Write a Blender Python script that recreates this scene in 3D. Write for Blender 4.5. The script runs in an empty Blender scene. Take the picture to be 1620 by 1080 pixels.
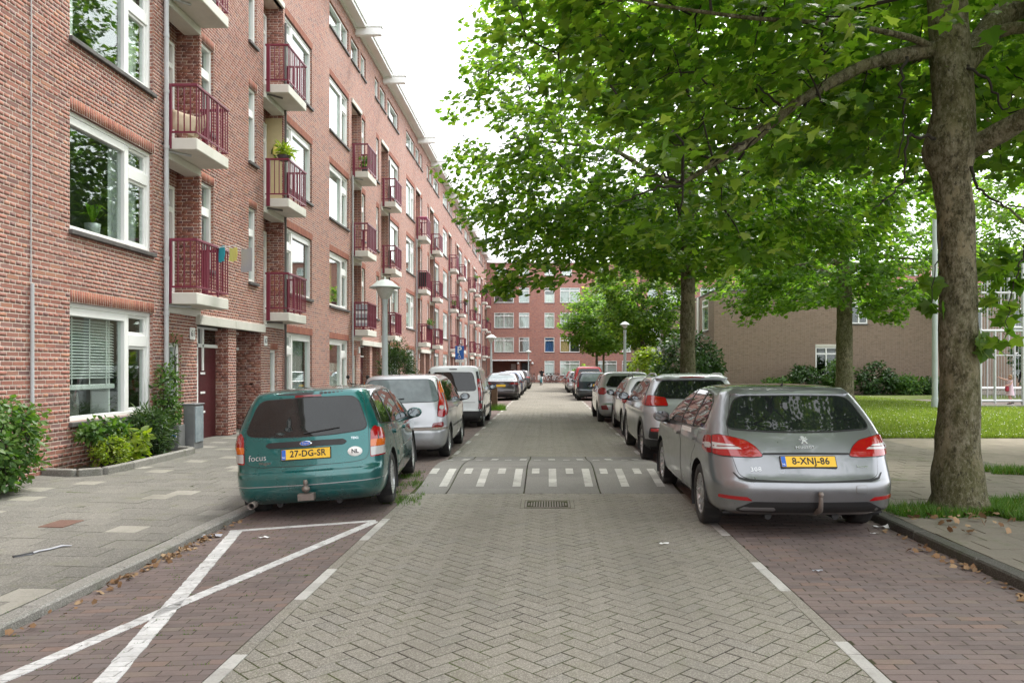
import bpy, bmesh, math, random
import numpy as np
from mathutils import Vector, Matrix, noise
from mathutils.bvhtree import BVHTree
from mathutils.geometry import delaunay_2d_cdt
rnd = random.Random(11)
NR = np.random.default_rng(5)
S = bpy.context.scene
COL = S.collection
# ---------------------------------------------------------------- camera
F = 1230.0; CX = 866.0; CY = 583.0; EYE = 1.54          # focal length and vanishing point of the street
cd = bpy.data.cameras.new('camera'); cam = bpy.data.objects.new('camera', cd); COL.objects.link(cam)
cam.location = (0, 0, EYE); cam.rotation_euler = (math.pi / 2, 0, 0)
cd.sensor_width = 36.0; cd.lens = 36.0 * F / 1620.0
cd.shift_x = -(CX - 810) / 1620.0; cd.shift_y = (CY - 540) / 1620.0
cd.clip_start = 0.1; cd.clip_end = 900.0
S.camera = cam
# ---------------------------------------------------------------- sky and sun: bright overcast
SUN_EL, SUN_AZ = math.radians(58), math.radians(35)      # from the front right, high
w = bpy.data.worlds.new('World'); S.world = w; w.use_nodes = True
nt = w.node_tree; bg = nt.nodes['Background']
sky = nt.nodes.new('ShaderNodeTexSky'); sky.sky_type = 'NISHITA'; sky.sun_disc = False
sky.sun_elevation = SUN_EL; sky.sun_rotation = SUN_AZ; sky.dust_density = 4.0; sky.air_density = 1.0
hs = nt.nodes.new('ShaderNodeHueSaturation'); hs.inputs['Saturation'].default_value = 0.12
mx = nt.nodes.new('ShaderNodeMix'); mx.data_type = 'RGBA'; mx.inputs[0].default_value = 0.6
mx.inputs[7].default_value = (9.6, 9.8, 10.1, 1)          # the even cloud layer over the blue sky
nt.links.new(sky.outputs[0], hs.inputs['Color']); nt.links.new(hs.outputs[0], mx.inputs[6])
nt.links.new(mx.outputs[2], bg.inputs['Color']); bg.inputs['Strength'].default_value = 0.13
sl = bpy.data.lights.new('sun', 'SUN'); sl.energy = 1.5; sl.angle = math.radians(14); sl.color = (1, .96, .9)
so = bpy.data.objects.new('sun', sl); COL.objects.link(so)
sd = Vector((math.sin(SUN_AZ) * math.cos(SUN_EL), math.cos(SUN_AZ) * math.cos(SUN_EL), math.sin(SUN_EL)))
so.rotation_euler = sd.to_track_quat('Z', 'Y').to_euler()
S.view_settings.view_transform = 'Standard'; S.view_settings.look = 'None'
S.view_settings.gamma = 1.0; S.view_settings.use_curve_mapping = False
S.view_settings.exposure = 1.46
S.cycles.use_denoising = True; S.cycles.denoising_prefilter = 'NONE'
S.cycles.max_bounces = 10; S.cycles.diffuse_bounces = 7; S.cycles.glossy_bounces = 3
S.cycles.transmission_bounces = 5; S.cycles.transparent_max_bounces = 10
S.cycles.caustics_reflective = False; S.cycles.caustics_refractive = False
S.cycles.sample_clamp_indirect = 6.0

# ---------------------------------------------------------------- object helpers
def tag(o, label=None, cat=None, group=None, kind=None):
    if label: o['label'] = label
    if cat: o['category'] = cat
    if group: o['group'] = group
    if kind: o['kind'] = kind
    return o

def link(name, data, parent=None, loc=None, rot=None):
    o = bpy.data.objects.new(name, data); COL.objects.link(o)
    if parent is not None: o.parent = parent
    if loc is not None: o.location = loc
    if rot is not None: o.rotation_euler = rot
    return o

def root(name, label, cat, loc=(0, 0, 0), rz=0.0, group=None):
    o = link(name, None, None, loc, (0, 0, rz)); o.empty_display_size = .2
    return tag(o, label, cat, group)

def kids(o, table): return table.get(o, [])

def copy_tree(o, loc=None, rz=None):
    c = o.copy(); COL.objects.link(c)
    if loc is not None: c.location = loc
    if rz is not None: c.rotation_euler = (0, 0, rz)
    for ch in list(o.children):
        d = ch.copy(); COL.objects.link(d); d.parent = c
        for g in list(ch.children):
            e = g.copy(); COL.objects.link(e); e.parent = d
    return c

class MB:
    """collects faces for ONE mesh object"""
    def __init__(s): s.v = []; s.f = []; s.m = []; s.sm = []
    def add(s, vs, fs, m=0, smooth=False):
        b = len(s.v); s.v.extend(vs)
        for f in fs:
            s.f.append([b + i for i in f]); s.m.append(m); s.sm.append(smooth)
    def box(s, x0, x1, y0, y1, z0, z1, m=0):
        s.add([(x0, y0, z0), (x1, y0, z0), (x1, y1, z0), (x0, y1, z0), (x0, y0, z1), (x1, y0, z1), (x1, y1, z1), (x0, y1, z1)],
              [(3, 2, 1, 0), (4, 5, 6, 7), (0, 1, 5, 4), (1, 2, 6, 5), (2, 3, 7, 6), (3, 0, 4, 7)], m)
    def bbox(s, x0, x1, y0, y1, z0, z1, b=.01, m=0):
        """box with chamfered edges"""
        vs = []
        for (x, sx) in ((x0, 1), (x1, -1)):
            for (y, sy) in ((y0, 1), (y1, -1)):
                for (z, sz) in ((z0, 1), (z1, -1)):
                    vs += [Vector((x, y + sy * b, z + sz * b)), Vector((x + sx * b, y, z + sz * b)), Vector((x + sx * b, y + sy * b, z))]
        bm = bmesh.new()
        for q in vs: bm.verts.new(q)
        bmesh.ops.convex_hull(bm, input=bm.verts)
        bm.verts.index_update()
        s.add([tuple(q.co) for q in bm.verts], [[q.index for q in f.verts] for f in bm.faces], m); bm.free()
    def obox(s, c, size, rot=None, m=0):
        hx, hy, hz = size[0] / 2, size[1] / 2, size[2] / 2
        b = len(s.v); s.box(-hx, hx, -hy, hy, -hz, hz, m)
        M = rot if rot is not None else Matrix.Identity(3); c = Vector(c)
        for i in range(b, len(s.v)): s.v[i] = tuple(M @ Vector(s.v[i]) + c)
    def tube(s, pts, rad, seg=8, m=0, cap=True, smooth=True):
        pts = [Vector(p) for p in pts]; n = len(pts)
        if not hasattr(rad, '__len__'): rad = [rad] * n
        ref = None; vs = []
        for i in range(n):
            t = (pts[min(i + 1, n - 1)] - pts[max(i - 1, 0)])
            if t.length < 1e-9: t = Vector((0, 0, 1))
            t.normalize()
            if ref is None:
                ref = Vector((1, 0, 0)) if abs(t.x) < .8 else Vector((0, 1, 0))
            u = (ref - t * ref.dot(t)).normalized(); ref = u; w_ = t.cross(u)
            for k in range(seg):
                a = 2 * math.pi * k / seg
                vs.append(tuple(pts[i] + (u * math.cos(a) + w_ * math.sin(a)) * rad[i]))
        fs = [(i * seg + k, i * seg + (k + 1) % seg, (i + 1) * seg + (k + 1) % seg, (i + 1) * seg + k) for i in range(n - 1) for k in range(seg)]
        s.add(vs, fs, m, smooth)
        if cap:
            s.add(vs[:seg], [tuple(range(seg))[::-1]], m); s.add(vs[-seg:], [tuple(range(seg))], m)
    def lathe(s, prof, seg=24, c=(0, 0, 0), axis='z', m=0, smooth=True, closed=False):
        vs = []
        for r, h in prof:
            for k in range(seg):
                a = 2 * math.pi * k / seg; p = (r * math.cos(a), r * math.sin(a), h)
                if axis == 'x': p = (p[2], p[0], p[1])
                if axis == 'y': p = (p[1], p[2], p[0])
                vs.append((p[0] + c[0], p[1] + c[1], p[2] + c[2]))
        n = len(prof); fs = []
        for i in range(n if closed else n - 1):
            j = (i + 1) % n
            for k in range(seg):
                fs.append((i * seg + k, i * seg + (k + 1) % seg, j * seg + (k + 1) % seg, j * seg + k))
        s.add(vs, fs, m, smooth)
    def quad(s, a, b, c, d, m=0): s.add([a, b, c, d], [(0, 1, 2, 3)], m)
    def mesh(s, name, mats):
        me = bpy.data.meshes.new(name); me.from_pydata(s.v, [], s.f)
        for m in (mats if isinstance(mats, (list, tuple)) else [mats]): me.materials.append(m)
        me.polygons.foreach_set('material_index', s.m); me.polygons.foreach_set('use_smooth', s.sm)
        me.update(); return me
    def build(s, name, mats, parent=None, loc=None, rot=None):
        return link(name, s.mesh(name, mats), parent, loc, rot)

def np_mesh(name, V, Fa, mats, smooth=False, midx=None):
    """V (n,3); Fa (k,m) int array of equal sized faces"""
    me = bpy.data.meshes.new(name); V = np.asarray(V, np.float32); Fa = np.asarray(Fa, np.int32)
    me.vertices.add(len(V)); me.vertices.foreach_set('co', V.ravel())
    k, m = Fa.shape
    me.loops.add(k * m); me.loops.foreach_set('vertex_index', Fa.ravel())
    me.polygons.add(k); me.polygons.foreach_set('loop_start', np.arange(0, k * m, m, dtype=np.int32))
    if smooth: me.polygons.foreach_set('use_smooth', np.ones(k, bool))
    for q in (mats if isinstance(mats, (list, tuple)) else [mats]): me.materials.append(q)
    if midx is not None: me.polygons.foreach_set('material_index', np.asarray(midx, np.int32))
    me.update(calc_edges=True); return me

def P(x, y, Y):
    """a point seen at photo pixel (x, y) at distance Y down the street"""
    return Vector(((x - CX) * Y / F, Y, EYE - (y - CY) * Y / F))
# ---------------------------------------------------------------- materials
class Mat:
    def __init__(s, name):
        s.m = bpy.data.materials.new(name); s.m.use_nodes = True; s.t = s.m.node_tree
        s.b = s.t.nodes['Principled BSDF']; s.out = s.t.nodes['Material Output']
    def n(s, t, **k):
        q = s.t.nodes.new('ShaderNode' + t)
        for a, b in k.items():
            if a.startswith('i_'): q.inputs[int(a[2:])].default_value = b
            else: setattr(q, a, b)
        return q
    def l(s, a, b): s.t.links.new(a, b)
    def pos(s, kind='world'):
        if kind == 'world': return s.n('NewGeometry').outputs['Position']
        return s.n('TexCoord').outputs['Object']
    def noise(s, vec, scale, detail=4, rough=.6):
        q = s.n('TexNoise'); q.inputs['Scale'].default_value = scale; q.inputs['Detail'].default_value = detail
        q.inputs['Roughness'].default_value = rough; s.l(vec, q.inputs['Vector']); return q.outputs['Fac']
    def ramp(s, fac, stops, interp='LINEAR'):
        q = s.n('ValToRGB'); e = q.color_ramp.elements; q.color_ramp.interpolation = interp
        while len(e) < len(stops): e.new(0.5)
        for k, (p, c) in enumerate(stops):
            e[k].position = p; e[k].color = (c[0], c[1], c[2], 1) if hasattr(c, '__len__') else (c, c, c, 1)
        s.l(fac, q.inputs[0]); return q.outputs[0]
    def math(s, op, a, b=None):
        q = s.n('Math', operation=op)
        for k, x in enumerate((a, b)):
            if x is None: continue
            if isinstance(x, (int, float)): q.inputs[k].default_value = x
            else: s.l(x, q.inputs[k])
        return q.outputs[0]
    def mix(s, fac, a, b, blend='MIX'):
        q = s.n('Mix', data_type='RGBA', blend_type=blend)
        for k, x in ((0, fac), (6, a), (7, b)):
            if isinstance(x, (int, float)): q.inputs[k].default_value = x
            elif isinstance(x, (tuple, list)): q.inputs[k].default_value = (x[0], x[1], x[2], 1)
            else: s.l(x, q.inputs[k])
        return q.outputs[2]
    def bump(s, h, strength=.3, dist=.01):
        q = s.n('Bump'); q.inputs['Strength'].default_value = strength; q.inputs['Distance'].default_value = dist
        s.l(h, q.inputs['Height']); s.l(q.outputs[0], s.b.inputs['Normal'])
    def set(s, **k):
        for a, v in k.items():
            q = s.b.inputs[a.replace('_', ' ')]
            if isinstance(v, (int, float)): q.default_value = v
            elif isinstance(v, (tuple, list)): q.default_value = (v[0], v[1], v[2], 1)
            else: s.l(v, q)
        return s

def simple(name, col, rough=.5, metal=0., var=.12, scale=6., bump=0., coat=0., spec=.5, dirt=None, space='obj'):
    """a plain material with slight mottling and wear"""
    q = Mat(name); p = q.pos(space)
    n1 = q.noise(p, scale, 5)
    c = q.mix(n1, tuple(x * (1 - var) for x in col), tuple(min(1, x * (1 + var)) for x in col))
    if dirt:
        d = q.ramp(q.noise(p, dirt[1], 6, .65), [(.45, 0), (.72, 1)]); c = q.mix(q.math('MULTIPLY', d, dirt[2]), c, dirt[0])
    q.set(Base_Color=c, Metallic=metal, Coat_Weight=coat, Specular_IOR_Level=spec)
    q.set(Roughness=q.ramp(q.noise(p, scale * 2.3, 3), [(.3, max(0, rough - .06)), (.7, min(1, rough + .06))]))
    if bump: q.bump(q.noise(p, scale * 9, 4), bump)
    return q.m

def rnd01(q):
    """one random number per loose piece or per object"""
    a = q.n('NewGeometry').outputs['Random Per Island']; b = q.n('ObjectInfo').outputs['Random']
    return q.math('FRACT', q.math('ADD', a, b))

def pieces_mat(name, stops, rough=.85, grain=(60., .35), speck=None, bump=.35, stain=None, moss=None, spec=.3, big=None, track=0):
    """colour picked per brick, tile or paver, with grain"""
    q = Mat(name); p = q.pos('world')
    c = q.ramp(rnd01(q), stops)
    g = q.noise(p, grain[0], 4, .7); c = q.mix(grain[1], c, q.ramp(g, [(.3, .35), (.7, 1.0)]), 'MULTIPLY')
    if speck:
        v = q.n('TexVoronoi'); v.inputs['Scale'].default_value = speck[0]; q.l(p, v.inputs['Vector'])
        k = q.ramp(v.outputs['Color'], [(speck[1], 0), (speck[1] + .08, 1)]); c = q.mix(q.math('MULTIPLY', k, speck[3]), c, speck[2])
    if big:
        k = q.ramp(q.noise(p, big[0], 4, .6), [(.35, 0), (.68, 1)]); c = q.mix(q.math('MULTIPLY', k, big[2]), c, big[1])
    if stain:
        k = q.ramp(q.noise(p, stain[0], 6, .7), [(.52, 0), (.7, 1)]); c = q.mix(q.math('MULTIPLY', k, stain[2]), c, stain[1])
    if moss:
        k = q.ramp(q.noise(p, moss[0], 7, .75), [(.54, 0), (.66, 1)]); c = q.mix(q.math('MULTIPLY', k, moss[2]), c, moss[1])
    if track:
        sx = q.n('SeparateXYZ'); q.l(p, sx.inputs[0]); d = q.math('ABSOLUTE', q.math('SUBTRACT', q.math('ABSOLUTE', q.math('SUBTRACT', sx.outputs[0], .05)), .74))
        k = q.math('MULTIPLY', q.ramp(d, [(0, 1), (.42, 0)]), q.ramp(q.noise(p, .9, 5, .65), [(.3, .25), (.7, 1)])); c = q.mix(q.math('MULTIPLY', k, track), c, tuple(x * .62 for x in stops[1][1]))
        k = q.ramp(q.noise(p, 2.3, 3, .5), [(.68, 0), (.74, 1)]); c = q.mix(q.math('MULTIPLY', k, .5), c, tuple(x * .42 for x in stops[1][1]))
    q.set(Base_Color=c, Roughness=rough, Specular_IOR_Level=spec); q.bump(q.noise(p, grain[0] * 2, 5, .7), bump, .004)
    return q.m

BRICK = [(0, (.18, .095, .09)), (.18, (.255, .108, .086)), (.4, (.315, .124, .094)), (.62, (.35, .143, .103)), (.8, (.28, .14, .122)), (.92, (.41, .185, .115)), (1, (.22, .128, .125))]
MORTAR = (.64, .55, .48)
COURSE = 2.80 / 45

def wall_brick(name, stops, mortar, course=COURSE, mortar_w=.011, pale=.25):
    """brickwork of far walls: header and stretcher courses, on whichever way the wall faces"""
    q = Mat(name); g = q.n('NewGeometry'); p = g.outputs['Position']
    sp = q.n('SeparateXYZ'); q.l(p, sp.inputs[0]); sn = q.n('SeparateXYZ'); q.l(g.outputs['Normal'], sn.inputs[0])
    side = q.math('GREATER_THAN', q.math('ABSOLUTE', sn.outputs[0]), .6)
    mu = q.n('Mix', data_type='FLOAT'); q.l(side, mu.inputs[0]); q.l(sp.outputs[0], mu.inputs[2]); q.l(sp.outputs[1], mu.inputs[3])
    cb = q.n('CombineXYZ'); q.l(mu.outputs[0], cb.inputs[0]); q.l(sp.outputs[2], cb.inputs[1])
    b = q.n('TexBrick', offset=.25, offset_frequency=2, squash=.5, squash_frequency=2)
    for k, v in (('Color1', (0, 0, 0, 1)), ('Color2', (1, 1, 1, 1)), ('Mortar', (.5, .5, .5, 1)), ('Scale', 1.0), ('Mortar Size', mortar_w / 2), ('Mortar Smooth', .2), ('Bias', 0.), ('Brick Width', .22), ('Row Height', course)):
        b.inputs[k].default_value = v
    q.l(cb.outputs[0], b.inputs['Vector'])
    c = q.ramp(b.outputs['Color'], stops)
    n = q.noise(p, 35, 4, .7); c = q.mix(.3, c, q.ramp(n, [(.3, .45), (.7, 1.)]), 'MULTIPLY')
    c = q.mix(b.outputs['Fac'], c, mortar)
    wv = q.ramp(q.noise(p, .35, 5, .6), [(.4, 0), (.75, 1)]); c = q.mix(q.math('MULTIPLY', wv, pale), c, tuple(.5 * a + .5 * d for a, d in zip(stops[3][1], mortar)))
    q.set(Base_Color=c, Roughness=.88, Specular_IOR_Level=.25)
    q.bump(q.math('SUBTRACT', 1., b.outputs['Fac']), .5, .006)
    return q.m

M = {}
M['brick'] = pieces_mat('brick', BRICK, .88, (45., .3), bump=.4, big=(.5, (.40, .24, .19), .35))
M['soldier'] = pieces_mat('soldier_brick', [(0, (.27, .10, .075)), (.5, (.33, .125, .085)), (1, (.37, .155, .10))], .88, (45., .3), bump=.4)
M['mortar'] = simple('mortar', MORTAR, .95, var=.15, scale=14, bump=.3, space='world')
M['wall'] = wall_brick('red_brickwork', BRICK, MORTAR)
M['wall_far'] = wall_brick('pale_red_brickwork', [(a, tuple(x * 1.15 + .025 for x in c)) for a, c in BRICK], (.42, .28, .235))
M['wall_brown'] = wall_brick('brown_brickwork', [(a, (x * .95, y * .98, z * .95)) for a, (x, y, z) in [(0, (.21, .145, .115)), (.18, (.25, .17, .13)), (.4, (.27, .185, .145)), (.62, (.30, .21, .165)), (.8, (.24, .17, .135)), (1, (.29, .20, .16))]], (.33, .27, .22), pale=.1)
M['white'] = simple('white_paint', (.86, .86, .845), .35, var=.02, scale=3, dirt=((.6, .58, .53), 2.0, .18))
M['white_far'] = simple('white_frame', (.86, .86, .85), .4, var=.02)
M['concrete'] = simple('pale_concrete', (.62, .60, .54), .8, var=.08, scale=4, bump=.15, dirt=((.36, .36, .30), 1.6, .4))
M['slab_under'] = simple('balcony_concrete', (.66, .64, .58), .85, var=.06, scale=3, bump=.1, dirt=((.40, .41, .34), 1.2, .45))
M['maroon'] = simple('maroon_paint', (.17, .018, .042), .38, var=.1, scale=5, dirt=((.28, .10, .11), 3., .25))
M['maroon_door'] = simple('maroon_door', (.07, .012, .016), .4, var=.1)
M['sill'] = simple('slate_sill', (.075, .068, .066), .6, var=.2, scale=8, bump=.2, dirt=((.22, .21, .19), 3., .5))
M['pipe'] = simple('grey_pipe', (.50, .51, .52), .5, var=.08, dirt=((.3, .29, .27), 3., .4))
M['pipe_dark'] = simple('dark_pipe', (.12, .11, .105), .5)
M['curtain'] = simple('curtain', (.78, .78, .76), .9, var=.06)
M['blind'] = simple('blind_slat', (.80, .81, .80), .5, var=.03)
M['curtain_grey'] = simple('net_curtain', (.52, .54, .54), .9, var=.1, scale=12)
M['curtain_tan'] = simple('tan_curtain', (.60, .40, .20), .9)
M['curtain_blue'] = simple('blue_curtain', (.06, .13, .36), .9)
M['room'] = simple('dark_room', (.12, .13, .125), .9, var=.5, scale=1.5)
M['black'] = simple('black_plastic', (.014, .014, .015), .45, var=.2)
M['rubber'] = simple('tyre_rubber', (.022, .022, .022), .75, var=.25, scale=12, dirt=((.10, .095, .085), 5., .5))
M['alloy'] = simple('alloy_rim', (.55, .56, .57), .3, .75, var=.1, dirt=((.2, .19, .18), 7., .4))
M['chrome'] = simple('chrome', (.75, .76, .78), .12, 1., var=.05)
M['tow'] = simple('worn_steel', (.20, .17, .15), .55, .6, var=.3, scale=20)
M['steel'] = simple('galvanised_steel', (.50, .52, .53), .45, .35, var=.12, scale=9, dirt=((.3, .3, .29), 3., .3))
M['lamp_grey'] = simple('lamp_post_paint', (.42, .47, .47), .5, var=.06, dirt=((.28, .3, .28), 2., .35))
M['lamp_shade'] = simple('lamp_shade', (.58, .64, .60), .35, var=.05)
M['plate'] = simple('number_plate', (.80, .50, .03), .4, var=.03)
M['plate_blue'] = simple('plate_blue', (.02, .12, .50), .4)
M['ink'] = simple('black_print', (.012, .012, .012), .5)
M['sign_blue'] = simple('sign_blue', (.01, .13, .50), .35, var=.03)
M['grey_box'] = simple('utility_cabinet', (.17, .175, .18), .5, var=.08, dirt=((.32, .32, .31), 2.5, .5))
M['bark'] = None
M['soil'] = simple('soil', (.055, .045, .032), .95, var=.4, scale=12, bump=.6, space='world')
M['paper'] = simple('paper', (.75, .75, .74), .8)
M['skin'] = simple('skin', (.52, .30, .22), .5, var=.05)
M['hair_light'] = simple('fair_hair', (.30, .17, .08), .6, var=.25, scale=30)
M['hair_dark'] = simple('dark_hair', (.02, .015, .012), .5, var=.25, scale=30)
M['cloth_pink'] = simple('pale_pink_cloth', (.72, .55, .62), .85, var=.08, scale=9)
M['cloth_red'] = simple('red_cloth', (.34, .03, .05), .85, var=.1)
M['cloth_black'] = simple('black_cloth', (.014, .014, .016), .9, var=.3)
M['cloth_white'] = simple('white_cloth', (.72, .72, .72), .85, var=.05)
M['cloth_teal'] = simple('teal_cloth', (.04, .40, .48), .85, var=.15, scale=25)
M['cloth_yellow'] = simple('yellow_cloth', (.75, .62, .18), .85, var=.1)
M['cloth_grey'] = simple('grey_towel', (.40, .41, .45), .95, var=.15, scale=60)
M['cushion'] = simple('beige_cushion', (.50, .41, .29), .9, var=.1, scale=20)
M['wood'] = simple('weathered_wood', (.14, .085, .055), .8, var=.3, scale=14, bump=.3)
M['cream'] = simple('cream_paint', (.60, .50, .30), .8, var=.1, scale=7)
M['terracotta'] = simple('dark_pot', (.06, .045, .05), .7)
M['roof'] = simple('roof_felt', (.12, .12, .12), .9)

# ground
M['paver'] = pieces_mat('concrete_paver', [(0, (.232, .214, .18)), (.3, (.258, .239, .20)), (.7, (.285, .264, .222)), (1, (.248, .234, .206))], .9, (110., .55), (185., .62, (.50, .475, .42), .55), .7, stain=(.7, (.17, .165, .14), .55), moss=(3.5, (.15, .155, .085), .28), big=(.22, (.25, .232, .19), .45), track=.45)
M['clinker'] = pieces_mat('red_clinker', [(0, (.15, .125, .115)), (.3, (.185, .15, .138)), (.6, (.21, .167, .15)), (.85, (.17, .147, .14)), (.95, (.235, .165, .135)), (1, (.215, .185, .155))], .82, (70., .3), bump=.5, stain=(1.1, (.085, .068, .065), .55), moss=(4., (.17, .155, .10), .3), big=(.35, (.21, .15, .14), .4))
M['tile'] = pieces_mat('pavement_tile', [(0, (.150, .144, .128)), (.45, (.174, .167, .148)), (.80, (.19, .182, .16)), (.86, (.20, .192, .168)), (.88, (.36, .345, .30)), (1, (.29, .275, .23))], .9, (70., .5), (130., .64, (.33, .315, .28), .45), .5, stain=(.9, (.135, .132, .112), .6), moss=(2.6, (.155, .16, .09), .35))
M['tile_mossy'] = pieces_mat('mossy_pavement_tile', [(0, (.185, .168, .135)), (.6, (.225, .205, .165)), (1, (.205, .185, .15))], .95, (60., .4), bump=.6, stain=(.6, (.105, .105, .062), .7), moss=(1.6, (.085, .115, .03), .65), big=(.28, (.31, .275, .215), .55))
M['kerb'] = pieces_mat('kerb_stone', [(0, (.20, .195, .175)), (1, (.27, .26, .235))], .9, (70., .4), (170., .6, (.46, .445, .41), .5), .7, moss=(2.2, (.11, .12, .06), .5))
M['kerb_dark'] = pieces_mat('mossy_kerb_stone', [(0, (.075, .074, .062)), (1, (.105, .10, .085))], .9, (70., .4), (170., .62, (.22, .21, .19), .35), .7, moss=(2.0, (.05, .06, .028), .6))
M['white_edge'] = pieces_mat('white_edge_paver', [(0, (.42, .41, .38)), (1, (.60, .59, .55))], .85, (80., .35), bump=.4, stain=(8., (.25, .24, .22), .75))
M['paint'] = pieces_mat('road_paint', [(0, (.58, .58, .57)), (1, (.76, .76, .75))], .7, (50., .3), bump=.2, stain=(14., (.27, .25, .23), .8))
M['hump'] = pieces_mat('hump_concrete', [(0, (.195, .188, .175)), (1, (.225, .217, .20))], .9, (60., .35), (260., .66, (.36, .345, .32), .4), .5, stain=(1.4, (.13, .125, .115), .5))
def joint_mat(name, a, b, g, amount):
    q = Mat(name); p = q.pos('world')
    c = q.mix(q.noise(p, 25, 5), a, b)
    c = q.mix(q.math('MULTIPLY', q.ramp(q.noise(p, 1.7, 6, .7), [(.42, 0), (.62, 1)]), amount), c, g)
    q.set(Base_Color=c, Roughness=.97, Specular_IOR_Level=.15); q.bump(q.noise(p, 120, 4), .5); return q.m
M['joint'] = joint_mat('joint_sand', (.028, .025, .019), (.055, .049, .038), (.075, .095, .028), .8)
M['joint_dark'] = joint_mat('joint_soil', (.030, .025, .021), (.055, .046, .038), (.075, .085, .03), .5)

def ground_far(name, stops, mortar, bw, rh, rot=0., mort=.008, moss=None):
    """paving past the distance where single stones show"""
    q = Mat(name); p = q.pos('world')
    mp = q.n('Mapping'); q.l(p, mp.inputs[0]); mp.inputs['Rotation'].default_value[2] = rot
    b = q.n('TexBrick', offset=.5)
    for k, v in (('Color1', (0, 0, 0, 1)), ('Color2', (1, 1, 1, 1)), ('Mortar', (.5, .5, .5, 1)), ('Scale', 1.), ('Mortar Size', mort / 2), ('Mortar Smooth', .1), ('Bias', 0.), ('Brick Width', bw), ('Row Height', rh)): b.inputs[k].default_value = v
    q.l(mp.outputs[0], b.inputs['Vector'])
    c = q.mix(b.outputs['Fac'], q.ramp(b.outputs['Color'], stops), mortar)
    c = q.mix(.3, c, q.ramp(q.noise(p, 12, 5), [(.3, .5), (.7, 1)]), 'MULTIPLY')
    k = q.ramp(q.noise(p, .5, 6, .7), [(.45, 0), (.7, 1)]); c = q.mix(q.math('MULTIPLY', k, .4), c, tuple(x * 1.25 for x in stops[-1][1]))
    if moss: c = q.mix(q.math('MULTIPLY', q.ramp(q.noise(p, moss[1], 6, .7), [(.5, 0), (.65, 1)]), moss[2]), c, moss[0])
    q.set(Base_Color=c, Roughness=.92, Specular_IOR_Level=.2); q.bump(q.math('SUBTRACT', 1., b.outputs['Fac']), .4, .004); return q.m
M['road_far'] = ground_far('worn_road_paving', [(0, (.195, .178, .148)), (1, (.235, .217, .182))], (.09, .082, .062), .21, .105, math.pi / 4)
M['bay_far'] = ground_far('worn_bay_paving', [(0, (.15, .11, .10)), (1, (.21, .16, .145))], (.07, .06, .05), .21, .07)
M['tile_far'] = ground_far('worn_pavement', [(0, (.16, .152, .133)), (1, (.195, .187, .163))], (.07, .06, .045), .3, .3, 0)
M['dirt_path'] = ground_far('sandy_path', [(0, (.26, .225, .175)), (1, (.32, .28, .22))], (.19, .16, .12), .3, .3, 0, moss=((.12, .13, .06), .45, .6))
M['lawn'] = joint_mat('lawn_soil', (.08, .115, .024), (.12, .165, .035), (.20, .19, .09), .6)
M['ground'] = simple('ground', (.16, .15, .12), .95, var=.3, scale=.6, space='world')

# glass
def window_glass(name, tint, ior=1.75, see=.85):
    q = Mat(name); q.t.nodes.remove(q.b)
    lw = q.n('LayerWeight'); lw.inputs[0].default_value = .5; fr = q.n('Math', operation='MULTIPLY_ADD'); q.l(q.math('POWER', lw.outputs[1], 4.), fr.inputs[0]); fr.inputs[1].default_value = .9; fr.inputs[2].default_value = ((ior - 1) / (ior + 1)) ** 2
    g = q.n('BsdfGlossy'); g.inputs['Roughness'].default_value = .015; g.inputs['Color'].default_value = (.95, 1, .98, 1)
    bm = q.n('Bump'); bm.inputs['Strength'].default_value = .012; bm.inputs['Distance'].default_value = .05
    q.l(q.noise(q.pos('world'), 1.6, 2), bm.inputs['Height']); q.l(bm.outputs[0], g.inputs['Normal'])
    t = q.n('BsdfTransparent'); t.inputs[0].default_value = (tint[0], tint[1], tint[2], 1)
    m = q.n('MixShader'); q.l(fr.outputs[0], m.inputs[0]); q.l(t.outputs[0], m.inputs[1]); q.l(g.outputs[0], m.inputs[2])
    q.l(m.outputs[0], q.out.inputs[0]); return q.m
M['glass'] = window_glass('window_glass', (.93, .97, .95))
M['glass_dark'] = window_glass('dark_window_glass', (.30, .36, .34), 1.9)

def car_glass(name, col=(.008, .010, .010)):
    q = Mat(name); p = q.pos('obj')
    c = q.mix(q.ramp(q.noise(p, 3.5, 4), [(.3, 0), (.8, 1)]), col, tuple(x * 2. for x in col))
    q.set(Base_Color=c, Roughness=.02, Specular_IOR_Level=.5, IOR=1.52); return q.m
M['car_glass'] = car_glass('car_glass'); M['car_glass_clear'] = car_glass('pale_car_glass', (.10, .125, .13))

def car_paint(name, col, metal=.5, rough=.32):
    q = Mat(name); p = q.pos('obj')
    fl = q.noise(p, 900, 2); c = q.mix(fl, tuple(x * .82 for x in col), tuple(min(1, x * 1.15) for x in col))
    dz = q.n('SeparateXYZ'); q.l(p, dz.inputs[0])
    low = q.n('MapRange'); low.inputs[1].default_value = .75; low.inputs[2].default_value = .2; q.l(dz.outputs[2], low.inputs[0])
    dirt = q.math('MULTIPLY', low.outputs[0], q.ramp(q.noise(p, 5, 6, .7), [(.35, .05), (.75, .55)]))
    c = q.mix(dirt, c, (.17, .16, .14))
    q.set(Base_Color=c, Metallic=metal, Coat_Weight=1., Coat_Roughness=.04, Specular_IOR_Level=.5)
    q.set(Roughness=q.ramp(q.noise(p, 7, 4), [(.3, rough), (.75, rough + .1)])); return q.m
M['p_teal'] = car_paint('teal_paint', (.0, .118, .116), .5, .25)
M['p_grey'] = car_paint('grey_paint', (.255, .265, .285), .72, .27)
M['p_silver'] = car_paint('silver_paint', (.46, .475, .50), .6, .33)
M['p_pale'] = car_paint('pale_silver_paint', (.38, .395, .42), .6, .3)
M['p_pearl'] = car_paint('pearl_paint', (.52, .53, .55), .3, .3)
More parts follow.
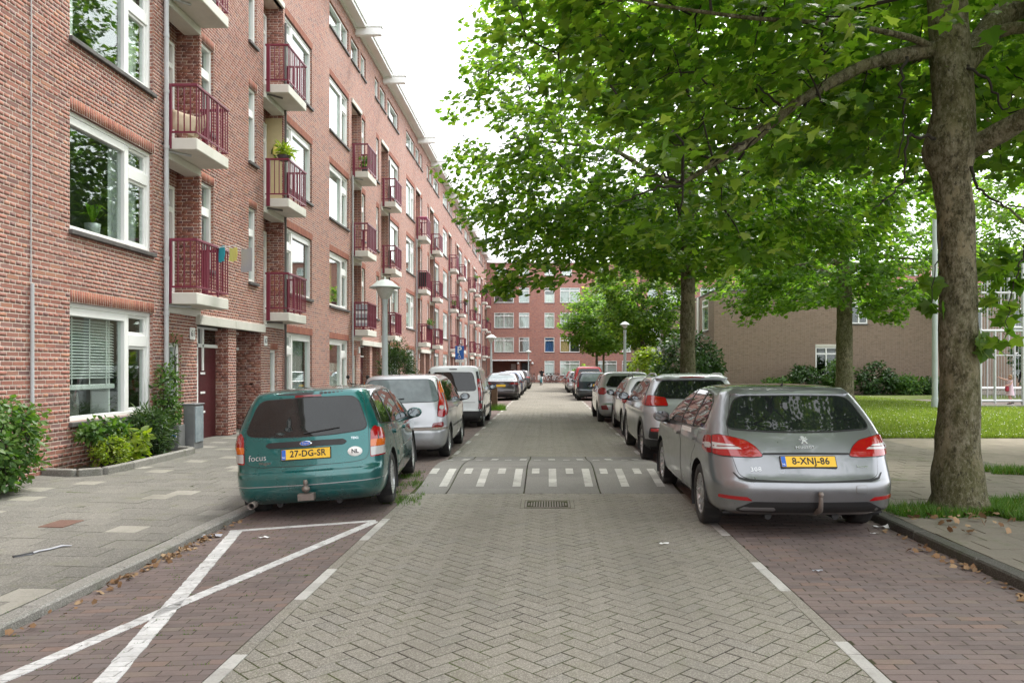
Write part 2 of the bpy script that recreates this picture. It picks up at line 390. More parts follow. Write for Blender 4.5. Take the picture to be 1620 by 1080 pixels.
M['p_white'] = car_paint('white_van_paint', (.66, .70, .71), .0, .35)
M['p_dark'] = car_paint('dark_paint', (.045, .035, .042), .5, .3)
M['p_blue'] = car_paint('blue_grey_paint', (.13, .15, .21), .5, .3)
M['p_navy'] = car_paint('navy_paint', (.018, .030, .045), .5, .3)
M['p_red'] = car_paint('red_paint', (.42, .012, .018), .1, .3)
def lens(name, col):
    q = Mat(name); p = q.pos('obj'); wv = q.n('TexWave', wave_type='BANDS', bands_direction='Z'); wv.inputs['Scale'].default_value = 28; q.l(p, wv.inputs['Vector'])
    q.set(Base_Color=q.mix(wv.outputs['Fac'], tuple(x * .75 for x in col), col), Roughness=.1, Coat_Weight=1., Coat_Roughness=.03); return q.m
M['l_red'] = lens('red_lens', (.36, .003, .008)); M['l_orange'] = lens('orange_lens', (.72, .16, .015)); M['l_white'] = lens('clear_lens', (.55, .55, .54)); M['l_dred'] = lens('dark_red_lens', (.20, .006, .012))

# plants
def leaf_mat(name, stops, trans=.45, rough=.45):
    q = Mat(name); q.t.nodes.remove(q.b)
    r = rnd01(q); c = q.ramp(r, stops)
    d = q.n('BsdfPrincipled'); q.l(c, d.inputs['Base Color']); d.inputs['Roughness'].default_value = rough; d.inputs['Specular IOR Level'].default_value = .35
    t = q.n('BsdfTranslucent'); q.l(q.mix(1., c, (1.62, 1.8, .6), 'MULTIPLY'), t.inputs[0])
    m = q.n('MixShader'); m.inputs[0].default_value = trans; q.l(d.outputs[0], m.inputs[1]); q.l(t.outputs[0], m.inputs[2]); q.l(m.outputs[0], q.out.inputs[0])
    return q.m
M['leaf'] = leaf_mat('plane_leaf', [(0, (.045, .105, .016)), (.3, (.088, .172, .023)), (.7, (.14, .232, .034)), (.92, (.215, .305, .06)), (1, (.30, .365, .11))], .64, .36)
M['leaf_light'] = leaf_mat('light_leaf', [(0, (.065, .14, .022)), (.5, (.122, .222, .036)), (1, (.20, .295, .06))], .64, .38)
M['leaf_dark'] = leaf_mat('dark_leaf', [(0, (.022, .055, .016)), (.5, (.035, .08, .02)), (1, (.055, .11, .028))], .25, .35)
M['leaf_lime'] = leaf_mat('lime_leaf', [(0, (.12, .19, .02)), (.5, (.19, .26, .025)), (1, (.28, .33, .035))])
M['leaf_shrub'] = leaf_mat('shrub_leaf', [(0, (.04, .10, .022)), (.5, (.07, .15, .03)), (1, (.13, .21, .045))], .35)
M['leaf_oleander'] = leaf_mat('oleander_leaf', [(0, (.03, .065, .022)), (.6, (.05, .10, .03)), (1, (.10, .16, .05))], .25)
M['grass'] = leaf_mat('grass_blade', [(0, (.10, .15, .022)), (.5, (.16, .225, .035)), (.85, (.22, .285, .055)), (1, (.30, .30, .12))], .4, .5)
M['grass_dark'] = leaf_mat('verge_grass_blade', [(0, (.045, .11, .014)), (.6, (.075, .17, .02)), (.9, (.11, .20, .03)), (1, (.22, .19, .08))], .35, .5)
M['dead_leaf'] = pieces_mat('dead_leaf', [(0, (.16, .085, .04)), (.5, (.26, .155, .08)), (1, (.38, .27, .16))], .8, (90., .3), bump=.3)
M['daisy'] = simple('daisy', (.78, .78, .72), .8)
def bark_mat():
    q = Mat('plane_bark'); p = q.pos('world')
    mp = q.n('Mapping'); mp.inputs['Scale'].default_value = (1, 1, .55); q.l(p, mp.inputs[0]); v = mp.outputs[0]
    c = q.ramp(q.noise(v, 13, 8, .8), [(.36, (.030, .027, .015)), (.46, (.10, .09, .05)), (.56, (.19, .175, .115)), (.66, (.30, .285, .21))])
    k = q.ramp(q.noise(v, 4.2, 5, .6), [(.57, 0), (.61, 1)]); c = q.mix(q.math('MULTIPLY', k, .7), c, (.27, .235, .15))
    k = q.ramp(q.noise(v, 1.7, 6, .7), [(.46, 0), (.6, 1)]); c = q.mix(q.math('MULTIPLY', k, .6), c, (.085, .09, .03))
    k = q.ramp(q.noise(v, 38, 5, .75), [(.53, 0), (.60, 1)]); c = q.mix(q.math('MULTIPLY', k, .5), c, (.29, .27, .20))
    k = q.ramp(q.noise(v, 22, 5, .75), [(.55, 0), (.63, 1)]); c = q.mix(q.math('MULTIPLY', k, .75), c, (.028, .025, .015))
    q.set(Base_Color=c, Roughness=.9, Specular_IOR_Level=.2)
    q.bump(q.math('ADD', q.noise(v, 16, 6, .7), q.math('MULTIPLY', q.noise(v, 60, 5, .7), .5)), 1., .035); return q.m
M['bark'] = bark_mat(); M['twig'] = simple('twig_bark', (.024, .02, .014), .9, var=.3, scale=10, space='world')
# ---------------------------------------------------------------- ground
def clip_half(poly, a, b, c):
    """keep the part of a convex polygon where a*x+b*y<=c"""
    out = []; n = len(poly)
    for i in range(n):
        p, q = poly[i], poly[(i + 1) % n]; dp = a * p[0] + b * p[1] - c; dq = a * q[0] + b * q[1] - c
        if dp <= 0: out.append(p)
        if dp * dq < 0:
            t = dp / (dp - dq); out.append((p[0] + t * (q[0] - p[0]), p[1] + t * (q[1] - p[1])))
    return out
def clip_rect(poly, x0, x1, y0, y1):
    for a, b, c in ((-1, 0, -x0), (1, 0, x1), (0, -1, -y0), (0, 1, y1)):
        if poly: poly = clip_half(poly, a, b, c)
    return poly
def clip_convex(poly, cl):
    n = len(cl)
    for i in range(n):
        p, q = cl[i], cl[(i + 1) % n]; nx, ny = q[1] - p[1], -(q[0] - p[0])      # cl counter-clockwise: inside is left
        if poly: poly = clip_half(poly, nx, ny, nx * p[0] + ny * p[1])
    return poly
def area(p): return abs(sum(p[i][0] * p[(i + 1) % len(p)][1] - p[(i + 1) % len(p)][0] * p[i][1] for i in range(len(p)))) / 2
def seen(x, y, z, m=20):
    if y < 1: return False
    px = CX + F * x / y; py = CY - F * (z - EYE) / y
    return -m < px < 1620 + m and -m < py < 1080 + m

def slab_piece(mb, poly, z, ch=.004, dep=.014, m=0, flat=None):
    """a paving stone: chamfered top over a skirt; z is a function of x, y"""
    cx = sum(p[0] for p in poly) / len(poly); cy = sum(p[1] for p in poly) / len(poly)
    n = len(poly); inn = []
    for x, y in poly:
        d = math.hypot(x - cx, y - cy) or 1; k = max(0, 1 - ch * 1.3 / d); inn.append((cx + (x - cx) * k, cy + (y - cy) * k))
    vs = [(x, y, z(x, y)) for x, y in inn] + [(x, y, z(x, y) - ch * .8) for x, y in poly] + [(x, y, z(x, y) - dep) for x, y in poly]
    fs = [tuple(range(n))] + [(n + i, n + (i + 1) % n, (i + 1) % n, i) for i in range(n)] + [(2 * n + i, 2 * n + (i + 1) % n, n + (i + 1) % n, n + i) for i in range(n)]
    mb.add(vs, fs, m)

def lay(name, field, items, zf, mat, parent, n_ind=300, jit=.0011, keep=lambda c: True, ch=.004):
    """items: (polygon, centre, angle, (length, width) or None when cut). The nearest whole ones become objects, the rest one field."""
    whole = sorted([k for k, it in enumerate(items) if it[3] and seen(it[1][0], it[1][1], zf(*it[1]), -4) and keep(it[1])], key=lambda k: items[k][1][1] ** 2 + items[k][1][0] ** 2 * .6)[:n_ind]
    ws = set(whole); mb = MB(); cache = {}
    for k, (poly, c, ang, size) in enumerate(items):
        j = rnd.uniform(-jit, jit); tx, ty = rnd.gauss(0, jit * 2.2), rnd.gauss(0, jit * 2.2)
        if k in ws:
            if size not in cache:
                b = MB(); l, w_ = size[0] / 2, size[1] / 2
                slab_piece(b, [(-l, -w_), (l, -w_), (l, w_), (-l, w_)], lambda x, y: 0., ch); cache[size] = b.mesh(name, mat)
            o = link(name, cache[size], parent)
            gx = (zf(c[0] + .05, c[1]) - zf(c[0] - .05, c[1])) / .1 + tx; gy = (zf(c[0], c[1] + .05) - zf(c[0], c[1] - .05)) / .1 + ty
            nrm = Vector((-gx, -gy, 1)).normalized(); u = Vector((math.cos(ang), math.sin(ang), 0)); u = (u - nrm * u.dot(nrm)).normalized(); v = nrm.cross(u)
            mt = Matrix((u, v, nrm)).transposed().to_4x4(); mt.translation = (c[0], c[1], zf(*c) + j); o.matrix_world = mt
        else:
            slab_piece(mb, poly, lambda x, y: zf(x, y) + j + tx * (x - c[0]) + ty * (y - c[1]), ch)
    if mb.v: tag(mb.build(field, mat, parent), kind='stuff')

def rect_poly(cx, cy, l, w_, a):
    ca, sa = math.cos(a), math.sin(a)
    return [(cx + ca * u - sa * v, cy + sa * u + ca * v) for u, v in ((-l / 2, -w_ / 2), (l / 2, -w_ / 2), (l / 2, w_ / 2), (-l / 2, w_ / 2))]
def herringbone(x0, x1, y0, y1, c=.105, gap=.0065, hole=None):
    out = []; ca = math.sqrt(.5); R_ = int(max(abs(x0), abs(x1), y1) * 1.6 / c) + 4
    for iu in range(-R_, R_):
        for iv in range(-R_, R_):
            s = (iu - iv) % 4
            if s == 0: u, v, ang = iu + 1, iv + .5, 0
            elif s == 3: u, v, ang = iu + .5, iv + 1, math.pi / 2
            else: continue
            x = (u - v) * c * ca; y = (u + v) * c * ca
            if not (x0 - .15 < x < x1 + .15 and y0 - .15 < y < y1 + .15): continue
            p0 = rect_poly(x, y, 2 * c - gap, c - gap, ang + math.pi / 4); p = clip_rect(p0, x0, x1, y0, y1)
            if hole and hole[0] - .12 < x < hole[1] + .12 and hole[2] - .12 < y < hole[3] + .12:
                for rc in ((x0, hole[0], y0, y1), (hole[1], x1, y0, y1), (hole[0], hole[1], y0, hole[2]), (hole[0], hole[1], hole[3], y1)):
                    r = clip_rect(p, *rc)
                    if len(r) > 2 and area(r) > .0008: out.append((r, (sum(q[0] for q in r) / len(r), sum(q[1] for q in r) / len(r)), 0, None))
                continue
            if len(p) < 3 or area(p) < .0008: continue
            cut = area(p) < area(p0) * .999
            cc = (sum(q[0] for q in p) / len(p), sum(q[1] for q in p) / len(p))
            out.append((p, cc, ang + math.pi / 4, None if cut else (2 * c - gap, c - gap)))
    return out
def running(x0, x1, y0, y1, l, w_, gap=.006, stagger=.5, jit=.0):
    out = []; r = 0; y = y0
    while y < y1 - .01:
        x = x0 - ((r % 2) * stagger) * l + (rnd.uniform(-jit, jit))
        while x < x1 - .01:
            a, b = max(x, x0), min(x + l, x1)
            if b - a > .03:
                full = b - a > l - 1e-6
                p = [(a + gap / 2, y + gap / 2), (b - gap / 2, y + gap / 2), (b - gap / 2, y + w_ - gap / 2), (a + gap / 2, y + w_ - gap / 2)]
                out.append((p, ((a + b) / 2, y + w_ / 2), 0., (round(l - gap, 4), round(w_ - gap, 4)) if full else None))
            x += l
        y += w_; r += 1
    return out
def sheet(name, x0, x1, y0, y1, zf, mat, nx=1, ny=1, parent=None):
    mb = MB()
    for i in range(nx):
        for j in range(ny):
            a, b = x0 + (x1 - x0) * i / nx, x0 + (x1 - x0) * (i + 1) / nx; c, d = y0 + (y1 - y0) * j / ny, y0 + (y1 - y0) * (j + 1) / ny
            mb.quad((a, c, zf(a, c)), (b, c, zf(b, c)), (b, d, zf(b, d)), (a, d, zf(a, d)))
    o = mb.build(name, mat, parent)
    return o if parent else tag(o, kind='structure')

RD, ED = 1.614, 1.70               # road half width, edge strip
KL0, KL1 = -3.25, -3.40            # left kerb
KR0, KR1 = 3.30, 3.44              # right kerb
WX = -6.92                         # the facade
z_bay_l = lambda x, y: -.05 * max(0, (-x - ED)) / 1.55
z_pav_l = lambda x, y: .012 + .078 * max(0, (-x - 3.40)) / 3.52
z_pav_r = lambda x, y: .08
flat = lambda x, y: 0.
sheet('ground', -160, 160, -60, 260, lambda x, y: -.16, M['ground'])
# road
road = sheet('road', -RD, RD, -3, 27, lambda x, y: -.0022, M['joint'])
sheet('road_beyond', -RD, RD, 27, 86.2, lambda x, y: 0., M['road_far'])
sheet('cross_street', -40, 60, 86.2, 88.4, lambda x, y: .004, M['road_far'])
hole = (-.305, .305, 8.59, 9.13)
lay('paver', 'paver_field', herringbone(-RD, RD, 1.4, 9.60, hole=hole) + herringbone(-RD, RD, 13.62, 27.0), flat, M['paver'], road, keep=lambda c: c[1] < 9)
# edge strips with painted stones
for s_ in (-1, 1):
    mb = tag(link('edge_strip', bpy.data.meshes.new('edge_strip')), kind='structure')
    b = MB(); b.quad((s_ * RD, -3, -.0048), (s_ * ED, -3, -.0048), (s_ * ED, 86, -.0048), (s_ * RD, 86, -.0048)); mb.data = b.mesh('edge_strip', M['joint'])
    plain, white = [], []; y = 1.0; k = 0
    while y < 60:
        ym = y + .1
        wh = ((2.1 < ym < 3.1) or (3.1 < ym < 4.12) or (5.12 < ym < 6.1) or (7.1 < ym < 8.1)) if s_ < 0 else ((2.6 < ym < 4.5) or (5.5 < ym < 6.15) or (7.3 < ym < 8.0))
        if ym > 9: wh = (ym % 2.0) < .62
        p = [(s_ * RD + (-.002 if s_ > 0 else .002) * -1, y + .002), (s_ * ED, y + .002), (s_ * ED, y + .196), (s_ * RD, y + .196)]
        x0, x1 = sorted((s_ * RD, s_ * ED)); p = [(x0 + .003, y + .002), (x1 - .003, y + .002), (x1 - .003, y + .196), (x0 + .003, y + .196)]
        it = (p, ((x0 + x1) / 2, ym), 0., (round(x1 - x0 - .006, 4), .194))
        if not (9.61 < ym < 13.62): (white if wh else plain).append(it)
        y += .2
    lay('edge_paver', 'edge_paver_row', plain, flat, M['paver'], mb, 40, keep=lambda c: c[1] < 12)
    lay('white_paver', 'white_paver_row', white, flat, M['white_edge'], mb, 40, keep=lambda c: c[1] < 14)
# parking bays
bay_l = sheet('parking_bay', KL0, -ED, -3, 24, lambda x, y: z_bay_l(x, y) - .0022, M['joint_dark'])
bay_r = sheet('parking_bay', ED, KR0, -3, 24, lambda x, y: -.0022, M['joint_dark'])
sheet('parking_bay_beyond', KL0, -ED, 24, 86.2, z_bay_l, M['bay_far']); sheet('parking_bay_beyond', ED, KR0, 24, 86.2, flat, M['bay_far'])
it_l = running(KL0, -ED, 1.4, 24, .21, .07, .005, jit=.02); it_r = running(ED, KR0, 1.4, 24, .21, .07, .005, jit=.02)
lay('brick', 'brick_field', it_l, z_bay_l, M['clinker'], bay_l, jit=.0009, keep=lambda c: c[1] < 8.2, ch=.003)
lay('brick', 'brick_field', it_r, flat, M['clinker'], bay_r, jit=.0009, keep=lambda c: c[1] < 7.4, ch=.003)
def paint_line(p, q, w_):
    d = Vector((q[0] - p[0], q[1] - p[1])).normalized(); n = Vector((-d.y, d.x)) * (w_ / 2)
    quad = [(p[0] - n.x, p[1] - n.y), (q[0] - n.x, q[1] - n.y), (q[0] + n.x, q[1] + n.y), (p[0] + n.x, p[1] + n.y)]
    if sum(quad[i][0] * quad[(i + 1) % 4][1] - quad[(i + 1) % 4][0] * quad[i][1] for i in range(4)) < 0: quad = quad[::-1]
    mb = MB()
    for poly, c, a, sz in it_l:
        if abs((c[0] - p[0]) * -d.y + (c[1] - p[1]) * d.x) > .3: continue
        r = clip_convex(poly, quad)
        if len(r) >= 3 and area(r) > 2e-5:
            e = []
            cx = sum(t[0] for t in r) / len(r); cy = sum(t[1] for t in r) / len(r)
            for t in r: e.append((t[0] + rnd.uniform(-.004, .004), t[1] + rnd.uniform(-.003, .003)))
            b = len(mb.v); n_ = len(e)
            mb.add([(x, y, z_bay_l(x, y) + .0046) for x, y in e] + [(x, y, z_bay_l(x, y) - .001) for x, y in e], [tuple(range(n_))] + [(n_ + i, n_ + (i + 1) % n_, (i + 1) % n_, i) for i in range(n_)])
    mb.build('bay_marking', M['paint'], bay_l)
paint_line((-3.04, 7.62), (-1.80, 2.1), .115); paint_line((-1.74, 7.84), (-3.05, 2.85), .10); paint_line((-3.10, 7.58), (-1.74, 7.88), .075)
# speed hump
def zh(y):
    if y <= 9.6 or y >= 13.62: return 0.
    if y < 11.5: return .12 * (.5 - .5 * math.cos(math.pi * (y - 9.6) / 1.9))
    return .12 * (.5 + .5 * math.cos(math.pi * (y - 11.5) / 2.12))
hump = link('speed_hump', None, None, (0, 0, 0))
hb = MB()
N_ = 22
for i in range(N_):
    a, b = 9.605 + 4.01 * i / N_, 9.605 + 4.01 * (i + 1) / N_; hb.quad((-1.66, a, zh(a) - .018), (1.66, a, zh(a) - .018), (1.66, b, zh(b) - .018), (-1.66, b, zh(b) - .018))
hump = tag(hb.build('speed_hump', M['joint']), kind='structure')
for x0, x1 in ((-1.66, -1.255), (-1.255, -.292), (-.292, .66), (.66, 1.66)):
    for y0, y1 in ((9.605, 13.615),):
        b = MB(); n = 24; g = .008
        for i in range(n):
            a, c = y0 + (y1 - y0) * i / n, y0 + (y1 - y0) * (i + 1) / n
            b.add([(x0 + g + .006, a, zh(a)), (x1 - g - .006, a, zh(a)), (x1 - g - .006, c, zh(c)), (x0 + g + .006, c, zh(c))], [(0, 1, 2, 3)], 0, True)
            for xa, xb in ((x0 + g, x0 + g + .006), (x1 - g, x1 - g - .006)):
                q = [(xa, a, zh(a) - .006), (xb, a, zh(a)), (xb, c, zh(c)), (xa, c, zh(c) - .006)]
                b.add(q if xb > xa else q[::-1], [(0, 1, 2, 3)]); q = [(xa, a, zh(a) - .05), (xa, a, zh(a) - .006), (xa, c, zh(c) - .006), (xa, c, zh(c) - .05)]
                b.add(q if xb > xa else q[::-1], [(0, 1, 2, 3)])
        b.build('slab', M['hump'], hump)
def hump_mark(x, y0, y1, w_):
    b = MB(); n = 5
    for i in range(n):
        a, c = y0 + (y1 - y0) * i / n, y0 + (y1 - y0) * (i + 1) / n
        b.add([(x - w_ / 2, a, zh(a) + .004), (x + w_ / 2, a, zh(a) + .004), (x + w_ / 2, c, zh(c) + .004), (x - w_ / 2, c, zh(c) + .004)], [(0, 1, 2, 3)], 0, True)
    b.build('marking', M['white_edge'], hump)
for k, x in enumerate((-1.35, -.875, -.40, .07, .54, 1.01, 1.47)):
    hump_mark(x, 10.05, 11.12, .105); hump_mark(x + .0, 12.55, 13.15, .11)
for k, x in enumerate((-1.59, -1.11, -.64, -.165, .31, .79, 1.26)):
    hump_mark(x, 10.78, 11.14, .105); hump_mark(x, 12.55, 12.8, .11)
# gully grate
gr = root('drain_grate', 'oval slatted iron drain grate set in the road before the hump', 'drain', (0, 8.86, 0)); gr.scale = (.75, .75, .75)
b = MB(); b.box(-.40, .40, -.36, .36, -.03, -.005); b.build('frame', M['black'], gr)
b = MB()
for x0, x1, y0, y1 in ((-.34, .34, -.30, -.27), (-.34, .34, .27, .30), (-.34, -.31, -.27, .27), (.31, .34, -.27, .27)): b.bbox(x0, x1, y0, y1, -.008, .003, .003)
b.build('rim', M['tow'], gr)
for k in range(15):
    x = -.28 + k * .04; h = .25 * math.sqrt(max(.02, 1 - (x / .315) ** 2)); b = MB(); b.bbox(x - .011, x + .011, -h, h, -.007, .001, .003); b.build('slat', M['tow'], gr)
for x in (-.375, .375):
    b = MB(); b.bbox(x - .028, x + .028, -.33, .33, -.01, .002, .004); b.build('side_stone', M['paver'], gr)
# kerbs
def kerb(name, xs, z0, z1, mat, y0, y1, n):
    base = MB(); base.box(min(xs), max(xs), 30, 86, z0 - .1, z1); kb = tag(base.build(name, mat), kind='structure')
    y = y0
    while y < y1:
        b = MB(); b.bbox(-abs(xs[1] - xs[0]) / 2, abs(xs[1] - xs[0]) / 2, .004, .996, z0 - .1, z1, .014); o = b.build('kerbstone', mat, kb)
        o.rotation_euler = (rnd.gauss(0, .002), rnd.gauss(0, .01), rnd.gauss(0, .003)); o.location = (sum(xs) / 2, y, rnd.uniform(-.003, .003)); y += 1.0
kerb('kerb', (KL0, KL1), -.05, .012, M['kerb'], 1.0, 30, 30); kerb('kerb', (KR0, KR1), 0, .08, M['kerb_dark'], 1.0, 30, 30)
# pavements
pav = sheet('pavement', WX - .7, KL1, -3, 22.2, lambda x, y: z_pav_l(x, y) - .003, M['joint'])
sheet('pavement_beyond', WX - .7, KL1, 22.2, 87, z_pav_l, M['tile_far'])
lay('tile', 'tile_field', running(WX - .5, KL1, 1.2, 22.2, .30, .30, .005), z_pav_l, M['tile'], pav, jit=.0018, ch=.003, keep=lambda c: c[0] > -6.9)
pvr = sheet('right_pavement', KR1, 6.9, -3, 16.4, lambda x, y: .0745, M['joint'])
sheet('right_pavement_beyond', KR1, 6.9, 16.4, 86, z_pav_r, M['tile_far'])
lay('tile', 'tile_field', running(KR1, 6.9, 1.2, 16.4, .30, .30, .004, 0.5), lambda x, y: .08, M['tile_mossy'], pvr, 150, jit=.003, ch=.003)
sheet('path', 6.9, 60, -3, 16.4, lambda x, y: .075 + .006 * noise.noise((x * .8, y * .8, 0)), M['dirt_path'], 50, 20)
sheet('lawn', 6.9, 60, 16.4, 42.5, lambda x, y: .09 + .012 * noise.noise((x * .3, y * .3, 0)), M['lawn'], 40, 24)
sheet('garden_bed', 6.9, 60, 42.5, 90, lambda x, y: .10, M['soil'])
# iron cover in the pavement
b = MB(); c = P(97, 825, 1)
yy = F * (EYE - .06) / (825 - CY); xx = (97 - CX) * yy / F
b.bbox(-.12, .12, -.17, .17, -.01, .006, .004)
ic = root('cover_plate', 'rusty rectangular iron cover plate set in the left pavement', 'cover', (xx, yy, z_pav_l(xx, yy)))
b.build('plate', simple('rusty_iron', (.15, .085, .065), .8, .3, var=.3, scale=15, bump=.4), ic)
# ---------------------------------------------------------------- the long brick apartment building on the left
UNIT = 13.42; AX0 = 17.06; ZB = .02
def zc(k): return ZB + k * COURSE
NEAR_END = 20.36
apt = root('apartment_building', 'long red brick apartment building with maroon balconies along the left pavement', 'building', (0, 0, 0))
opens = []          # y0, y1, z0, z1, depth, soldier above
wins = []           # kind, y0, y1, z0, z1, unit, floor
for i in range(-1, 6):
    a = AX0 + UNIT * i
    for k in range(4):
        z0, z1 = zc(12 + 45 * k), zc(40 + 45 * k)
        if i >= -1: wins.append(('A', a - 5.79, a - 3.42, z0, z1, i, k))
        if a + 5.8 < 88.6: wins.append(('B', a + 3.43, a + 5.79, z0, z1, i, k))
        if i >= 0 and k > 0:
            wins.append(('N', a - 1.50, a - .94, z0, z1, i, k)); wins.append(('N', a + .96, a + 1.46, z0, z1, i, k))
    if i >= 0:
        wins.append(('G', a - 2.83, a - 2.36, zc(14), zc(32), i, 0)); wins.append(('G', a + 2.36, a + 2.83, zc(14), zc(32), i, 0))
        for kk, (p, q) in enumerate(((-5.79, -3.42), (-3.08, -1.92), (-1.63, -.88), (.7, 1.4), (1.64, 2.77), (3.16, 5.6))):
            if a + q < 88.6: wins.append(('T', a + p, a + q, zc(200), zc(213), i, 4))
        opens += [(a - 3.01, a - 1.59, 2.72, 10.95, .46, 0), (a + 1.90, a + 3.30, 2.72, 10.95, .46, 0)]
        opens += [(a - 1.70, a - .20, .0, 2.41, .32, 0), (a + .24, a + 1.72, .0, 2.41, .62, 0)]
for wn in wins: opens.append((wn[1], wn[2], wn[3], wn[4], .14, wn[0] != 'T'))
mb = MB(); Y0, Y1, Z1 = -45.0, 89.0, 13.86
def cells(ya, yb, x, m):
    ys = sorted({ya, yb} | {v for o in opens for v in o[:2] if ya < v < yb}); zs = sorted({-.1, Z1} | {v for o in opens for v in o[2:4]})
    zs = [z for z in zs if z >= -.1]
    for u0, u1 in zip(ys, ys[1:]):
        um = (u0 + u1) / 2; col = [o for o in opens if o[0] < um < o[1]]; run = None
        for z0, z1 in zip(zs, zs[1:]):
            zm = (z0 + z1) / 2
            if any(o[2] < zm < o[3] for o in col):
                if run: mb.quad((x, u0, run[0]), (x, u1, run[0]), (x, u1, run[1]), (x, u0, run[1]), m); run = None
            else: run = (run[0], z1) if run else (z0, z1)
        if run: mb.quad((x, u0, run[0]), (x, u1, run[0]), (x, u1, run[1]), (x, u0, run[1]), m)
cells(Y0, 8.9, WX, 0); cells(8.9, NEAR_END, WX - .0035, 1); cells(NEAR_END, Y1, WX, 0)
for y0, y1, z0, z1, d, so_ in opens:
    x1, x0 = WX - .008, WX - d; mm = 0
    mb.quad((x0, y0, z0), (x1, y0, z0), (x1, y0, z1), (x0, y0, z1), mm); mb.quad((x0, y1, z0), (x0, y1, z1), (x1, y1, z1), (x1, y1, z0), mm)
    mb.quad((x0, y0, z1), (x1, y0, z1), (x1, y1, z1), (x0, y1, z1), mm); mb.quad((x0, y0, z0), (x0, y1, z0), (x1, y1, z0), (x1, y0, z0), mm)
    if d > .3: mb.quad((x0, y0, z0), (x0, y1, z0), (x0, y1, z1), (x0, y0, z1), mm)
mb.quad((-20, Y0, -.1), (WX, Y0, -.1), (WX, Y0, Z1), (-20, Y0, Z1), 0); mb.quad((-20, Y0, Z1), (WX, Y0, Z1), (WX, Y1, Z1), (-20, Y1, Z1), 2)
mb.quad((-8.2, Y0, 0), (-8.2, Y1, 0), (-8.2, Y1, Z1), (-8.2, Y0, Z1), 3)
mb.build('wall', [M['wall'], M['mortar'], M['roof'], M['room']], apt)
# --- real bricks on the near part
bricks = []         # centre, u axis, normal, width, height, material key
def face_bricks(org, ud, nrm, u0, u1, z0, z1, holes, minw=.022):
    org, ud, nrm = Vector(org), Vector(ud), Vector(nrm); k0 = int(math.ceil((z0 - ZB) / COURSE - .01)); k1 = int((z1 - ZB) / COURSE + .01)
    for k in range(k0, k1):
        za, zb = zc(k), zc(k + 1); zm = (za + zb) / 2; w_ = .11 if k % 2 == 0 else .22; off = 0. if k % 2 == 0 else (.055 if k % 4 == 1 else .165)
        cut = [(h[0], h[1]) for h in holes if h[2] - .012 < zm < h[3] + .012]
        u = math.floor(u0 / w_) * w_ - off
        while u < u1:
            segs = [(max(u, u0), min(u + w_, u1))]
            for c0, c1 in cut:
                ns = []
                for s0, s1 in segs:
                    if c1 <= s0 or c0 >= s1: ns.append((s0, s1))
                    else:
                        if c0 > s0: ns.append((s0, c0))
                        if c1 < s1: ns.append((c1, s1))
                segs = ns
            for s0, s1 in segs:
                if s1 - s0 > minw: bricks.append((org + ud * ((s0 + s1) / 2) + Vector((0, 0, zm)), ud, nrm, s1 - s0 - .011, COURSE - .012, 'brick'))
            u += w_
hol = []
for y0, y1, z0, z1, d, so_ in opens:
    if y0 > NEAR_END + 2: continue
    hol.append((y0, y1, z0, z1))
    if so_ and y0 < NEAR_END:
        hol.append((y0, min(y1 + .055, NEAR_END), z1, z1 + 3 * COURSE)); u = y0
        while u < min(y1 + .03, NEAR_END):
            bricks.append((Vector((WX, u + .03, z1 + 1.5 * COURSE)), Vector((0, 1, 0)), Vector((1, 0, 0)), .05, 3 * COURSE - .010, 'soldier')); u += .0605
face_bricks((WX, 0, 0), (0, 1, 0), (1, 0, 0), 8.9, NEAR_END, .02, Z1, hol)
for yy, zz0, zz1, dep in ((AX0 - 1.59, 2.93, 10.95, .46), (AX0 + 3.30, 2.93, 10.95, .46), (AX0 - .20, .05, 2.41, .32), (AX0 + 1.72, .05, 2.41, .62)):
    face_bricks((WX - dep, yy, 0), (1, 0, 0), (0, -1, 0), 0, dep + .004, zz0, zz1, [])
def bscore(b):
    c = b[0]
    return (c - Vector((0, 0, EYE))).length if b[5] == 'brick' and b[3] > .205 and abs(b[2].x) > .5 and seen(c.x, c.y, c.z, -6) else 1e9
order = sorted(range(len(bricks)), key=lambda k: bscore(bricks[k]))[:300]; ind = set(order)
HB = Matrix(((0, 0, 1), (1, 0, 0), (0, 1, 0)))
def brick_verts(w_, h, pr, dep=.014):
    w_, h = w_ / 2, h / 2; e = .0015
    return [(-w_ + e, -h + e, pr), (w_ - e, -h + e, pr), (w_ - e, h - e, pr), (-w_ + e, h - e, pr), (-w_, -h, pr - dep), (w_, -h, pr - dep), (w_, h, pr - dep), (-w_, h, pr - dep)]
BF = [(0, 1, 2, 3), (4, 5, 1, 0), (5, 6, 2, 1), (6, 7, 3, 2), (7, 4, 0, 3)]
me_b = bpy.data.meshes.new('brick'); me_b.from_pydata(brick_verts(.209, COURSE - .012, 0), [], BF); me_b.materials.append(M['brick'])
V, Fq, mi = [], [], []
for k, (c, ud, nr, w_, h, mk) in enumerate(bricks):
    pr = max(-.0012, min(.002, rnd.gauss(0, .001)))
    if k in ind:
        o = link('brick', me_b, apt); o.matrix_world = Matrix.Translation(c + nr * pr) @ HB.to_4x4()
        continue
    b0 = len(V); up = Vector((0, 0, 1))
    for (x, y, z) in brick_verts(w_, h, pr): V.append(tuple(c + ud * x + up * y + nr * z))
    fl = ud.cross(up).dot(nr) < 0
    for f in BF: Fq.append([b0 + i for i in (f[::-1] if fl else f)]); mi.append(1 if mk == 'soldier' else 0)
tag(link('brickwork', np_mesh('brickwork', V, Fq, [M['brick'], M['soldier']], midx=mi), apt), kind='stuff')
mb = MB()
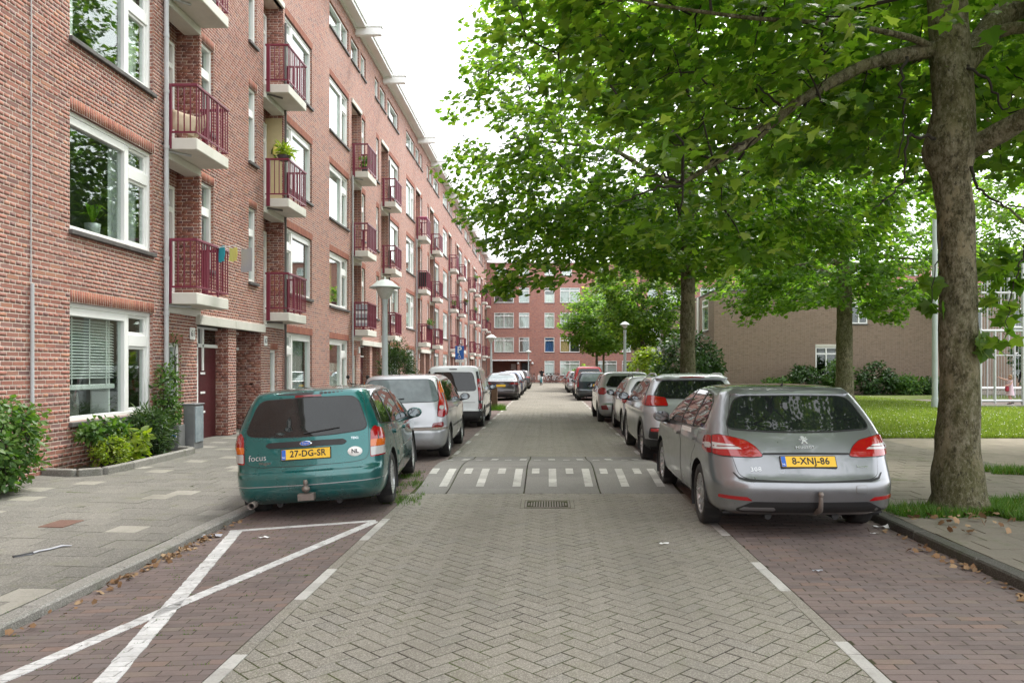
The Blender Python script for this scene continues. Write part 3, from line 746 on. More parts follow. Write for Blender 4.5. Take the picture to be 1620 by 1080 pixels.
for wn in wins:
    if wn[1] > NEAR_END - .5 and wn[0] != 'T':
        y0 = max(wn[1], NEAR_END + .01); u = y0
        if wn[1] < 45:
            while u < wn[2] + .03:
                mb.box(WX - .01, WX + .003, u + .004, u + .056, wn[4] + .006, wn[4] + 3 * COURSE - .006); u += .0605
        else: mb.box(WX - .01, WX + .003, y0, wn[2] + .05, wn[4], wn[4] + 3 * COURSE)
tag(mb.build('soldier_course', M['soldier'], apt), kind='stuff')
# --- windows
cache = {}
def wmesh(key, fn, mats):
    if key not in cache: b = MB(); fn(b); cache[key] = b.mesh(key[0], mats)
    return cache[key]
def rects(kind, w_, h, flip):
    """frame bars and panes of a window, in its own y, z"""
    f = .07; bars = [(0, w_, 0, f), (0, w_, h - f, h), (0, f, f, h - f), (w_ - f, w_, f, h - f)]; panes = []
    if kind == 'A':
        m0, m1 = w_ * .66, w_ * .715; t0, t1 = h * .66, h * .77
        bars += [(m0, m1, f, h - f), (m1, w_ - f, t0, t1), (f, m0, h - .19, h - f)]
        panes = [(f, m0, f, h - .19), (m1, w_ - f, f, t0), (m1, w_ - f, t1, h - f)]
        for p in panes[1:]: bars += [(p[0], p[0] + .045, p[2], p[3]), (p[1] - .06, p[1], p[2], p[3]), (p[0] + .045, p[1] - .06, p[2], p[2] + .05), (p[0] + .045, p[1] - .06, p[3] - .05, p[3])]
    elif kind == 'N':
        t0, t1 = h * .62, h * .72; bars += [(f, w_ - f, t0, t1)]; panes = [(f, w_ - f, f, t0), (f, w_ - f, t1, h - f)]
    elif kind == 'T' and w_ > 1.5:
        m0, m1 = w_ * .64, w_ * .69; bars += [(m0, m1, f, h - f)]; panes = [(f, m0, f, h - f), (m1, w_ - f, f, h - f)]
    elif kind == 'D':
        m0, m1 = w_ / 2 - .04, w_ / 2 + .04; t0, t1 = h * .76, h * .81; bars += [(m0, m1, f, h - f), (f, m0, t0, t1), (m1, w_ - f, t0, t1)]
        panes = [(f, m0, f, t0), (m1, w_ - f, f, t0), (f, m0, t1, h - f), (m1, w_ - f, t1, h - f)]
    elif kind == 'S':
        t0, t1 = h * .76, h * .81; bars += [(f, w_ - f, t0, t1)]; panes = [(f, w_ - f, f, t0), (f, w_ - f, t1, h - f)]
    else: panes = [(f, w_ - f, f, h - f)]
    if flip:
        bars = [(w_ - b, w_ - a, c, d) for a, b, c, d in bars]; panes = [(w_ - b, w_ - a, c, d) for a, b, c, d in panes]
    return bars, panes
def make_window(parent, kind, y0, z0, w_, h, flip=False, xf=WX, rot=None, org=None, curtain=None, glass='glass', sill=True, sub=True, setback=.12):
    """origin at the opening's lower left corner seen from outside; +x is outward, y runs along the wall"""
    bars, panes = rects(kind, w_, h, flip); key = (round(w_, 2), round(h, 2), kind, flip, round(setback, 2))
    def fr(b):
        for k, (p, q, r, s_) in enumerate(bars):
            dx = .004 * (k > 3); b.bbox(-setback - .06 + dx, -setback + .065 - dx * 2 - (.03 if k > 6 else 0), p + .001, q - .001, r + .001, s_ - .001, .006)
    o = link('window', wmesh(('window',) + key, fr, M['white']), parent, org or (xf, y0, z0), rot)
    for k, (p, q, r, s_) in enumerate(panes):
        def pn(b): b.box(-setback - .012, -setback - .004, p, q, r, s_)
        link('pane', wmesh(('pane',) + key + (k, glass), pn, M[glass]), o)
    if sill:
        def sl_(b): b.bbox(-setback + .06, .055, -.03, w_ + .05, -.075, -.004, .008)
        link('sill', wmesh(('sill',) + key, sl_, M['sill']), o)
    if curtain:
        cm, part = curtain
        def cu(b):
            y, n = (.08, 14); L = (w_ - .16)
            spans = {'full': [(0, 1)], 'sides': [(0, .18), (.82, 1)], 'left': [(0, .45)], 'right': [(.6, 1)], 'half': [(0, 1)], 'top': [(0, 1)]}[part]
            za, zb = (.06, h - .06) if part not in ('half', 'top') else ((.06, h * .55) if part == 'half' else (h * .5, h - .06))
            for p, q in spans:
                m_ = max(4, int((q - p) * L / .045)); pr = None
                for k in range(m_ + 1):
                    yy = y + L * (p + (q - p) * k / m_); xx = -setback - .13 + .018 * math.sin(k * 1.55) + .006 * math.sin(k * .7)
                    if pr: b.add([(pr[0], pr[1], za), (xx, yy, za), (xx, yy, zb), (pr[0], pr[1], zb)], [(0, 1, 2, 3)], 0, True)
                    pr = (xx, yy)
        link('curtain', wmesh(('curtain',) + key + (cm, part), cu, M[cm]), o)
    return o
CUR = [('curtain', 'full'), ('curtain', 'full'), ('curtain_grey', 'full'), ('curtain', 'sides'), ('curtain', 'left'), ('curtain_grey', 'half'), ('curtain', 'top'), None]
r2 = random.Random(3)
for kind, y0, y1, z0, z1, i, k in wins:
    kk = {'A': 'A', 'B': 'A', 'N': 'N', 'G': 'G', 'T': 'T'}[kind]; cur = r2.choice(CUR)
    if i >= 1 and k >= 1: cur = r2.choice(CUR[:4] + CUR[:3])
    if kind == 'A' and i == 0: cur = {0: None, 1: ('curtain_grey', 'right'), 2: ('curtain', 'sides'), 3: ('curtain', 'full')}[k]
    if kind == 'B' and i == 0: cur = {0: ('curtain_grey', 'full'), 1: None, 2: ('curtain', 'full'), 3: ('curtain', 'full')}[k]
    if kind == 'A' and i == 1: cur = {0: ('curtain', 'half'), 1: ('curtain_tan', 'left'), 2: ('curtain', 'full'), 3: ('curtain', 'full')}[k]
    if kind == 'G': cur = ('curtain_grey', 'full')
    o = make_window(apt, kk, y0, z0, y1 - y0, z1 - z0, flip=(kind == 'B' or (kind == 'T' and y0 > AX0 + UNIT * i)), curtain=cur)
    if kind == 'A' and i == 0 and k == 0:                       # the venetian blind, let half down
        w_ = (y1 - y0) * .60
        me = MB(); me.obox((0, w_ / 2, 0), (.05, w_, .006), Matrix.Rotation(math.radians(32), 3, 'Y')); me = me.mesh('slat', M['blind'])
        for s_ in range(20): link('slat', me, o, (-.215, .07, (z1 - z0) - .24 - s_ * .0455))
        b = MB(); b.bbox(-.245, -.185, .06, .08 + w_, .45, .53, .01); b.build('blind_rail', M['blind'], o)
        for yy in (.27, .72, 1.18):
            b = MB(); b.box(-.185, -.18, .07 + yy - .012, .07 + yy + .012, .5, z1 - z0 - .2); b.build('blind_tape', M['blind'], o)
        b = MB(); b.box(-.5, -.2, 1.35, 1.38, .05, 1.6); b.build('white_panel', M['curtain'], o)
        b = MB(); b.lathe([(.02, .52), (.16, .50), (.22, .42), (.24, .25), (.235, .02)], 20, (-.42, .45, .0)); b.build('chair_back', M['pipe_dark'], o)
    if kind == 'A' and i == 0 and k == 1:
        b = MB(); b.lathe([(.0, 0), (.10, 0), (.12, .2), (.11, .2), (.10, .17), (0, .17)], 18, (-.33, 1.12, .08)); b.build('plant_pot', M['steel'], o)
        b = MB()
        for q in range(14):
            an = q * 2.4; rr = .10 + .08 * (q % 3); h_ = .2 + .05 * (q % 4)
            b.add([(-.33, 1.12, .26), (-.33 + math.cos(an) * rr * .6 - .03 * math.sin(an), 1.12 + math.sin(an) * rr * .6 + .03 * math.cos(an), .26 + h_), (-.33 + math.cos(an) * rr * 1.3, 1.12 + math.sin(an) * rr * 1.3, .26 + h_ * .75), (-.33 + math.cos(an) * rr * .6 + .03 * math.sin(an), 1.12 + math.sin(an) * rr * .6 - .03 * math.cos(an), .26 + h_ * .95)], [(0, 1, 2, 3)])
        b.build('house_plant', M['leaf_light'], o)
# --- balconies
RA = random.Random(8)
def rail_meshes(L, near):
    key = ('rail', round(L, 2), near)
    if key in cache: return cache[key]
    D = .56; fr = MB(); b1 = []
    fr.bbox(-.0, D + .02, -.02, .03, .93, .98, .006); fr.bbox(D - .03, D + .02, .03, L - .03, .93, .98, .006); fr.bbox(0, D + .02, L - .03, L + .02, .93, .98, .006)
    fr.bbox(0, D + .01, -.01, .02, .085, .12, .004); fr.bbox(D - .02, D + .01, .02, L - .02, .085, .12, .004); fr.bbox(0, D + .01, L - .02, L + .01, .085, .12, .004)
    fr.bbox(.03, .12, -.035, -.008, -.20, .97, .004); fr.bbox(.03, .12, L + .008, L + .035, -.20, .97, .004)
    for yy in (L * .33, L * .66): fr.bbox(D - .02, D + .01, yy - .02, yy + .02, .0, .97, .004)
    pos = [(D * (q + 1) / 5, .005) for q in range(4)] + [(D - .005, .02 + (L - .04) * q / 13) for q in range(14)] + [(D * (q + 1) / 5, L - .005) for q in range(4)]
    bm_ = MB(); bm_.bbox(-.010, .010, -.010, .010, .12, .93, .003)
    if not near:
        for x, y in pos: fr.box(x - .009, x + .009, y - .009, y + .009, .115, .935)
    cache[key] = (fr.mesh('railing', M['maroon']), bm_.mesh('bar', M['maroon']), pos); return cache[key]
balc = {}
for i in range(6):
    a = AX0 + UNIT * i
    for side, y0, y1 in (('A', a - 2.97, a - 1.57), ('B', a + 2.02, a + 3.42)):
        if y1 > 88.5: continue
        for k in (1, 2, 3):
            z = .12 + 2.80 * k; L = y1 - y0
            b = MB(); b.bbox(WX - .44, WX + .57, y0, y1, z - .21, z, .012); b.bbox(WX - .30, WX + .03, (a - 3.005 if side == 'A' else a + 1.905), (a - 1.595 if side == 'A' else a + 3.295), z - .36, z - .215, .006)
            sl = b.build('balcony_slab', M['slab_under'], apt)
            b = MB(); b.tube([(WX + .30, y0 + .35, z - .235), (WX + .04, y0 + .06, z - .235), (WX + .03, y0 + .02, z - .26)], .022, 8); b.build('drain_pipe', M['pipe_dark'] if side == 'B' else M['pipe'], sl)
            fr, bar, pos = rail_meshes(L, i < 2)
            r = link('railing', fr, apt, (WX, y0, z))
            if i < 2:
                for x, y in pos: link('bar', bar, r, (x, y, 0))
            balc[(i, side, k)] = (y0, y1, z)
            dz = z + .02
            make_window(apt, 'S', y0 + .15, dz, 1.0, 2.15, flip=side == 'B', xf=WX - .46 + .13, curtain=RA.choice([None, ('curtain', 'full'), ('curtain_grey', 'full')]), sill=False)
    # lintels on top of the recesses, entrances
    for p, q in ((a - 3.03, a - 1.57), (a + 1.88, a + 3.32)):
        b = MB(); b.bbox(WX - .1, WX + .045, p, q, 10.95, 11.10, .006); b.build('lintel', M['concrete'], apt)
    for p, q in ((a - 1.76, a - .005), (a + .005, a + 1.80)):
        b = MB(); b.bbox(WX - .25, WX + .09, p, q, 2.41, 2.60, .008); b.build('lintel', M['concrete'], apt)
    for p, q, fl in ((a - 1.70, a - .20, 0), (a + .24, a + 1.72, 1)):
        xd = WX - (.30 if not fl else .60); b = MB(); b.bbox(xd, xd + .05, p + .55 if not fl else p + .08, q - .06 if not fl else q - .55, .08, 1.98, .006); dr = b.build('door', M['maroon_door'], apt)
        y0 = p + .55 if not fl else p + .08
        b = MB(); b.bbox(xd, xd + .04, p + .02, p + .5 if not fl else q, .08, 1.98, .004) if False else None
        b = MB()
        for yy0, yy1, zz0, zz1 in ((p + .01, q - .01, 1.98, 2.05), (p + .01, q - .01, 2.36, 2.41), (p + .48, p + .55, .08, 2.36) if not fl else (q - .55, q - .48, .08, 2.36), ((p + q) / 2, (p + q) / 2 + .07, 1.5, 2.36)):
            b.bbox(xd + .002, xd + .075, yy0, yy1, zz0, zz1, .004)
        b.build('door_frame', M['white'], apt)
        b = MB(); b.box(xd + .01, xd + .02, p + .02, q - .02, .08, 2.36); b.build('door_glass', M['glass_dark'], apt)
        for zz in (.62, 1.02, 1.42):
            b = MB(); b.bbox(xd + .05, xd + .062, y0 + .14, y0 + .36, zz, zz + .045, .004); b.build('letter_slot', M['white'], dr)
        b = MB(); b.bbox(WX - .62, WX + .06, p, q, .0, .075, .01); b.build('doorstep', M['concrete'], apt)
    # pipes
    if i >= 0:
        pr_ = .042 if i == 0 else .03; b = MB(); b.tube([(WX + .06, a - 3.06, .1), (WX + .06, a - 3.06, 8.35)], pr_, 10)
        for q in range(8): b.tube([(WX + .06, a - 3.06, .5 + q), (WX + .06, a - 3.06, .56 + q)], pr_ + .008, 10)
        b.build('downpipe', M['pipe'], apt)
        b = MB(); b.tube([(WX + .045, a + 3.355, .1), (WX + .045, a + 3.355, 10.6)], .032, 8); b.build('drainpipe', M['pipe_dark'], apt)
b = MB(); b.tube([(WX + .03, 10.4, .95), (WX + .03, 10.4, 2.68)], .024, 8); b.build('conduit', M['pipe'], apt)
b = MB(); b.tube([(WX + .012, 10.4, 2.68), (WX + .012, 10.41, 8), (WX + .012, 10.4, 13.8)], .008, 6); b.build('cable', M['pipe'], apt)
# --- eaves
b = MB(); b.box(WX - .4, WX + .375, Y0, 88.9, 13.83, 13.86); b.box(WX - .01, WX + .05, Y0, 88.9, 13.76, 13.83); b.build('soffit', M['white'], apt)
b = MB(); b.bbox(WX + .345, WX + .40, Y0, 88.9, 13.80, 14.08, .01); b.bbox(WX + .40, WX + .455, Y0, 88.9, 13.92, 14.11, .015); b.box(WX - .4, WX + .345, Y0, 88.9, 13.95, 14.06); b.build('gutter', M['white'], apt)
for i in range(6):
    for s_ in (-2.36, 2.36):
        y = AX0 + UNIT * i + s_
        if y > 88: continue
        b = MB(); b.bbox(WX - .02, WX + .93, y - .10, y + .10, 13.56, 13.84, .02); b.bbox(WX - .02, WX + .97, y - .13, y + .13, 13.84, 13.90, .01); b.build('hoist_beam', M['white'], apt)
def text_mesh(s_, size, name, mat, parent=None, depth=.002, bold=0., spacing=1.0):
    c = bpy.data.curves.new(name, 'FONT'); c.body = s_; c.size = size; c.extrude = depth; c.offset = bold; c.align_x = 'CENTER'; c.align_y = 'CENTER'; c.resolution_u = 3; c.space_character = spacing
    o = bpy.data.objects.new('tmp', c); me = bpy.data.meshes.new_from_object(o); bpy.data.objects.remove(o); bpy.data.curves.remove(c)
    me.materials.clear(); me.materials.append(mat); me.name = name; return link(name, me, parent)
for i, nums in enumerate((('61', '63'), ('57', '59'), ('53', '55'))):
    a = AX0 + UNIT * i
    for n_, y in zip(nums, (a - 1.93, a + 2.0)):
        b = MB(); b.bbox(WX, WX + .025, y - .10, y + .10, 2.10, 2.34, .01); s_ = b.build('number_sign', M['white'], apt)
        if i == 0:
            t = text_mesh(n_, .17, 'number', M['ink'], s_); t.matrix_local = Matrix.Translation((WX + .026, y, 2.22)) @ Matrix(((0, 0, 1), (1, 0, 0), (0, 1, 0))).to_4x4()
# cream panel with the parrot
yy = AX0 + 3.30
b = MB(); b.box(WX - .455, WX - .03, yy - .022, yy - .006, 5.74, 8.08); b.build('painted_panel', M['cream'], apt)
pt = root('parrot_ornament', 'yellow and green parrot ornament hung on the cream balcony wall', 'ornament', (WX - .21, yy - .03, 7.25))
b = MB(); b.tube([(-.02, 0, -.16), (0, -.01, -.02), (.035, -.015, .10), (.045, -.01, .17)], [.02, .06, .055, .012], 8); b.build('body', M['cloth_yellow'], pt)
b = MB(); b.tube([(-.03, -.005, -.1), (.03, -.01, -.2), (.10, -.005, -.25)], [.03, .022, .008], 6); b.tube([(.0, -.03, .08), (-.05, -.035, -.02), (-.08, -.03, -.12)], [.02, .03, .008], 6); b.build('tail', M['leaf_dark'], pt)
# ---------------------------------------------------------------- the building closing the street
YE = 89.0
eb = root('end_building', 'red brick apartment block with white windows closing the far end of the street', 'building', (0, YE, 0))
ew = []
for n_ in range(5):
    ax = -1.2 + 11.8 * n_
    for x0, x1, kind in ((ax - 4.9, ax - 2.64, 'D'), (ax - 2.06, ax - .87, 'S'), (ax + .87, ax + 2.0, 'S'), (ax + 2.64, ax + 4.9, 'D')):
        for k in range(5):
            if n_ == 0 and k == 0 and x1 < -1.5: continue
            if k < 4: ew.append((x0, x1, (.78, 3.42, 6.2, 9.08)[k], (2.45, 5.13, 7.95, 10.8)[k], kind, n_, k))
            else: ew.append((x0 + (.2 if kind == 'D' else 0), x1 - (.9 if kind == 'D' else 0), 12.19, 13.06, 'T2', n_, k))
ops = [(q[0], q[1], q[2], q[3], .12) for q in ew] + [(-6.3, -3.45, 0, 2.4, 3.0), (-3.15, -2.0, 0, 2.4, 1.2)]
mb = MB(); xs = sorted({-7.4, 62.} | {v for o in ops for v in o[:2]}); 
for u0, u1 in zip(xs, xs[1:]):
    um = (u0 + u1) / 2; col = sorted([o for o in ops if o[0] < um < o[1]], key=lambda o: o[2]); z = -.1
    for o in col + [(0, 0, 13.64, 13.64)]:
        if o[2] > z: mb.quad((u0, 0, z), (u1, 0, z), (u1, 0, o[2]), (u0, 0, o[2]))
        z = max(z, o[3])
for x0, x1, z0, z1, d in ops:
    mb.quad((x0, 0, z0), (x0, d, z0), (x0, d, z1), (x0, 0, z1)); mb.quad((x1, 0, z0), (x1, 0, z1), (x1, d, z1), (x1, d, z0)); mb.quad((x0, 0, z1), (x0, d, z1), (x1, d, z1), (x1, 0, z1)); mb.quad((x0, 0, z0), (x1, 0, z0), (x1, d, z0), (x0, d, z0))
    if d > .5: mb.quad((x0, d, z0), (x1, d, z0), (x1, d, z1), (x0, d, z1))
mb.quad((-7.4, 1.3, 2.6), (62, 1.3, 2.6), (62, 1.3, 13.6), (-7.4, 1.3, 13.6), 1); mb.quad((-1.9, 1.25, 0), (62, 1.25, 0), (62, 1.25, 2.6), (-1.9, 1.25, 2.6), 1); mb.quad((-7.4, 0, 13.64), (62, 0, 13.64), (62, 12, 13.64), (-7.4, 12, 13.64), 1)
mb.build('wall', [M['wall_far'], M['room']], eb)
b = MB(); b.bbox(-7.4, 62, -.25, .15, 13.60, 13.74, .02); b.build('cornice', M['white'], eb)
b = MB(); b.bbox(-6.5, -1.85, -.5, .1, 2.42, 2.56, .02); b.build('canopy', M['white'], eb)
b = MB(); b.bbox(-2.98, -2.2, 1.10, 1.16, .02, 2.2, .01); b.build('door', M['black'], eb)
for x in (-3.35, -1.72):
    b = MB(); b.lathe([(.0, -.14), (.10, -.10), (.14, 0), (.10, .10), (0, .14)], 12, (x, -.14, 2.16)); b.build('globe_lamp', M['white_far'], eb)
b = MB(); b.bbox(-4.3, -3.7, 2.93, 2.99, .9, 2.1, .01); b.build('window', M['white_far'], eb)
RZ = (0, 0, -math.pi / 2); r3 = random.Random(21)
for x0, x1, z0, z1, kind, n_, k in ew:
    cur = r3.choice([('curtain', 'full'), ('curtain', 'full'), ('curtain_grey', 'full'), ('curtain_grey', 'full'), ('curtain', 'half'), None])
    if n_ == 0 and k == 1 and kind == 'S' and x0 > -1.2: cur = ('curtain_blue', 'full')
    if n_ == 0 and k == 1 and kind == 'D' and x0 > 0: cur = ('curtain_tan', 'left')
    make_window(eb, 'D' if kind == 'T2' else kind, 0, 0, x1 - x0, z1 - z0, rot=RZ, org=(x0, 0, z0), curtain=cur, setback=.09)
# ---------------------------------------------------------------- the low brown building on the right
BX, BY, BZ = 9.66, 45.0, 6.04
lb = root('brown_building', 'low two storey brown brick building with a blank side wall behind the lawn', 'building', (0, 0, 0))
bw = [((1290 - CX) * BY / F, (1324 - CX) * BY / F, EYE - (598 - CY) * BY / F, EYE - (549 - CY) * BY / F), ((1345 - CX) * BY / F, (1372 - CX) * BY / F, EYE - (512 - CY) * BY / F, EYE - (478 - CY) * BY / F)]
sw = [(46.7, 48.5, 3.85, 5.75), (46.9, 48.3, .8, 2.3), (51.5, 53, 3.85, 5.75), (51.5, 53, .8, 2.3)]
mb = MB(); BR = 22.6
xs = sorted({BX, BR} | {v for o in bw for v in o[:2]})
for u0, u1 in zip(xs, xs[1:]):
    um = (u0 + u1) / 2; z = -.1
    for o in sorted([o for o in bw if o[0] < um < o[1]], key=lambda o: o[2]) + [(0, 0, BZ, BZ)]:
        if o[2] > z: mb.quad((u0, BY, z), (u1, BY, z), (u1, BY, o[2]), (u0, BY, o[2]))
        z = max(z, o[3])
ys = sorted({BY, 64.} | {v for o in sw for v in o[:2]})
for u0, u1 in zip(ys, ys[1:]):
    um = (u0 + u1) / 2; z = -.1
    for o in sorted([o for o in sw if o[0] < um < o[1]], key=lambda o: o[2]) + [(0, 0, BZ, BZ)]:
        if o[2] > z: mb.quad((BX, u1, z), (BX, u0, z), (BX, u0, o[2]), (BX, u1, o[2]))
        z = max(z, o[3])
for x0, x1, z0, z1 in bw:
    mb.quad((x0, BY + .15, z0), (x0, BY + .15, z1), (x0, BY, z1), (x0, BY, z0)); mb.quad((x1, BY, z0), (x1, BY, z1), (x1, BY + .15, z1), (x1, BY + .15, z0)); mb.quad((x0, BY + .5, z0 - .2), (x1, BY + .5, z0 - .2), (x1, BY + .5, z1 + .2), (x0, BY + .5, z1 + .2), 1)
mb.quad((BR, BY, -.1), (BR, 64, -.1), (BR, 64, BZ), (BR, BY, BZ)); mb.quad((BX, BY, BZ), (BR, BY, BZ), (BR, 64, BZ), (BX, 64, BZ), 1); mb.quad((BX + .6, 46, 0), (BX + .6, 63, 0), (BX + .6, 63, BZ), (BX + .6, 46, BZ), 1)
mb.build('wall', [M['wall_brown'], M['room']], lb)
b = MB(); b.bbox(BX - .04, BR + .05, BY - .04, BY + .2, BZ, BZ + .07, .01); b.bbox(BX - .04, BX + .2, BY + .2, 64, BZ, BZ + .07, .01); b.build('roof_edge', M['roof'], lb)
for x0, x1, z0, z1 in bw:
    o = make_window(lb, 'D', 0, 0, x1 - x0, z1 - z0, rot=RZ, org=(x0, BY, z0), curtain=None, setback=.05, glass='glass_dark')
    b = MB(); b.bbox(x0 - .02, x1 + .02, BY - .05, BY + .1, z1, z1 + .16, .01); b.build('lintel', M['concrete'], lb)
for y0, y1, z0, z1 in sw: make_window(lb, 'S', 0, 0, y1 - y0, z1 - z0, rot=(0, 0, math.pi), org=(BX, y1, z0), setback=.06, curtain=('curtain_grey', 'full'))
b = MB(); b.tube([(BX - .08, 49.4, 0), (BX - .08, 49.4, BZ)], .09, 8); b.build('downpipe', M['white'], lb)
# gabled row house further back
gh = root('gabled_house', 'pale house with a white sloping gable board half hidden behind the street trees', 'house', (0, 0, 0))
b = MB(); b.box(8.6, 20, 66, 80, 0, 5.6); b.build('wall', M['wall_brown'], gh)
b = MB(); b.add([(8.4, 65.8, 5.6), (11.4, 65.8, 7.5), (14.5, 65.8, 5.6), (8.4, 80, 5.6), (11.4, 80, 7.5), (14.5, 80, 5.6)], [(0, 2, 1), (3, 4, 5), (0, 1, 4, 3), (1, 2, 5, 4)]); b.build('roof', M['roof'], gh)
b = MB(); b.add([(8.2, 65.6, 5.5), (8.2, 65.6, 6.3), (11.4, 65.6, 8.2), (11.4, 65.6, 7.4)], [(0, 3, 2, 1)]); b.add([(8.2, 65.8, 5.5), (8.2, 65.8, 6.3), (11.4, 65.8, 8.2), (11.4, 65.8, 7.4)], [(0, 1, 2, 3)]); b.add([(8.2, 65.6, 5.5), (11.4, 65.6, 7.4), (11.4, 65.8, 7.4), (8.2, 65.8, 5.5)], [(0, 1, 2, 3)]); b.add([(8.2, 65.6, 6.3), (11.4, 65.6, 8.2), (11.4, 65.8, 8.2), (8.2, 65.8, 6.3)], [(0, 3, 2, 1)]); b.build('gable_board', M['white_far'], gh)
b = MB(); b.bbox(8.5, 9.6, 65.9, 66.0, 2.8, 5.0, .02); b.build('window', M['white_far'], gh)
# house behind the play cage
bh = root('grey_house', 'dark brick building behind the play cage and bushes', 'building', (0, 0, 0))
b = MB(); b.box(27, 52, 56, 66, 0, 7.5); b.build('wall', M['wall_brown'], bh)
b = MB(); b.bbox(26.8, 52.2, 55.8, 66.2, 7.5, 7.65, .02); b.build('roof_edge', M['white'], bh)
for x in (29.5, 33.5, 37.5):
    for z in (1.0, 4.2):
        b = MB(); b.bbox(x, x + 1.8, 55.95, 56.05, z, z + 1.7, .02); o = b.build('window', M['white_far'], bh); b = MB(); b.box(x + .1, x + .85, 55.93, 55.95, z + .1, z + 1.6); b.box(x + .95, x + 1.7, 55.93, 55.95, z + .1, z + 1.6); b.build('pane', M['glass_dark'], o)

# ---------------------------------------------------------------- street furniture
def street_lamp(x, y, z0, h, label, near, hd=1.):
    t = root('street_lamp', label, 'lamp', (x, y, z0), 0, 'street lamps along the street')
    sg = 20 if near else 12
    b = MB(); b.tube([(0, 0, 0), (0, 0, h * .28), (0, 0, h * .30), (0, 0, h - .3)], [.088, .082, .074, .055], sg); b.build('post', M['lamp_grey'], t)
    b = MB(); b.tube([(0, 0, h - .32), (0, 0, h - .20)], [.064, .07], sg); b.build('collar', M['lamp_grey'], t)
    b = MB(); b.lathe([(.07, h - .22), (.10, h - .20), (.17, h - .08), (.215, h + .02), (.21, h + .04)], sg); b.build('glass_bowl', M['lamp_glass'], t)
    b = MB(); b.lathe([(.345, h + .03), (.355, h + .045), (.31, h + .07), (.245, h + .12), (.17, h + .185), (.07, h + .225), (0, h + .235)], sg * 2); b.lathe([(.345, h + .03), (.20, h + .055), (0, h + .06)][::-1], sg * 2); b.lathe([(.0, h + .29), (.018, h + .285), (.022, h + .23)][::-1], 8); b.build('shade', M['lamp_shade'], t)
    for o in list(COL.objects)[-2:]:
        if hd != 1. and o.parent == t: o.scale = (hd, hd, hd); o.location = (0, 0, h * (1 - hd))
    if near: b = MB(); b.bbox(-.05, .05, -.10, -.075, .9, 1.3, .01); b.build('hatch', M['lamp_grey'], t)
    return t
M['lamp_glass'] = simple('lamp_glass', (.50, .50, .45), .25, var=.08)
YL = 20.0
street_lamp((609 - CX) * 17.6 / F, 17.6, .02, EYE - .02 + (583 - 458) * 17.6 / F, 'grey street lamp with a domed shade behind the silver people carrier', True)
street_lamp((777 - CX) * 46 / F, 46, .02, 3.3, 'street lamp on the left pavement beyond the dark saloon car', False)
street_lamp((836 - CX) * 84 / F, 84, .02, 1.54 + 30 * 84 / F - .3, 'pale thin street lamp in front of the end building doorway', False)
street_lamp((988.5 - CX) * 33 / F, 33, .08, 3.30, 'grey street lamp among the green bushes on the right', False, .62)
sg = root('parking_sign', 'blue parking sign with a wheelchair symbol on a pole behind the white van', 'sign', ((727 - CX) * 26.5 / F, 26.5, .02))
k_ = 26.5 / F
b = MB(); b.tube([(0, .05, 0), (0, .05, 2.35)], .03, 8); b.build('pole', M['steel'], sg)
zs0, zs1 = EYE + (583 - 569) * k_, EYE + (583 - 548) * k_
b = MB(); b.bbox(-.15, .15, 0, .015, zs0, zs1, .004); pl_ = b.build('panel', M['sign_blue'], sg)
b = MB(); b.bbox(-.15, .15, 0, .015, zs0 - .10, zs0 - .02, .004); b.build('sub_panel', M['white'], sg)
t = text_mesh('P', .30, 'letter', M['white'], pl_, bold=.008); t.matrix_local = Matrix.Translation((-.005, -.003, zs0 + .31)) @ Matrix.Rotation(math.pi / 2, 4, 'X')
b = MB(); zz = zs0 + .10
b.tube([(-.02, -.004, zz + .12), (-.02, -.004, zz + .02), (.035, -.004, zz + .02), (.055, -.004, zz - .07), (.08, -.004, zz - .07)], .011, 6); b.tube([(-.02, -.004, zz + .07), (.03, -.004, zz + .065)], .009, 6); b.lathe([(.0, -.008), (.022, -.006), (.022, 0)], 10, (-.02, -.003, zz + .155), 'y')
b.tube([(-.01 + .062 * math.cos(q), -.004, zz - .02 + .062 * math.sin(q)) for q in [math.radians(d) for d in range(110, 350, 20)]], .009, 6); b.v = [(x * .72, y, zz + (z - zz) * .72) for x, y, z in b.v]; b.build('wheelchair_symbol', M['white'], pl_)
t = text_mesh('6 12 3', .055, 'sub_text', M['ink'], sg); t.matrix_local = Matrix.Translation((0, -.003, zs0 - .06)) @ Matrix.Rotation(math.pi / 2, 4, 'X')
bo = root('wooden_bollard', 'short brown wooden post at the bay edge before the dark saloon', 'bollard', (-2.0, 29.4, 0))
b = MB(); b.bbox(-.11, .11, -.11, .11, 0, .80, .015); b.build('post', M['wood'], bo)
b = MB(); b.bbox(-.12, .12, -.12, .12, .80, .84, .012); b.build('cap', M['wood'], bo)
# utility cabinets by the entrance
ub = root('utility_cabinet', 'tall narrow grey utility cabinet beside the first entrance, its door scribbled', 'cabinet', (-6.50, 14.28, .08))
b = MB(); b.bbox(-.10, .10, -.19, .19, 0, .80, .008); b.build('body', M['grey_box'], ub)
b = MB(); b.bbox(.10, .112, -.165, .165, .12, .77, .004); b.build('door', simple('scribbled_door', (.24, .29, .32), .5, var=.25, scale=7, dirt=((.5, .55, .58), 5, .5)), ub)
b = MB(); b.bbox(-.12, .12, -.21, .21, .80, .825, .008); b.build('lid', M['grey_box'], ub)
u2 = root('meter_box', 'low grey box with a white and blue sticker in the corner of the planted bed', 'box', (-6.66, 13.86, .085))
b = MB(); b.bbox(-.15, .15, -.12, .12, 0, .46, .012); b.build('body', M['grey_box'], u2)
b = MB(); b.bbox(-.03, .11, -.123, -.119, .20, .36, .001); st = b.build('sticker', M['white'], u2); b = MB(); b.box(-.025, .03, -.126, -.1235, .27, .35); b.box(.04, .10, -.126, -.1235, .25, .30); b.build('sticker_print', M['sign_blue'], st)
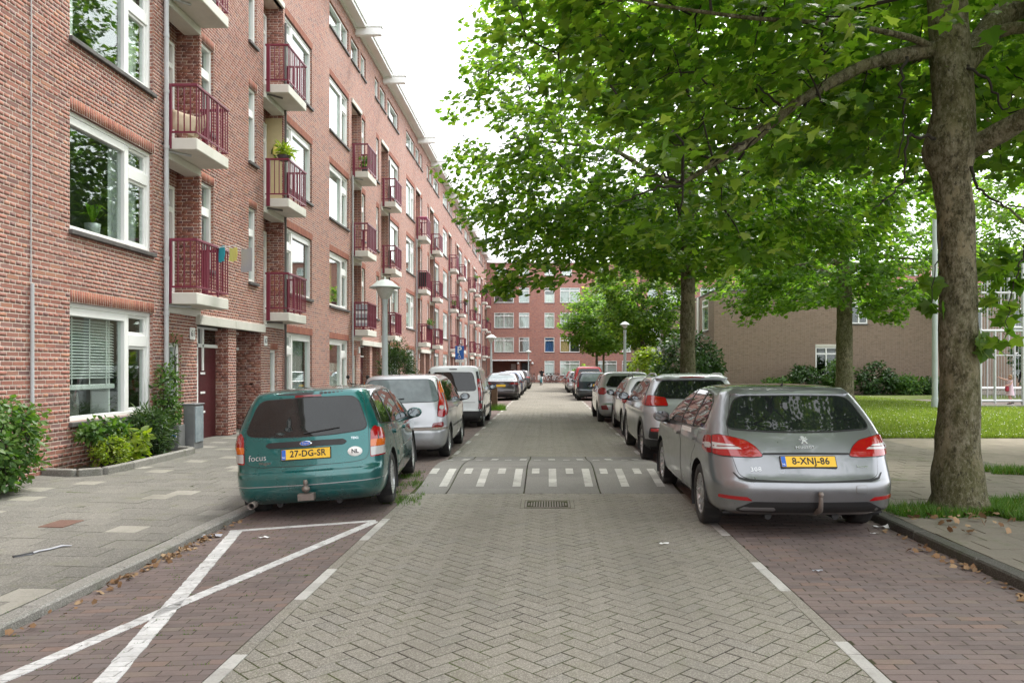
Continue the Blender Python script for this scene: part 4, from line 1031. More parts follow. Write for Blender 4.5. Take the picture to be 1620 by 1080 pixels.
# light mast on the lawn
ms = root('light_mast', 'tall silver light mast standing on the lawn behind the big tree trunk', 'mast', ((1479 - CX) * 29 / F, 29, .09))
b = MB(); b.tube([(0, 0, 0), (0, 0, 4.), (0, 0, 12)], [.105, .095, .06], 16); b.build('pole', M['lamp_grey'], ms)
b = MB(); b.tube([(0, 0, 0), (0, 0, .35)], [.135, .13], 16); b.build('foot', M['lamp_grey'], ms); b = MB(); b.bbox(-.5, .5, -.12, .12, 12, 12.2, .03); b.build('floodlight', M['steel'], ms)
# steel ball cage
cg = root('play_cage', 'tall galvanised steel ball cage with thin bars at the right edge', 'play cage', (0, 0, 0))
YC = 30.0; kx = YC / F; cx = lambda px, d=0: (px - CX) * (YC + d) / F
def bar(x, d, z0, z1, r, name, mat='steel'):
    b = MB(); b.tube([(x, YC + d, z0), (x, YC + d, z1)], r, 8); b.build(name, M[mat], cg)
def rail(x0, x1, d0, d1, z, r, name, mat='steel'):
    b = MB(); b.tube([(x0, YC + d0, z), (x1, YC + d1, z)], r, 8); b.build(name, M[mat], cg)
xl, xr = cx(1551), 33.0
bar(xl, 0, 0.05, 3.1, .055, 'post'); bar(cx(1574), 0, .2, 3.0, .05, 'post'); bar(cx(1618.5), 0, 0, 5.6, .06, 'post')
for px in (1562, 1605): bar(cx(px, 3), 3, .3, 5.4, .036, 'post', 'pipe')
for px in (1583, 1596): bar(cx(px, 3), 3, 2.6, 5.4, .03, 'post', 'pipe')
rail(xl, xr, 0, 0, .30, .05, 'rail'); rail(xl, xr, 0, 0, 3.0, .05, 'rail'); rail(cx(1552, 3), 36, 3, 3, .72, .05, 'rail', 'white_far'); rail(cx(1552, 3), 36, 3, 3, 4.75, .045, 'rail', 'pipe'); rail(cx(1552, 3), 36, 3, 3, 2.1, .02, 'rail')
rail(xl, xl, 0, 3, 3.0, .05, 'rail'); rail(xl, xl, 0, 3, .45, .05, 'rail'); rail(cx(1592), cx(1618), 0, 0, 3.12, .05, 'rail')
for k in range(90):
    x = cx(1553, 3) + .12 * k
    if x < 30.2: b = MB(); b.tube([(x, YC + 3, .3), (x, YC + 3, 5.4)], .009, 4, cap=False); b.build('bar', M['steel'], cg)
sheet('cage_floor', xl, 40, YC - .4, YC + 6, lambda x, y: .115, simple('rubber_floor', (.16, .13, .115), .95, var=.25, scale=4, space='world'))
b = MB(); b.bbox(xl - .1, 40, YC - .55, YC - .4, .05, .16, .01); tag(b.build('cage_kerb', M['kerb']), kind='structure')
# ---------------------------------------------------------------- cars
from mathutils.interpolate import poly_3d_calc
def crom(rows, per):
    rows = np.array(rows, float); out = []
    n = len(rows)
    for i in range(n - 1):
        p0, p1, p2, p3 = rows[max(i - 1, 0)], rows[i], rows[i + 1], rows[min(i + 2, n - 1)]
        for k in range(per):
            t = k / per; m1, m2 = (p2 - p0) * .42, (p3 - p1) * .42
            m1 = np.where((p2 - p1) * (p1 - p0) <= 0, 0, m1); m2 = np.where((p3 - p2) * (p2 - p1) <= 0, 0, m2)
            out.append((2 * t**3 - 3 * t**2 + 1) * p1 + (t**3 - 2 * t**2 + t) * m1 + (-2 * t**3 + 3 * t**2) * p2 + (t**3 - t**2) * m2)
    out.append(rows[-1]); return np.array(out)
ROWS = {}
ROWS['estate'] = [(.225, .20, 4.40, .80, .30), (.285, .06, 4.50, .87, .32), (.35, .03, 4.55, .888, .34), (.48, .0, 4.575, .90, .36), (.55, .01, 4.58, .902, .36), (.60, .055, 4.57, .902, .34), (.70, .12, 4.5, .90, .32), (.80, .185, 4.35, .897, .30), (.90, .26, 4.05, .89, .28), (.97, .32, 3.6, .88, .26), (1.02, .37, 3.35, .868, .25), (1.10, .44, 3.15, .84, .24), (1.20, .53, 2.90, .79, .22), (1.30, .62, 2.62, .735, .21), (1.37, .68, 2.38, .69, .21), (1.41, .72, 2.18, .645, .22), (1.435, .82, 2.0, .58, .22), (1.452, 1.05, 1.85, .46, .2), (1.46, 1.4, 1.75, .28, .12), (1.4605, 1.5, 1.65, .1, .05)]
ROWS['wagon'] = [(.19, .16, 4.30, .76, .2), (.26, .05, 4.38, .82, .24), (.38, .0, 4.43, .845, .26), (.48, .0, 4.44, .85, .26), (.53, .02, 4.43, .85, .25), (.57, .075, 4.40, .85, .22), (.70, .10, 4.34, .85, .2), (.84, .13, 4.15, .848, .19), (.93, .15, 3.75, .84, .19), (.98, .17, 3.42, .828, .19), (1.04, .20, 3.2, .81, .18), (1.14, .25, 2.98, .77, .18), (1.26, .32, 2.68, .715, .17), (1.34, .37, 2.42, .67, .17), (1.385, .40, 2.22, .635, .18), (1.412, .47, 2.05, .57, .2), (1.430, .66, 1.9, .46, .2), (1.44, 1.0, 1.75, .28, .13), (1.441, 1.3, 1.6, .1, .05)]
ROWS['van'] = [(.20, .14, 4.05, .78, .14), (.27, .02, 4.16, .84, .16), (.40, .0, 4.20, .86, .17), (.52, .0, 4.21, .865, .17), (.56, .04, 4.2, .868, .15), (.75, .06, 4.14, .87, .13), (.92, .075, 4.0, .868, .13), (1.02, .085, 3.6, .862, .13), (1.08, .09, 3.3, .855, .13), (1.2, .105, 3.1, .84, .13), (1.4, .135, 2.85, .80, .13), (1.6, .17, 2.6, .75, .14), (1.70, .20, 2.42, .71, .16), (1.76, .26, 2.2, .64, .18), (1.79, .42, 2.0, .52, .2), (1.80, .8, 1.75, .3, .15), (1.801, 1.1, 1.5, .1, .05)]
ROWS['mpv'] = [(.20, .16, 4.08, .76, .26), (.27, .04, 4.18, .83, .30), (.40, .0, 4.24, .865, .32), (.52, .0, 4.26, .88, .32), (.57, .03, 4.25, .88, .3), (.61, .08, 4.22, .88, .28), (.75, .10, 4.12, .88, .27), (.90, .13, 3.9, .875, .26), (1.0, .16, 3.55, .865, .25), (1.06, .19, 3.3, .85, .24), (1.2, .27, 3.05, .80, .23), (1.35, .36, 2.75, .74, .22), (1.46, .43, 2.5, .69, .22), (1.52, .49, 2.3, .63, .23), (1.55, .6, 2.1, .54, .22), (1.57, .9, 1.85, .34, .16), (1.571, 1.2, 1.6, .1, .05)]
ROWS['saloon'] = [(.17, .20, 4.45, .82, .3), (.25, .06, 4.57, .89, .34), (.40, .0, 4.63, .925, .36), (.52, .0, 4.64, .93, .36), (.58, .04, 4.63, .93, .34), (.70, .08, 4.55, .928, .32), (.82, .09, 4.4, .92, .30), (.92, .10, 4.1, .91, .3), (.99, .12, 3.7, .90, .3), (1.03, .20, 3.45, .88, .28), (1.05, .60, 3.3, .86, .26), (1.09, .86, 3.18, .83, .24), (1.2, 1.10, 2.95, .77, .22), (1.30, 1.33, 2.7, .71, .22), (1.37, 1.52, 2.45, .65, .22), (1.41, 1.72, 2.25, .56, .2), (1.43, 1.88, 2.1, .36, .1), (1.431, 1.95, 2.02, .1, .03)]
def scaled(key, L=None, W=None, H=None):
    r = np.array(ROWS[key], float); l0, w0, h0 = r[:, 2].max(), r[:, 3].max(), r[:, 0].max(); f = [(H or h0) / h0, (L or l0) / l0, (L or l0) / l0, (W or w0) / w0, (W or w0) / w0]
    return r * np.array(f)

class Car:
    def __init__(s, label, loc, rz, rows, wb, ro, rw, paint, sc=.945, roll=0., bow=.10, fine=True, taper=.055, name='parked_car', cat='car', group='cars parked along the street', style='alloy', tw=.2, clad=False):
        s.root = root(name, label, cat, loc, rz, group); s.root.rotation_euler = (0, roll, rz); s.root.scale = (sc, sc, sc)
        s.rows = rows; s.L = rows[:, 2].max(); s.W = rows[:, 3].max(); s.H = rows[:, 0].max(); s.taper = taper; s.paint = paint; s.fine = fine
        lev = crom(rows, 4 if fine else 2); nE, nC, nS, nF = (14, 9, 72, 10) if fine else (7, 5, 34, 5)
        V = []; ring = []
        for z, yr, yf, w_, rr in lev:
            rr = max(.01, min(rr, w_ * .92, (yf - yr) * .45)); h = []; x1 = w_ - rr; bw = lambda x: bow * (x / s.W) ** 2
            rf = min(rr * 1.35, w_ * .92, (yf - yr) * .45); bf = lambda x: -.16 * (x / s.W) ** 2
            for k in range(nE): x = x1 * k / nE; h.append((x, yr + bw(x)))
            yb = yr + bw(x1)
            for k in range(nC): t = math.pi / 2 * k / nC; h.append((x1 + rr * math.sin(t), yb + rr - rr * math.cos(t)))
            x2 = w_ - rf; ye = yf + bf(x2)
            for k in range(nS): h.append((w_, yb + rr + (ye - rf - yb - rr) * k / nS))
            for k in range(nC): t = math.pi / 2 * k / nC; h.append((x2 + rf * math.cos(t), ye - rf + rf * math.sin(t)))
            for k in range(nF + 1): x = x2 * (1 - k / nF); h.append((x, yf + bf(x)))
            full = [(x, y) for x, y in h] + [(-x, y) for x, y in h[-2:0:-1]]
            for x, y in full:
                e = (y - s.L * .46) / (s.L * .5); tp = 1 - (taper if e < 0 else .055) * abs(e) ** 3
                sh = .012 * math.exp(-((z - s.H * .585) / .05) ** 2) if abs(x) > w_ * .9 else 0     # shoulder line
                V.append((x * tp + math.copysign(sh, x) * (abs(x) > .3), y, z))
            ring.append(len(full))
        n = ring[0]; m = len(lev)
        Fq = [[i * n + k, i * n + (k + 1) % n, (i + 1) * n + (k + 1) % n, (i + 1) * n + k] for i in range(m - 1) for k in range(n)]
        bm = bmesh.new(); bv = [bm.verts.new(v) for v in V]
        for f in Fq: bm.faces.new([bv[i] for i in f])
        bm.faces.new(bv[-n:])
        s.ra = rw + .055; s.wy = (ro, ro + wb); s.rw = rw
        for yc in s.wy:
            kill = [v for v in bm.verts if abs(v.co.x) > s.W * .55 and math.hypot(v.co.y - yc, v.co.z - rw) < s.ra]
            bmesh.ops.delete(bm, geom=kill, context='VERTS')
            for v in bm.verts:
                if v.is_boundary and abs(v.co.x) > s.W * .5:
                    dy, dz = v.co.y - yc, v.co.z - rw; d = math.hypot(dy, dz)
                    if d < s.ra + .11 and v.co.z > s.rows[0][0] + .012: v.co.y = yc + dy / d * s.ra; v.co.z = rw + dz / d * s.ra
        for f in bm.faces: f.smooth = True
        me = bpy.data.meshes.new('body'); bm.to_mesh(me); me.materials.append(paint)
        s.bvh = BVHTree.FromBMesh(bm); bm.free()
        nr = np.zeros(len(me.vertices) * 3, np.float32); me.vertices.foreach_get('normal', nr); s.vn = nr.reshape(-1, 3); s.me = me
        s.body = link('body', me, s.root)
        b = MB(); z0 = s.rows[0][0]
        b.box(-s.W * .86, s.W * .86, .30, s.L - .35, z0 + .0, z0 + .02); b.box(-s.W * .52, s.W * .52, .25, s.L - .3, z0 - .0, z0 + .5)
        for yc in s.wy:
            for sx in (-1, 1):
                prev = None
                for k in range(19):
                    a = math.radians(-28 + 236 * k / 18); y, z = yc + (s.ra + .004) * math.cos(a), rw + (s.ra + .004) * math.sin(a)
                    if prev: b.add([(sx * (s.W - .012), prev[0], prev[1]), (sx * .45, prev[0], prev[1]), (sx * .45, y, z), (sx * (s.W - .012), y, z)], [(0, 1, 2, 3)])
                    prev = (y, z)
        for x in (-.35, .3): b.tube([(x, .25, z0 - .02), (x, s.L * .5, z0 - .02)], .035, 8)
        b.build('underbody', M['black'], s.root)
        s.wheels(rw, tw, style)
        if clad:
            for yc in s.wy:
                for sd in 'LR':
                    pts = [(yc + (s.ra + .0) * math.cos(a), rw + (s.ra) * math.sin(a)) for a in [math.radians(-18 + 216 * k / 24) for k in range(25)]] + [(yc + (s.ra + .065) * math.cos(a), rw + (s.ra + .065) * math.sin(a)) for a in [math.radians(198 - 216 * k / 24) for k in range(25)]]
                    s.patch('wheel_arch_trim', pts, sd, .008, M['black'])
    def wheels(s, rw, tw, style):
        key = ('wheel', round(rw, 3), tw, style)
        if key not in cache:
            sg = 36 if s.fine else 20; r0 = rw * .66
            t = MB(); h = tw / 2
            t.lathe([(r0, h * .80), (r0 + .02, h * .95), (rw - .035, h), (rw - .012, h * .9), (rw, h * .72), (rw, -h * .72), (rw - .012, -h * .9), (rw - .035, -h), (r0, -h * .9)], sg, axis='x')
            r = MB(); r.lathe([(r0 + .004, h * .86), (r0 - .012, h * .90), (r0 - .022, h * .7), (r0 - .03, -h * .3)], sg, axis='x')
            n = {'alloy': 10, 'five': 5, 'cap': 9}[style]
            for k in range(n):
                a = 2 * math.pi * k / n; wd = {'alloy': .028, 'five': .055, 'cap': .05}[style]
                u = Vector((0, math.cos(a), math.sin(a))); v = Vector((0, -math.sin(a), math.cos(a))); ex = Vector((1, 0, 0))
                p = [u * .04 - v * wd * .55 + ex * h * .62, u * .04 + v * wd * .55 + ex * h * .62, u * (r0 - .012) + v * wd + ex * h * .80, u * (r0 - .012) - v * wd + ex * h * .80]
                q = [x - ex * .025 for x in p]
                r.add([tuple(x) for x in p + q], [(0, 1, 2, 3), (0, 4, 5, 1), (2, 6, 7, 3), (1, 5, 6, 2), (3, 7, 4, 0)])
            r.lathe([(.0, h * .70), (.05, h * .69), (.065, h * .58)][::-1], 16, axis='x')
            d = MB(); d.lathe([(0, h * .05), (r0 * .72, h * .05), (r0 * .72, h * .2), (.06, h * .22), (0, h * .22)], 20, axis='x'); d.lathe([(r0, -h * .1), (0, -h * .1)], 20, axis='x', m=1)
            cache[key] = (d.mesh('wheel', [M['tow'], M['black']]), t.mesh('tyre', M['rubber']), r.mesh('rim', M['alloy']))
        d, t, r = cache[key]
        for yc in s.wy:
            for sx in (1, -1):
                w_ = link('wheel', d, s.root, (sx * (s.W - tw / 2 - .025), yc, rw), (rnd.uniform(0, 6), 0, 0 if sx > 0 else math.pi)); link('tyre', t, w_); link('rim', r, w_)
    def hit(s, view, a, b):
        o, d = {'B': ((a, -3, b), (0, 1, 0)), 'F': ((a, 9, b), (0, -1, 0)), 'R': ((3, a, b), (-1, 0, 0)), 'L': ((-3, a, b), (1, 0, 0)), 'T': ((a, b, 4), (0, 0, -1))}[view]
        p, n, i, ds = s.bvh.ray_cast(Vector(o), Vector(d), 6)
        if p is None or (view in 'RL' and abs(p.x) < .3) :
            g = {'B': (a, .2, b), 'F': (a, s.L, b), 'R': (s.W, a, b), 'L': (-s.W, a, b), 'T': (a, b, s.H)}[view]
            p, n, i, ds = s.bvh.find_nearest(Vector(g))
        vs = s.me.polygons[i].vertices; co = [s.me.vertices[k].co for k in vs]
        w_ = poly_3d_calc(co, p); nn = Vector((0, 0, 0))
        for k, q in zip(vs, w_): nn += Vector(s.vn[k]) * q
        return p, nn.normalized()
    def patch(s, name, pts, view, off, mat, parent=None, res=None, border=None, seam=None):
        """a panel lying on the body: outline as seen from one side, laid on the surface and thickened"""
        res = res or (.045 if s.fine else .09)
        if border: s.patch('seam' if not seam else seam, grow(pts, border[0]), view, off - .003, border[1], parent, res)
        bd = []
        n = len(pts)
        for i in range(n):
            p, q = pts[i], pts[(i + 1) % n]; d = math.hypot(q[0] - p[0], q[1] - p[1]); k = max(1, int(d / res + .5))
            for j in range(k): bd.append(Vector((p[0] + (q[0] - p[0]) * j / k, p[1] + (q[1] - p[1]) * j / k)))
        nb = len(bd); vs = list(bd); xs = [p.x for p in bd]; ys = [p.y for p in bd]
        x = min(xs) + res * .5
        while x < max(xs):
            y = min(ys) + res * .5
            while y < max(ys):
                if inside((x, y), bd) and min((Vector((x, y)) - p).length for p in bd) > res * .45: vs.append(Vector((x, y)))
                y += res
            x += res
        r = delaunay_2d_cdt(vs, [(i, (i + 1) % nb) for i in range(nb)], [], 1, 1e-6)
        V, Nn = [], []
        for v in r[0]:
            p, nn = s.hit(view, v.x, v.y); V.append(p + nn * off); Nn.append(nn)
        fs = []
        ctr = Vector((0, s.L * .5, s.H * .4))
        for f in r[2]:
            f = list(f); fn = (V[f[1]] - V[f[0]]).cross(V[f[2]] - V[f[0]])
            if fn.dot(Nn[f[0]]) < 0: f = f[::-1]
            fs.append(f)
        nv = len(V)
        ed = {}
        for f in fs:
            for i in range(3): ed[(f[i], f[(i + 1) % 3])] = 1
        bdry = [e for e in ed if (e[1], e[0]) not in ed]; base = {}
        for a, b in bdry:
            for k in (a, b):
                if k not in base: base[k] = len(V); V.append(V[k].copy()); Nn.append(Nn[k]); V.append(V[k] - Nn[k] * (off + .003)); Nn.append(Nn[k])
            fs.append([b, a][0:0] or [base[a], base[a] + 1, base[b] + 1, base[b]])
        me = bpy.data.meshes.new(name); me.from_pydata([tuple(v) for v in V], [], fs); me.materials.append(mat)
        for p in me.polygons: p.use_smooth = True
        me.normals_split_custom_set_from_vertices([tuple(q) for q in Nn])
        return link(name, me, parent or s.root)
    def both(s, name, pts, off, mat, **k):
        return [s.patch(name, pts, v, off, mat, **k) for v in 'LR']
    def wrap(s, name, pts, off, mat):
        zr = s.rows[:, 0]; n = 1; q = [(float(np.interp(z, zr, s.rows[:, 1]) + .07 + .62 * np.interp(z, zr, s.rows[:, 4]) + dy), z) for dy, z in pts]
        return s.both(name, soft(q, .02), off, mat)
    def sym(s, name, pts, off, mat, **k):
        pts = [(max(x, -(float(np.interp(z, s.rows[:, 0], s.rows[:, 3])) * (1 - .78 * s.taper) - .009)), z) for x, z in pts]
        return [s.patch(name, pts, 'B', off, mat, **k), s.patch(name, [(-x, z) for x, z in pts], 'B', off, mat, **k)]
    def at(s, view, a, b, off=0.):
        p, n = s.hit(view, a, b); ux = {'B': Vector((1, 0, 0)), 'L': Vector((0, -1, 0)), 'R': Vector((0, 1, 0)), 'T': Vector((1, 0, 0))}[view]
        u = (ux - n * ux.dot(n)).normalized(); v = n.cross(u); m = Matrix((u, v, n)).transposed().to_4x4(); m.translation = p + n * off; return m
    def put(s, o, view, a, b, off=0.): o.matrix_local = s.at(view, a, b, off); return o
    def line(s, name, pts, view, off, r, mat, parent=None):
        b = MB(); P_ = []
        for i in range(len(pts) - 1):
            for k in range(6): t = k / 6; P_.append((pts[i][0] * (1 - t) + pts[i + 1][0] * t, pts[i][1] * (1 - t) + pts[i + 1][1] * t))
        P_.append(pts[-1]); q = []
        for a, c in P_: p, n = s.hit(view, a, c); q.append(p + n * off)
        b.tube(q, r, 6); return b.build(name, mat, parent or s.root)
    def plate(s, x, z, text=None, w_=.52, h=.11, mat='plate', tilt=0.):
        b = MB(); b.bbox(-w_ / 2 - .008, w_ / 2 + .008, -h / 2 - .008, h / 2 + .008, -.012, .004, .003); o = s.put(b.build('number_plate', M['black'], s.root), 'B', x, z, .014)
        b = MB(); b.bbox(-w_ / 2, w_ / 2, -h / 2, h / 2, .004, .007, .001); b.build('plate_face', M[mat], o)
        b = MB(); b.box(-w_ / 2 + .002, -w_ / 2 + .045, -h / 2 + .002, h / 2 - .002, .007, .0085); b.build('blue_band', M['plate_blue'], o)
        if text:
            t = text_mesh(text, .088, 'plate_text', M['ink'], o, .0008, .0018, 1.05); t.location = (.022, .002, .0078); t.scale = (1.0, 1.12, 1)
            t = text_mesh('NL', .026, 'country_letters', M['white'], o, .0006); t.location = (-w_ / 2 + .0235, -.03, .009)
        return o
    def mirror(s, y, z, w_=.11, col=None, glass=True):
        for sx in (-1, 1):
            b = MB(); x = sx * (s.W - .02 + .12)
            b.lathe([(.0, -.085), (.05, -.08), (.078, -.045), (.085, 0.0), (.082, .012), (.07, .014)], 16 if s.fine else 10, axis='y'); 
            b.v = [(v[0] * 1.25 * (1 - .12 * v[1]), -v[1] * 1.0, v[2] * .88) for v in b.v]
            b.f = [f[::-1] for f in b.f]
            o = b.build('wing_mirror', col or s.paint, s.root, (x, y, z))
            g = MB(); g.lathe([(.066, .0145), (0, .0145)], 16, axis='y', smooth=False); g.v = [(v[0] * 1.25, -v[1], v[2] * .88) for v in g.v]; g.build('mirror_glass', M['mirror'], o)
            st = MB(); st.tube([(-sx * .02, .02, -.05), (-sx * .10, .03, -.075), (-sx * .17, .035, -.08)], [.03, .024, .03], 8); st.build('mirror_arm', M['black'], o)
M['badge'] = simple('dull_chrome', (.58, .60, .62), .3, .45)
M['mirror'] = simple('mirror_glass', (.22, .24, .25), .04, 1., var=.02)
def inside(p, poly):
    c = False; n = len(poly)
    for i in range(n):
        a, b = poly[i], poly[i - 1]
        if (a[1] > p[1]) != (b[1] > p[1]) and p[0] < (b[0] - a[0]) * (p[1] - a[1]) / (b[1] - a[1]) + a[0]: c = not c
    return c
def grow(pts, d):
    n = len(pts); ar = sum(pts[i][0] * pts[(i + 1) % n][1] - pts[(i + 1) % n][0] * pts[i][1] for i in range(n)); sg_ = 1 if ar > 0 else -1; out = []
    for i in range(n):
        p, q, r = Vector(pts[i - 1]), Vector(pts[i]), Vector(pts[(i + 1) % n]); e1, e2 = (q - p).normalized(), (r - q).normalized()
        n1, n2 = Vector((e1.y, -e1.x)) * sg_, Vector((e2.y, -e2.x)) * sg_; m = n1 + n2; k = max(.35, m.length_squared / 2); m = m / k if m.length > 1e-6 else n1
        out.append((q.x + m.x * d, q.y + m.y * d))
    return out
def soft(pts, r, n=4):
    """round the corners of an outline"""
    out = []; N_ = len(pts)
    for i in range(N_):
        p, q, s_ = Vector(pts[i - 1]), Vector(pts[i]), Vector(pts[(i + 1) % N_]); a = (p - q); b = (s_ - q); ra = min(r, a.length * .45); rb = min(r, b.length * .45)
        a0, b0 = q + a.normalized() * ra, q + b.normalized() * rb
        for k in range(n + 1): t = k / n; v = a0 * (1 - t) ** 2 + q * 2 * t * (1 - t) + b0 * t * t; out.append((v.x, v.y))
    return out
def mirrored(pts): return pts + [(-x, z) for x, z in pts[::-1] if abs(x) > 1e-4]
BLK = (.007, M['black'])

# ---- the grey estate, nearest on the right
c = Car('grey estate car with yellow plate 8-XNJ-86, nearest on the right, parked before the big tree', (2.35, 6.88, 0), 0, scaled('estate'), 2.73, .97, .316, M['p_grey'])
c.patch('tailgate', soft(mirrored([(0, 1.385), (-.60, 1.37), (-.70, 1.02), (-.70, .80), (-.66, .62), (-.58, .585), (-.3, .575), (0, .57)]), .05), 'B', .006, M['p_grey'], border=(.005, M['black']))
c.patch('rear_window', soft(mirrored([(0, 1.345), (-.50, 1.34), (-.585, 1.30), (-.70, 1.06), (-.66, 1.03), (-.3, 1.01), (0, 1.005)]), .05), 'B', .012, M['car_glass'], border=(.012, M['black']))
c.patch('spoiler', soft(mirrored([(0, 1.425), (-.55, 1.41), (-.61, 1.36), (-.5, 1.352), (0, 1.358)]), .02), 'B', .025, M['p_grey'])
tl = [(-.41, .785), (-.52, .775), (-.80, .785), (-.86, .80), (-.86, .95), (-.80, .975), (-.70, .96), (-.55, .925), (-.47, .87)]
for o in c.sym('tail_light', soft(tl, .03), .012, M['l_red'], border=(.006, M['black'])): pass
c.sym('clear_lens', soft([(-.60, .845), (-.80, .84), (-.86, .845), (-.86, .90), (-.80, .895), (-.68, .885)], .01), .0145, M['l_white'])
c.sym('lens_bar', [(-.63, .862), (-.84, .862), (-.84, .872), (-.64, .872)], .016, M['l_dred'])
c.wrap('tail_light_side', [(-.03, .80), (.10, .80), (.24, .825), (.17, .87), (.20, .91), (.12, .955), (-.03, .965)], .012, M['l_red'])
c.wrap('clear_lens', [(-.03, .845), (.12, .85), (.10, .895), (-.03, .895)], .015, M['l_white'])
c.patch('bumper_line', soft(mirrored([(0, .572), (-.56, .578), (-.66, .60), (-.70, .64), (-.715, .64), (-.67, .585), (-.57, .562), (0, .556)]), .005), 'B', .004, M['black'])
c.patch('diffuser', soft(mirrored([(0, .375), (-.55, .375), (-.62, .34), (-.70, .30), (-.66, .275), (0, .27)]), .03), 'B', .008, M['black'])
c.sym('reflector', soft([(-.55, .385), (-.83, .395), (-.83, .425), (-.60, .42)], .01), .008, M['l_red'])
c.patch('towing_cover', soft([(.42, .46), (.52, .46), (.52, .53), (.42, .53)], .015), 'B', .006, M['p_grey'], border=(.003, M['tow']))
c.plate(0, .735, '8-XNJ-86')
c.patch('plate_recess', soft(mirrored([(0, .818), (-.41, .812), (-.42, .80), (0, .803)]), .004), 'B', .016, M['black'])
c.both('side_window', soft([(.78, 1.10), (.86, 1.035), (1.3, 1.005), (2.4, .985), (3.12, .975), (2.78, 1.17), (2.42, 1.335), (2.2, 1.375), (1.6, 1.385), (1.1, 1.35), (.9, 1.28)], .04), .005, M['car_glass'], border=(.016, M['black']))
for y in (2.02, 1.30): c.both('window_pillar', [(y, 1.0), (y + .05, 1.0), (y + .03 - .12 * (y > 2) + .06, 1.38), (y - .03 - .12 * (y > 2) + .06, 1.38)], .008, M['black'])
c.both('door', soft([(1.98, .28), (3.08, .28), (3.22, .5), (3.20, .80), (3.10, .945), (2.0, .965)], .05), .005, M['p_grey'], border=(.005, M['black']))
c.both('door', soft([(1.42, .28), (1.95, .28), (1.97, .965), (1.02, .975), (1.02, .86), (1.28, .70), (1.38, .45)], .05), .003, M['p_grey'], border=(.005, M['black']))
c.both('door_handle', soft([(2.08, .845), (2.30, .845), (2.30, .885), (2.08, .885)], .018), .03, M['p_grey']); c.both('door_handle', soft([(1.10, .865), (1.32, .865), (1.32, .905), (1.10, .905)], .018), .03, M['p_grey'])
c.both('sill_trim', soft([(1.42, .235), (3.2, .235), (3.2, .255), (1.42, .255)], .006), .006, M['chrome'])
c.mirror(2.86, 1.02)
o = c.patch('windscreen', soft(mirrored([(0, 1.36), (-.56, 1.34), (-.74, 1.05), (0, 1.04)]), .05), 'F', .004, M['car_glass'])
b = MB(); b.tube([(0, 0, 0), (0, 0, -.07), (0, .02, -.13), (0, .14, -.17)], [.02, .022, .026, .03], 8); b.lathe([(0, .045), (.018, .042), (.027, .022), (.024, .0), (.015, -.012)], 12); b.build('tow_hook', M['tow'], c.root, (.06, -.045, .44))
b = MB(); b.tube([(0, 0, 0), (0, -.05, .045)], [.022, .004], 8); b.v = [(x * .6, y, z) for x, y, z in b.v]; b.build('aerial', M['black'], c.root, (0, .98, 1.445))
t = text_mesh('308', .062, 'badge_text', M['badge'], c.root, .002, .001, 1.15); c.put(t, 'B', -.50, .665, .009)
t = text_mesh('PEUGEOT', .033, 'badge_text', M['badge'], c.root, .002, .001, 1.35); c.put(t, 'B', 0, .865, .009)
LION = [(-.03, -.045), (-.012, -.045), (-.005, -.02), (.012, -.028), (.02, -.047), (.036, -.045), (.026, -.022), (.012, -.004), (.028, .0), (.042, .008), (.040, .016), (.022, .012), (.034, .026), (.030, .034), (.012, .022), (.012, .034), (.0, .046), (-.016, .044), (-.028, .034), (-.016, .03), (-.03, .022), (-.012, .016), (-.03, .006), (-.04, .014), (-.044, .008), (-.034, -.006), (-.014, .002), (-.016, -.018), (-.022, -.03)]
b = MB(); n_ = len(LION); b.add([(x, y, .006) for x, y in LION] + [(x, y, -.004) for x, y in LION], [tuple(range(n_))] + [(n_ + i, n_ + (i + 1) % n_, (i + 1) % n_, i) for i in range(n_)]); c.put(b.build('lion_badge', M['badge'], c.root), 'B', 0, .93, .010)
t = text_mesh('BlueHDi', .03, 'badge_text', M['chrome'], c.root, .001, 0, 1.1); c.put(t, 'B', .52, .69, .009)
c.both('sticker', soft([(1.35, .925), (1.95, .915), (1.95, .965), (1.4, .972)], .02), .006, M['white'])

# ---- the teal estate, nearest on the left
c = Car('dark teal estate car with yellow plate 27-DG-SR and tow bar, nearest on the left', (-2.45, 7.96, -.025), math.radians(4.6), scaled('wagon'), 2.615, .93, .305, M['p_teal'], roll=math.radians(-3.4), bow=.09, taper=.115, style='cap', tw=.19)
c.patch('tailgate', soft(mirrored([(0, 1.40), (-.55, 1.385), (-.60, 1.30), (-.668, .98), (-.668, .69), (-.63, .625), (-.5, .605), (0, .60)]), .05), 'B', .006, M['p_teal'], border=(.005, M['black']))
c.patch('rear_window', soft(mirrored([(0, 1.325), (-.49, 1.315), (-.555, 1.26), (-.652, .985), (-.615, .945), (-.3, .92), (0, .915)]), .06), 'B', .012, M['car_glass'], border=(.010, M['black']))
c.patch('brake_light', soft(mirrored([(0, 1.357), (-.14, 1.355), (-.15, 1.335), (0, 1.338)]), .008), 'B', .016, M['l_dred'])
c.sym('tail_light', soft([(-.680, .64), (-.775, .645), (-.775, .95), (-.725, .98), (-.69, .93)], .015), .012, M['l_red'])
c.sym('indicator', soft([(-.684, .755), (-.775, .755), (-.775, .83), (-.686, .83)], .01), .0145, M['l_orange']); c.sym('reverse_lens', soft([(-.684, .655), (-.775, .66), (-.775, .75), (-.684, .75)], .01), .0145, M['l_white'])
c.wrap('tail_light_side', [(-.065, .645), (.10, .645), (.075, .75), (.02, .94), (-.065, .965)], .012, M['l_red'])
c.wrap('indicator', [(-.065, .755), (.07, .755), (.05, .83), (-.065, .83)], .0145, M['l_orange']); c.wrap('reverse_lens', [(-.065, .66), (.09, .66), (.07, .75), (-.065, .75)], .0145, M['l_white'])
